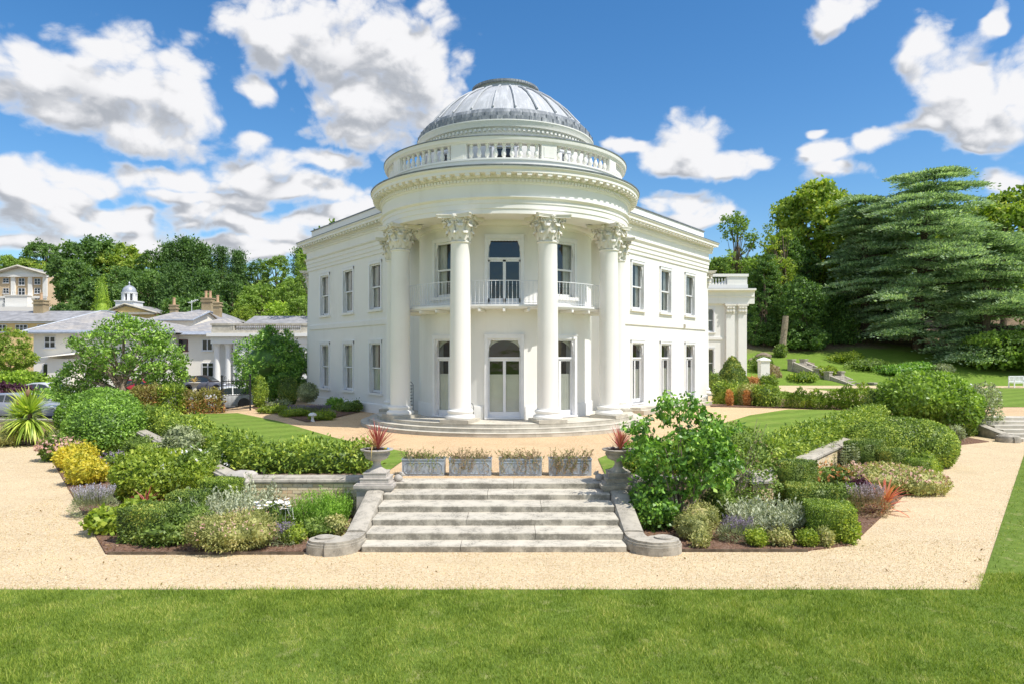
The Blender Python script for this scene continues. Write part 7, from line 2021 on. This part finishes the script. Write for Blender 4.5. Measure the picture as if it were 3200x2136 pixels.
yew_block('front clipped yew block with a yellow brown sunny side', 6.4, 13.45, 0.82, 0.85, 0.66, R(-15), YEW)
laurel('border_plant', 'thin yellow green growth spilling from the front yew block', P3(1935,1252,0.25), [(0,0,0.25,0.3,0.3,0.3)], 0.06, LIME, 900, lump=0.25, core=0.6)
yew_block('second yew block of the stepped row, top tinged orange brown', 6.6, 14.75, 0.95, 0.75, 0.78, R(-15), YEW_D)
yew_block('third yew block of the stepped row, against the brick wall', 6.75, 15.95, 0.95, 0.7, 1.1, R(50), YEW_D)
yew_block('yew block beside the tall pale spikes, flat topped and tallest', 10.75, 20.75, 1.25, 0.85, 0.98, R(50), YEW_D)
yew_block('middle step of the yew blocks beside the pale spikes', 11.3, 20.1, 0.95, 0.75, 0.82, R(50), YEW_D)
yew_block('lowest step of the yew blocks nearest the pink flowered mat', 11.55, 19.3, 0.85, 0.7, 0.66, R(50), YEW)
WH = [(0,0,0.62,1.52,0.95,0.88),(-0.6,0,0.6,1.1,0.92,0.84),(0.6,0,0.62,1.1,0.92,0.84)]
P, N = on_blobs(WH, 24000, 0.04, 0.08, 0.02, 3, 81)
plant('clipped_mound', 'big smooth whale backed yew mound along the gravel path', 'topiary', (12.7,22.4,0), [('foliage',*join(leaves(P,N,0.075,0.45,0.22,1.0,0.02,0.26),blob_core(WH,0.93,0.02)),YEW)], R(-12))
laurel('border_plant', 'small round yellowish bush at the end of the big yew mound', P3(2120,1108,0.4), [(0,0,0.35,0.5,0.45,0.4)], 0.08, LIME, 1300, lump=0.1)
PM = [(0,0,0.3,1.2,0.8,0.38),(0.6,-0.3,0.25,0.8,0.6,0.33),(-0.5,0.2,0.3,0.8,0.6,0.32)]
laurel('sedum_mat', 'wide mat of pale green plants with pink flower heads', P3(2035,1135,0.6), PM, 0.075, HEATH, 5200, lump=0.12, core=0.85, ratio=0.6, extra=[flowers(PM,220,0.06,PINKF,0.2)])
V1 = blades((0,0,0.08), 38, 0.95, 0.075, (0.1,1.3), (0.5,1.5)); 
plant('coral_phormium', 'coral red strap leaved plant arching towards the gravel path', 'phormium', P3(2030,1180,0.25), [('leaves',*V1,CORALF)])
plant('coral_phormium', 'small red strap leaved plant peeping out beside the yew mound', 'phormium', P3(2078,1065,0.2), [('leaves',*blades((0,0,0.1),14,0.6,0.04,(0.4,1.3),(0.4,1.2)),CORALF)])
lavender('wispy mauve grey plant leaning over the coral leaves', P3(1985,1190,0.4), 0.9, 0.7, 0.6, 320, 'catmint', plain('dusty_mauve', (0.50,0.42,0.46), 0.8), TWIG, 'catmint')
laurel('border_plant', 'fresh green tuft between the yew steps and the wispy mauve plant', P3(1940,1185,0.4), [(0,0,0.3,0.4,0.35,0.35)], 0.07, MIDG, 1100, lump=0.2, core=0.65)
laurel('purple_smoke', 'dark purple leaved tuft in front of the pink flowered mat', P3(1970,1150,0.3), [(0,0,0.3,0.35,0.2,0.18)], 0.08, PURPLE, 520, core=0, ratio=0.7)
laurel('border_plant', 'orange flowered plant at the foot of the brick wall end', P3(1905,1130,0.5), [(0,0,0.3,0.6,0.4,0.35)], 0.08, MIDG, 1200, lump=0.25, core=0.6, extra=[flowers([(0,0,0.3,0.6,0.4,0.35)],60,0.07,RUST,0.0)])
sp = MB(); P, N = [], []
for k in range(9):
    x = random.uniform(-.38,.38); y = random.uniform(-.15,.15); hh = random.uniform(0.55,1.02)
    sp.tube([(x,y,0),(x,y,hh)],0.01,4)
    for r_ in range(11):
        for q in range(7):
            a = q*0.9+r_; P.append((x+0.03*math.cos(a),y+0.03*math.sin(a),hh*(0.12+0.085*r_))); N.append((math.cos(a),math.sin(a),0.15))
plant('pale_spikes', 'pale grey green euphorbia spikes standing against the dark yew block', 'euphorbia', P3(1935,1100,0.5), [('foliage',*leaves(np.array(P),unit(np.array(N)),0.10,0.3,1.2,0.2,0.1,0.4),SAGE),('stalks',sp,None,SAGE)])
# far end of the right bed
GD = [(0,0,1.75,1.95,1.7,1.05),(1.0,-0.3,1.25,1.2,1.1,1.0),(-0.9,0.1,1.35,1.1,1.1,0.9),(0.3,0,2.1,1.2,1.2,0.65)]
P, N = on_blobs(GD, 11000, 0.08, 0.18, 0.45, 3, 83)
mb = MB()
for k in range(7): mb.tube([(0.1*k-0.3,-0.1,0),(0.25*k-0.75,-0.15,0.7),(0.5*k-1.5,-0.1,1.5)],[0.08,0.06,0.03],6)
plant('broad_round_bush', 'broad round leafy bush on short stems above the big yew mound', 'bush', (across(2124,30.6),30.6,0), [('foliage',*join(leaves(P,N,0.17,0.55,0.4,1.0,0.1,0.5),blob_core([(0,0,1.75,1.95,1.7,1.0)],0.75,0.9)),LAUREL_L),('stems',mb,None,BARK_L)])
LB2 = [(0,0,1.6,0.95,0.8,0.7),(0.3,0,1.0,0.7,0.6,0.6),(-0.3,0,0.8,0.6,0.6,0.5)]
P, N = on_blobs(LB2, 2600, 0.2, 0.4, 0.1, 3, 84)
mb = MB()
for k in range(6): mb.tube([(0,0,0),(0.1*k-0.25,0,0.7),(0.25*k-0.6,0,1.6)],[0.05,0.035,0.01],5)
plant('loose_bush', 'loose greyish green bush with a few white roses by the side steps', 'bush', (across(2243,31),31,0), [('foliage',*leaves(P,N,0.12,0.55,0.5,0.9,0.1,0.6),SAGE),('stems',mb,None,BARK),flowers(LB2,14,0.09,DAISY,0.0)])
for px, py, w, h, m, lab in ((2215,1000,1.1,0.5,MIDG,'green plant at the end of the big yew mound near the side steps'),(2250,990,0.9,0.4,LIME,'bright lime tuft beside the side steps'),(2190,1010,0.8,0.6,SAGE,'pale grey green plant at the gravel edge past the yew mound'),(2278,998,0.6,0.35,HEATH,'low straw coloured plant at the cheek wall of the side steps')):
    bl = [(0,0,h*0.4,w/2,0.45,h*0.6)]; laurel('border_plant', lab, P3(px,py,0.3), bl, 0.10, m, 1000, lump=0.2, core=0.7)
# --- terrace, sunny side
x, y = spot(1680,893,T)
laurel('clipped_cone', 'rounded yew cone in front of the far pavilion', (x,y,T), [(0,0,0.65,1.28,1.2,0.8),(0,0,1.25,1.02,1.0,0.75),(0,0,1.85,0.68,0.66,0.62),(0,0,2.3,0.36,0.35,0.42)], 0.13, YEW_D, 6000, cat='topiary', lump=0.03)
hx = [(1640,925),(1672,926),(1704,928),(1738,930),(1772,933)]
mts = [YEW, YEW, YEW, BROWNH]
for i, (lab, m) in enumerate((('green hedge plant nearest the sunlit wing',YEW),('green hedge plant between two rusty dead ones',YEW),('yellow green hedge plant after the second rusty one',HEATH),('broad green hedge plant at the lawn end of the row',YEW))):
    p0, p1 = spot(*hx[i],T), spot(*hx[i+1],T)
    hedge('boundary_hedge', lab, p0, p1, 0.9, 1.05, m, 0.14, rough=0.10, ragged=0.12, z=T, group='hedge plants beyond the sunlit wing')
for i, (px, lab) in enumerate(((1672,'rusty dead hedge plant nearest the sunlit wing'),(1712,'rusty dead hedge plant further from the wing'))):
    x, y = spot(px,930,T); laurel('dead_hedge_plant', lab, (x,y-0.1,T), [(0,0,0.42,0.16,0.22,0.46),(0,0,0.42,0.14,0.2,0.42),(0.02,0,0.35,0.13,0.2,0.36)], 0.12, RUST, 600, core=0.85, up=0.6, out=0.9)
for i, (px, py, w, h, m, lab) in enumerate(((1637,900,1.2,1.5,MIDG,'green bush between the wing corner and the yew cone'),(1765,888,1.6,1.1,YEW,'rounded green bush beyond the yew cone'),(1728,886,1.8,0.9,RUST,'orange brown bush beyond the yew cone'),(1774,862,1.6,1.9,TWIG,'pale brown dead shrub on the sunny bank'),(1700,893,1.0,0.8,SAGE,'pale low shrub beside the yew cone'))):
    x, y = spot(px,max(py,880),T); bl = [(0,0,h*0.4,w/2,0.6,h*0.6)]
    laurel('terrace_bush', lab, (x,y,T), bl, 0.15, m, 1300, lump=0.2, core=0.65)
GS = 'young yew plants in the sparse hedge row'
P, N = on_blobs([(0,0,0.42,0.30,0.26,0.5),(0.05,0,0.75,0.16,0.15,0.3)], 700, 0.25, 0.35, 0, 4, 91)
sv, sf = leaves(P, N, 0.11, 0.35, 0.9, 0.6, 0.6, 0.6)
sme = np_mesh('young_yew', sv, sf); sme.materials.append(YEW)
first = None
nrow = 17
ORD = 'first second third fourth fifth sixth seventh eighth ninth tenth eleventh twelfth thirteenth fourteenth fifteenth sixteenth last'.split()
for i in range(nrow):
    f = i/(nrow-1); px = 1800 + 190*f; x, y = spot(px, 935+6*f, T)
    o = link('young_yew', sme, None, loc=(x,y,T), rotz=random.random()*6); s = random.uniform(0.75,1.2); o.scale = (s,s,s*random.uniform(0.85,1.25))
    tag(o, ORD[i] + ' young yew of the sparse row between the terrace lawns, counted from the mansion', 'young yew', GS)
hedge('low_hedge', 'low clipped hedge at the foot of the sunny grass bank', spot(1800,878,T), spot(1985,877,T), 1.0, 0.9, YEW, 0.22, n=4500, rough=0.12, ragged=0.2, z=T)
laurel('terrace_bush', 'dark yew clump where the long hedge meets the broad round bush', (*spot(2015,955,T),T), [(0,0,0.6,0.9,0.8,0.7)], 0.11, YEW_D, 2200, lump=0.15)

# ------------------------------------------------------------------ mown grass, gravel grit, bark chips (uncountable)
def in_poly(P, poly):
    x, y = P[:,0], P[:,1]; r = np.zeros(len(P), bool); n = len(poly)
    for i in range(n):
        (x0,y0),(x1,y1) = poly[i], poly[(i+1)%n]
        c = ((y0 > y) != (y1 > y)) & (x < (x1-x0)*(y-y0)/(y1-y0+1e-12)+x0); r ^= c
    return r
def blades_on(poly, n, box, z, size, mat, name, label, edge=0.0, ratio=0.16):
    P = np.c_[rng.uniform(box[0],box[1],n), rng.uniform(box[2],box[3],n)]
    w = rng.random(n)
    keep = in_poly(P + rng.normal(size=P.shape)*edge, poly)
    P = P[keep]
    P = np.c_[P, np.full(len(P), z)]
    d = np.c_[rng.normal(size=(len(P),2))*0.55, np.ones(len(P))]; d = unit(d)
    a = rng.random(len(P))*6.283; s = np.c_[np.cos(a), np.sin(a), np.zeros(len(P))]
    patchy = 0.8+0.3*waves(P*1.3, 3, 1.5)
    L = (size*(0.5+rng.random(len(P)))*patchy)[:,None]; W_ = L*ratio
    V = np.stack([P - s*W_/2, P + s*W_/2, P + d*L + s*0.0], axis=1).reshape(-1,3)
    F = np.arange(len(V)).reshape(-1,3)
    tag(link(name, np_mesh(name, V, F), mat), label, 'grass' if 'grass' in name else name.replace('_',' '), kind='stuff')
GRASSB = leafmat('grass_blades', [(0.07,0.125,0.018),(0.18,0.265,0.042),(0.34,0.425,0.09),(0.60,0.56,0.25)], 0.6, 0.3, 0.2, patch=0.38, pscale=1.5)
GRASST = leafmat('terrace_grass_blades', [(0.08,0.15,0.02),(0.14,0.23,0.035),(0.20,0.29,0.05)], 0.6, 0.3, 0.2, patch=0.4, pscale=0.8)
blades_on(LAWN_POLY, 330000, (-7.6,11.5,7.0,11.2), 0.012, 0.060, GRASSB, 'grass', 'mown grass of the front lawn', 0.07, 0.15)
blades_on(LAWN_POLY, 60000, (7.0,22,11.2,27.9), 0.012, 0.055, GRASSB, 'grass', 'mown grass beyond the slanting gravel path', 0.05, 0.2)
def chips(name, label, polys, n, box, z, size, mat, flat=0.35, tri=True, edge=0.0):
    P = np.c_[rng.uniform(box[0],box[1],n), rng.uniform(box[2],box[3],n)]
    k = np.zeros(n, bool)
    for p in polys: k |= in_poly(P, p)
    P = P[k]; m = len(P); P = np.c_[P, np.full(m, z)]
    N = unit(np.c_[rng.normal(size=(m,2))*flat, np.ones(m)])
    V, F = leaves(P, N, size, 0.5 if tri else 0.25, 0.0, 1.0, 0.12, flat, 0.02, 0.6)
    tag(link(name, np_mesh(name, V, F), mat), label, name.replace('_',' '), kind='stuff')
CHIP = leafmat('bark_chips', [(0.08,0.045,0.03),(0.17,0.095,0.065),(0.27,0.17,0.12),(0.42,0.32,0.25)], 0.9, 0, 0.1)
GRIT = leafmat('gravel_stones', [(0.40,0.27,0.16),(0.58,0.44,0.28),(0.66,0.53,0.37),(0.74,0.66,0.54),(0.30,0.20,0.13)], 0.9, 0, 0.15, patch=0.15)
chips('bark_chips', 'scattered bark chips covering the planting beds', [BED_L, BED_R], 60000, (-18,19,12.4,31), 0.03, 0.055, CHIP, 0.4)
PATH = [(-13,10.47),(7.35,10.47),(9.5,13.3),(7.0,13.3),(6.6,12.95),(5.6,12.5),(3.2,12.45),(2.4,12.4),(-2.4,12.4),(-3.2,12.3),(-6.85,12.3),(-13,20)]
chips('gravel', 'loose golden stones of the gravel path', [PATH], 90000, (-11,10,10.4,18), 0.004, 0.020, GRIT, 0.5)
chips('fallen_leaves', 'dry fallen leaves scattered on the gravel', [PATH], 260, (-11,10,10.4,16), 0.018, 0.045, leafmat('dead_leaf', [(0.10,0.06,0.03),(0.22,0.14,0.06),(0.20,0.17,0.05)], 0.8, 0), 0.6)
# shaded things nobody sees the end of: the distant wood beyond
P = []; 
rng = np.random.default_rng(44)
m = 2600
X = rng.uniform(-420,420,m); Y = rng.uniform(230,420,m); Z = np.array([H(a,b) for a,b in zip(X,Y)])
bl = np.c_[X,Y,Z+4]
per = 16
PP = np.repeat(bl,per,axis=0) + rng.normal(size=(m*per,3))*np.array([4.5,4.5,3.0]); NN = unit(rng.normal(size=PP.shape)+np.array([0,-0.4,0.7]))
tag(link('far_wood', np_mesh('far_wood', *leaves(PP,NN,3.0,0.7,0.3,1.0,0.1)), T_DARK), 'distant wooded ridge', 'woodland', kind='stuff')
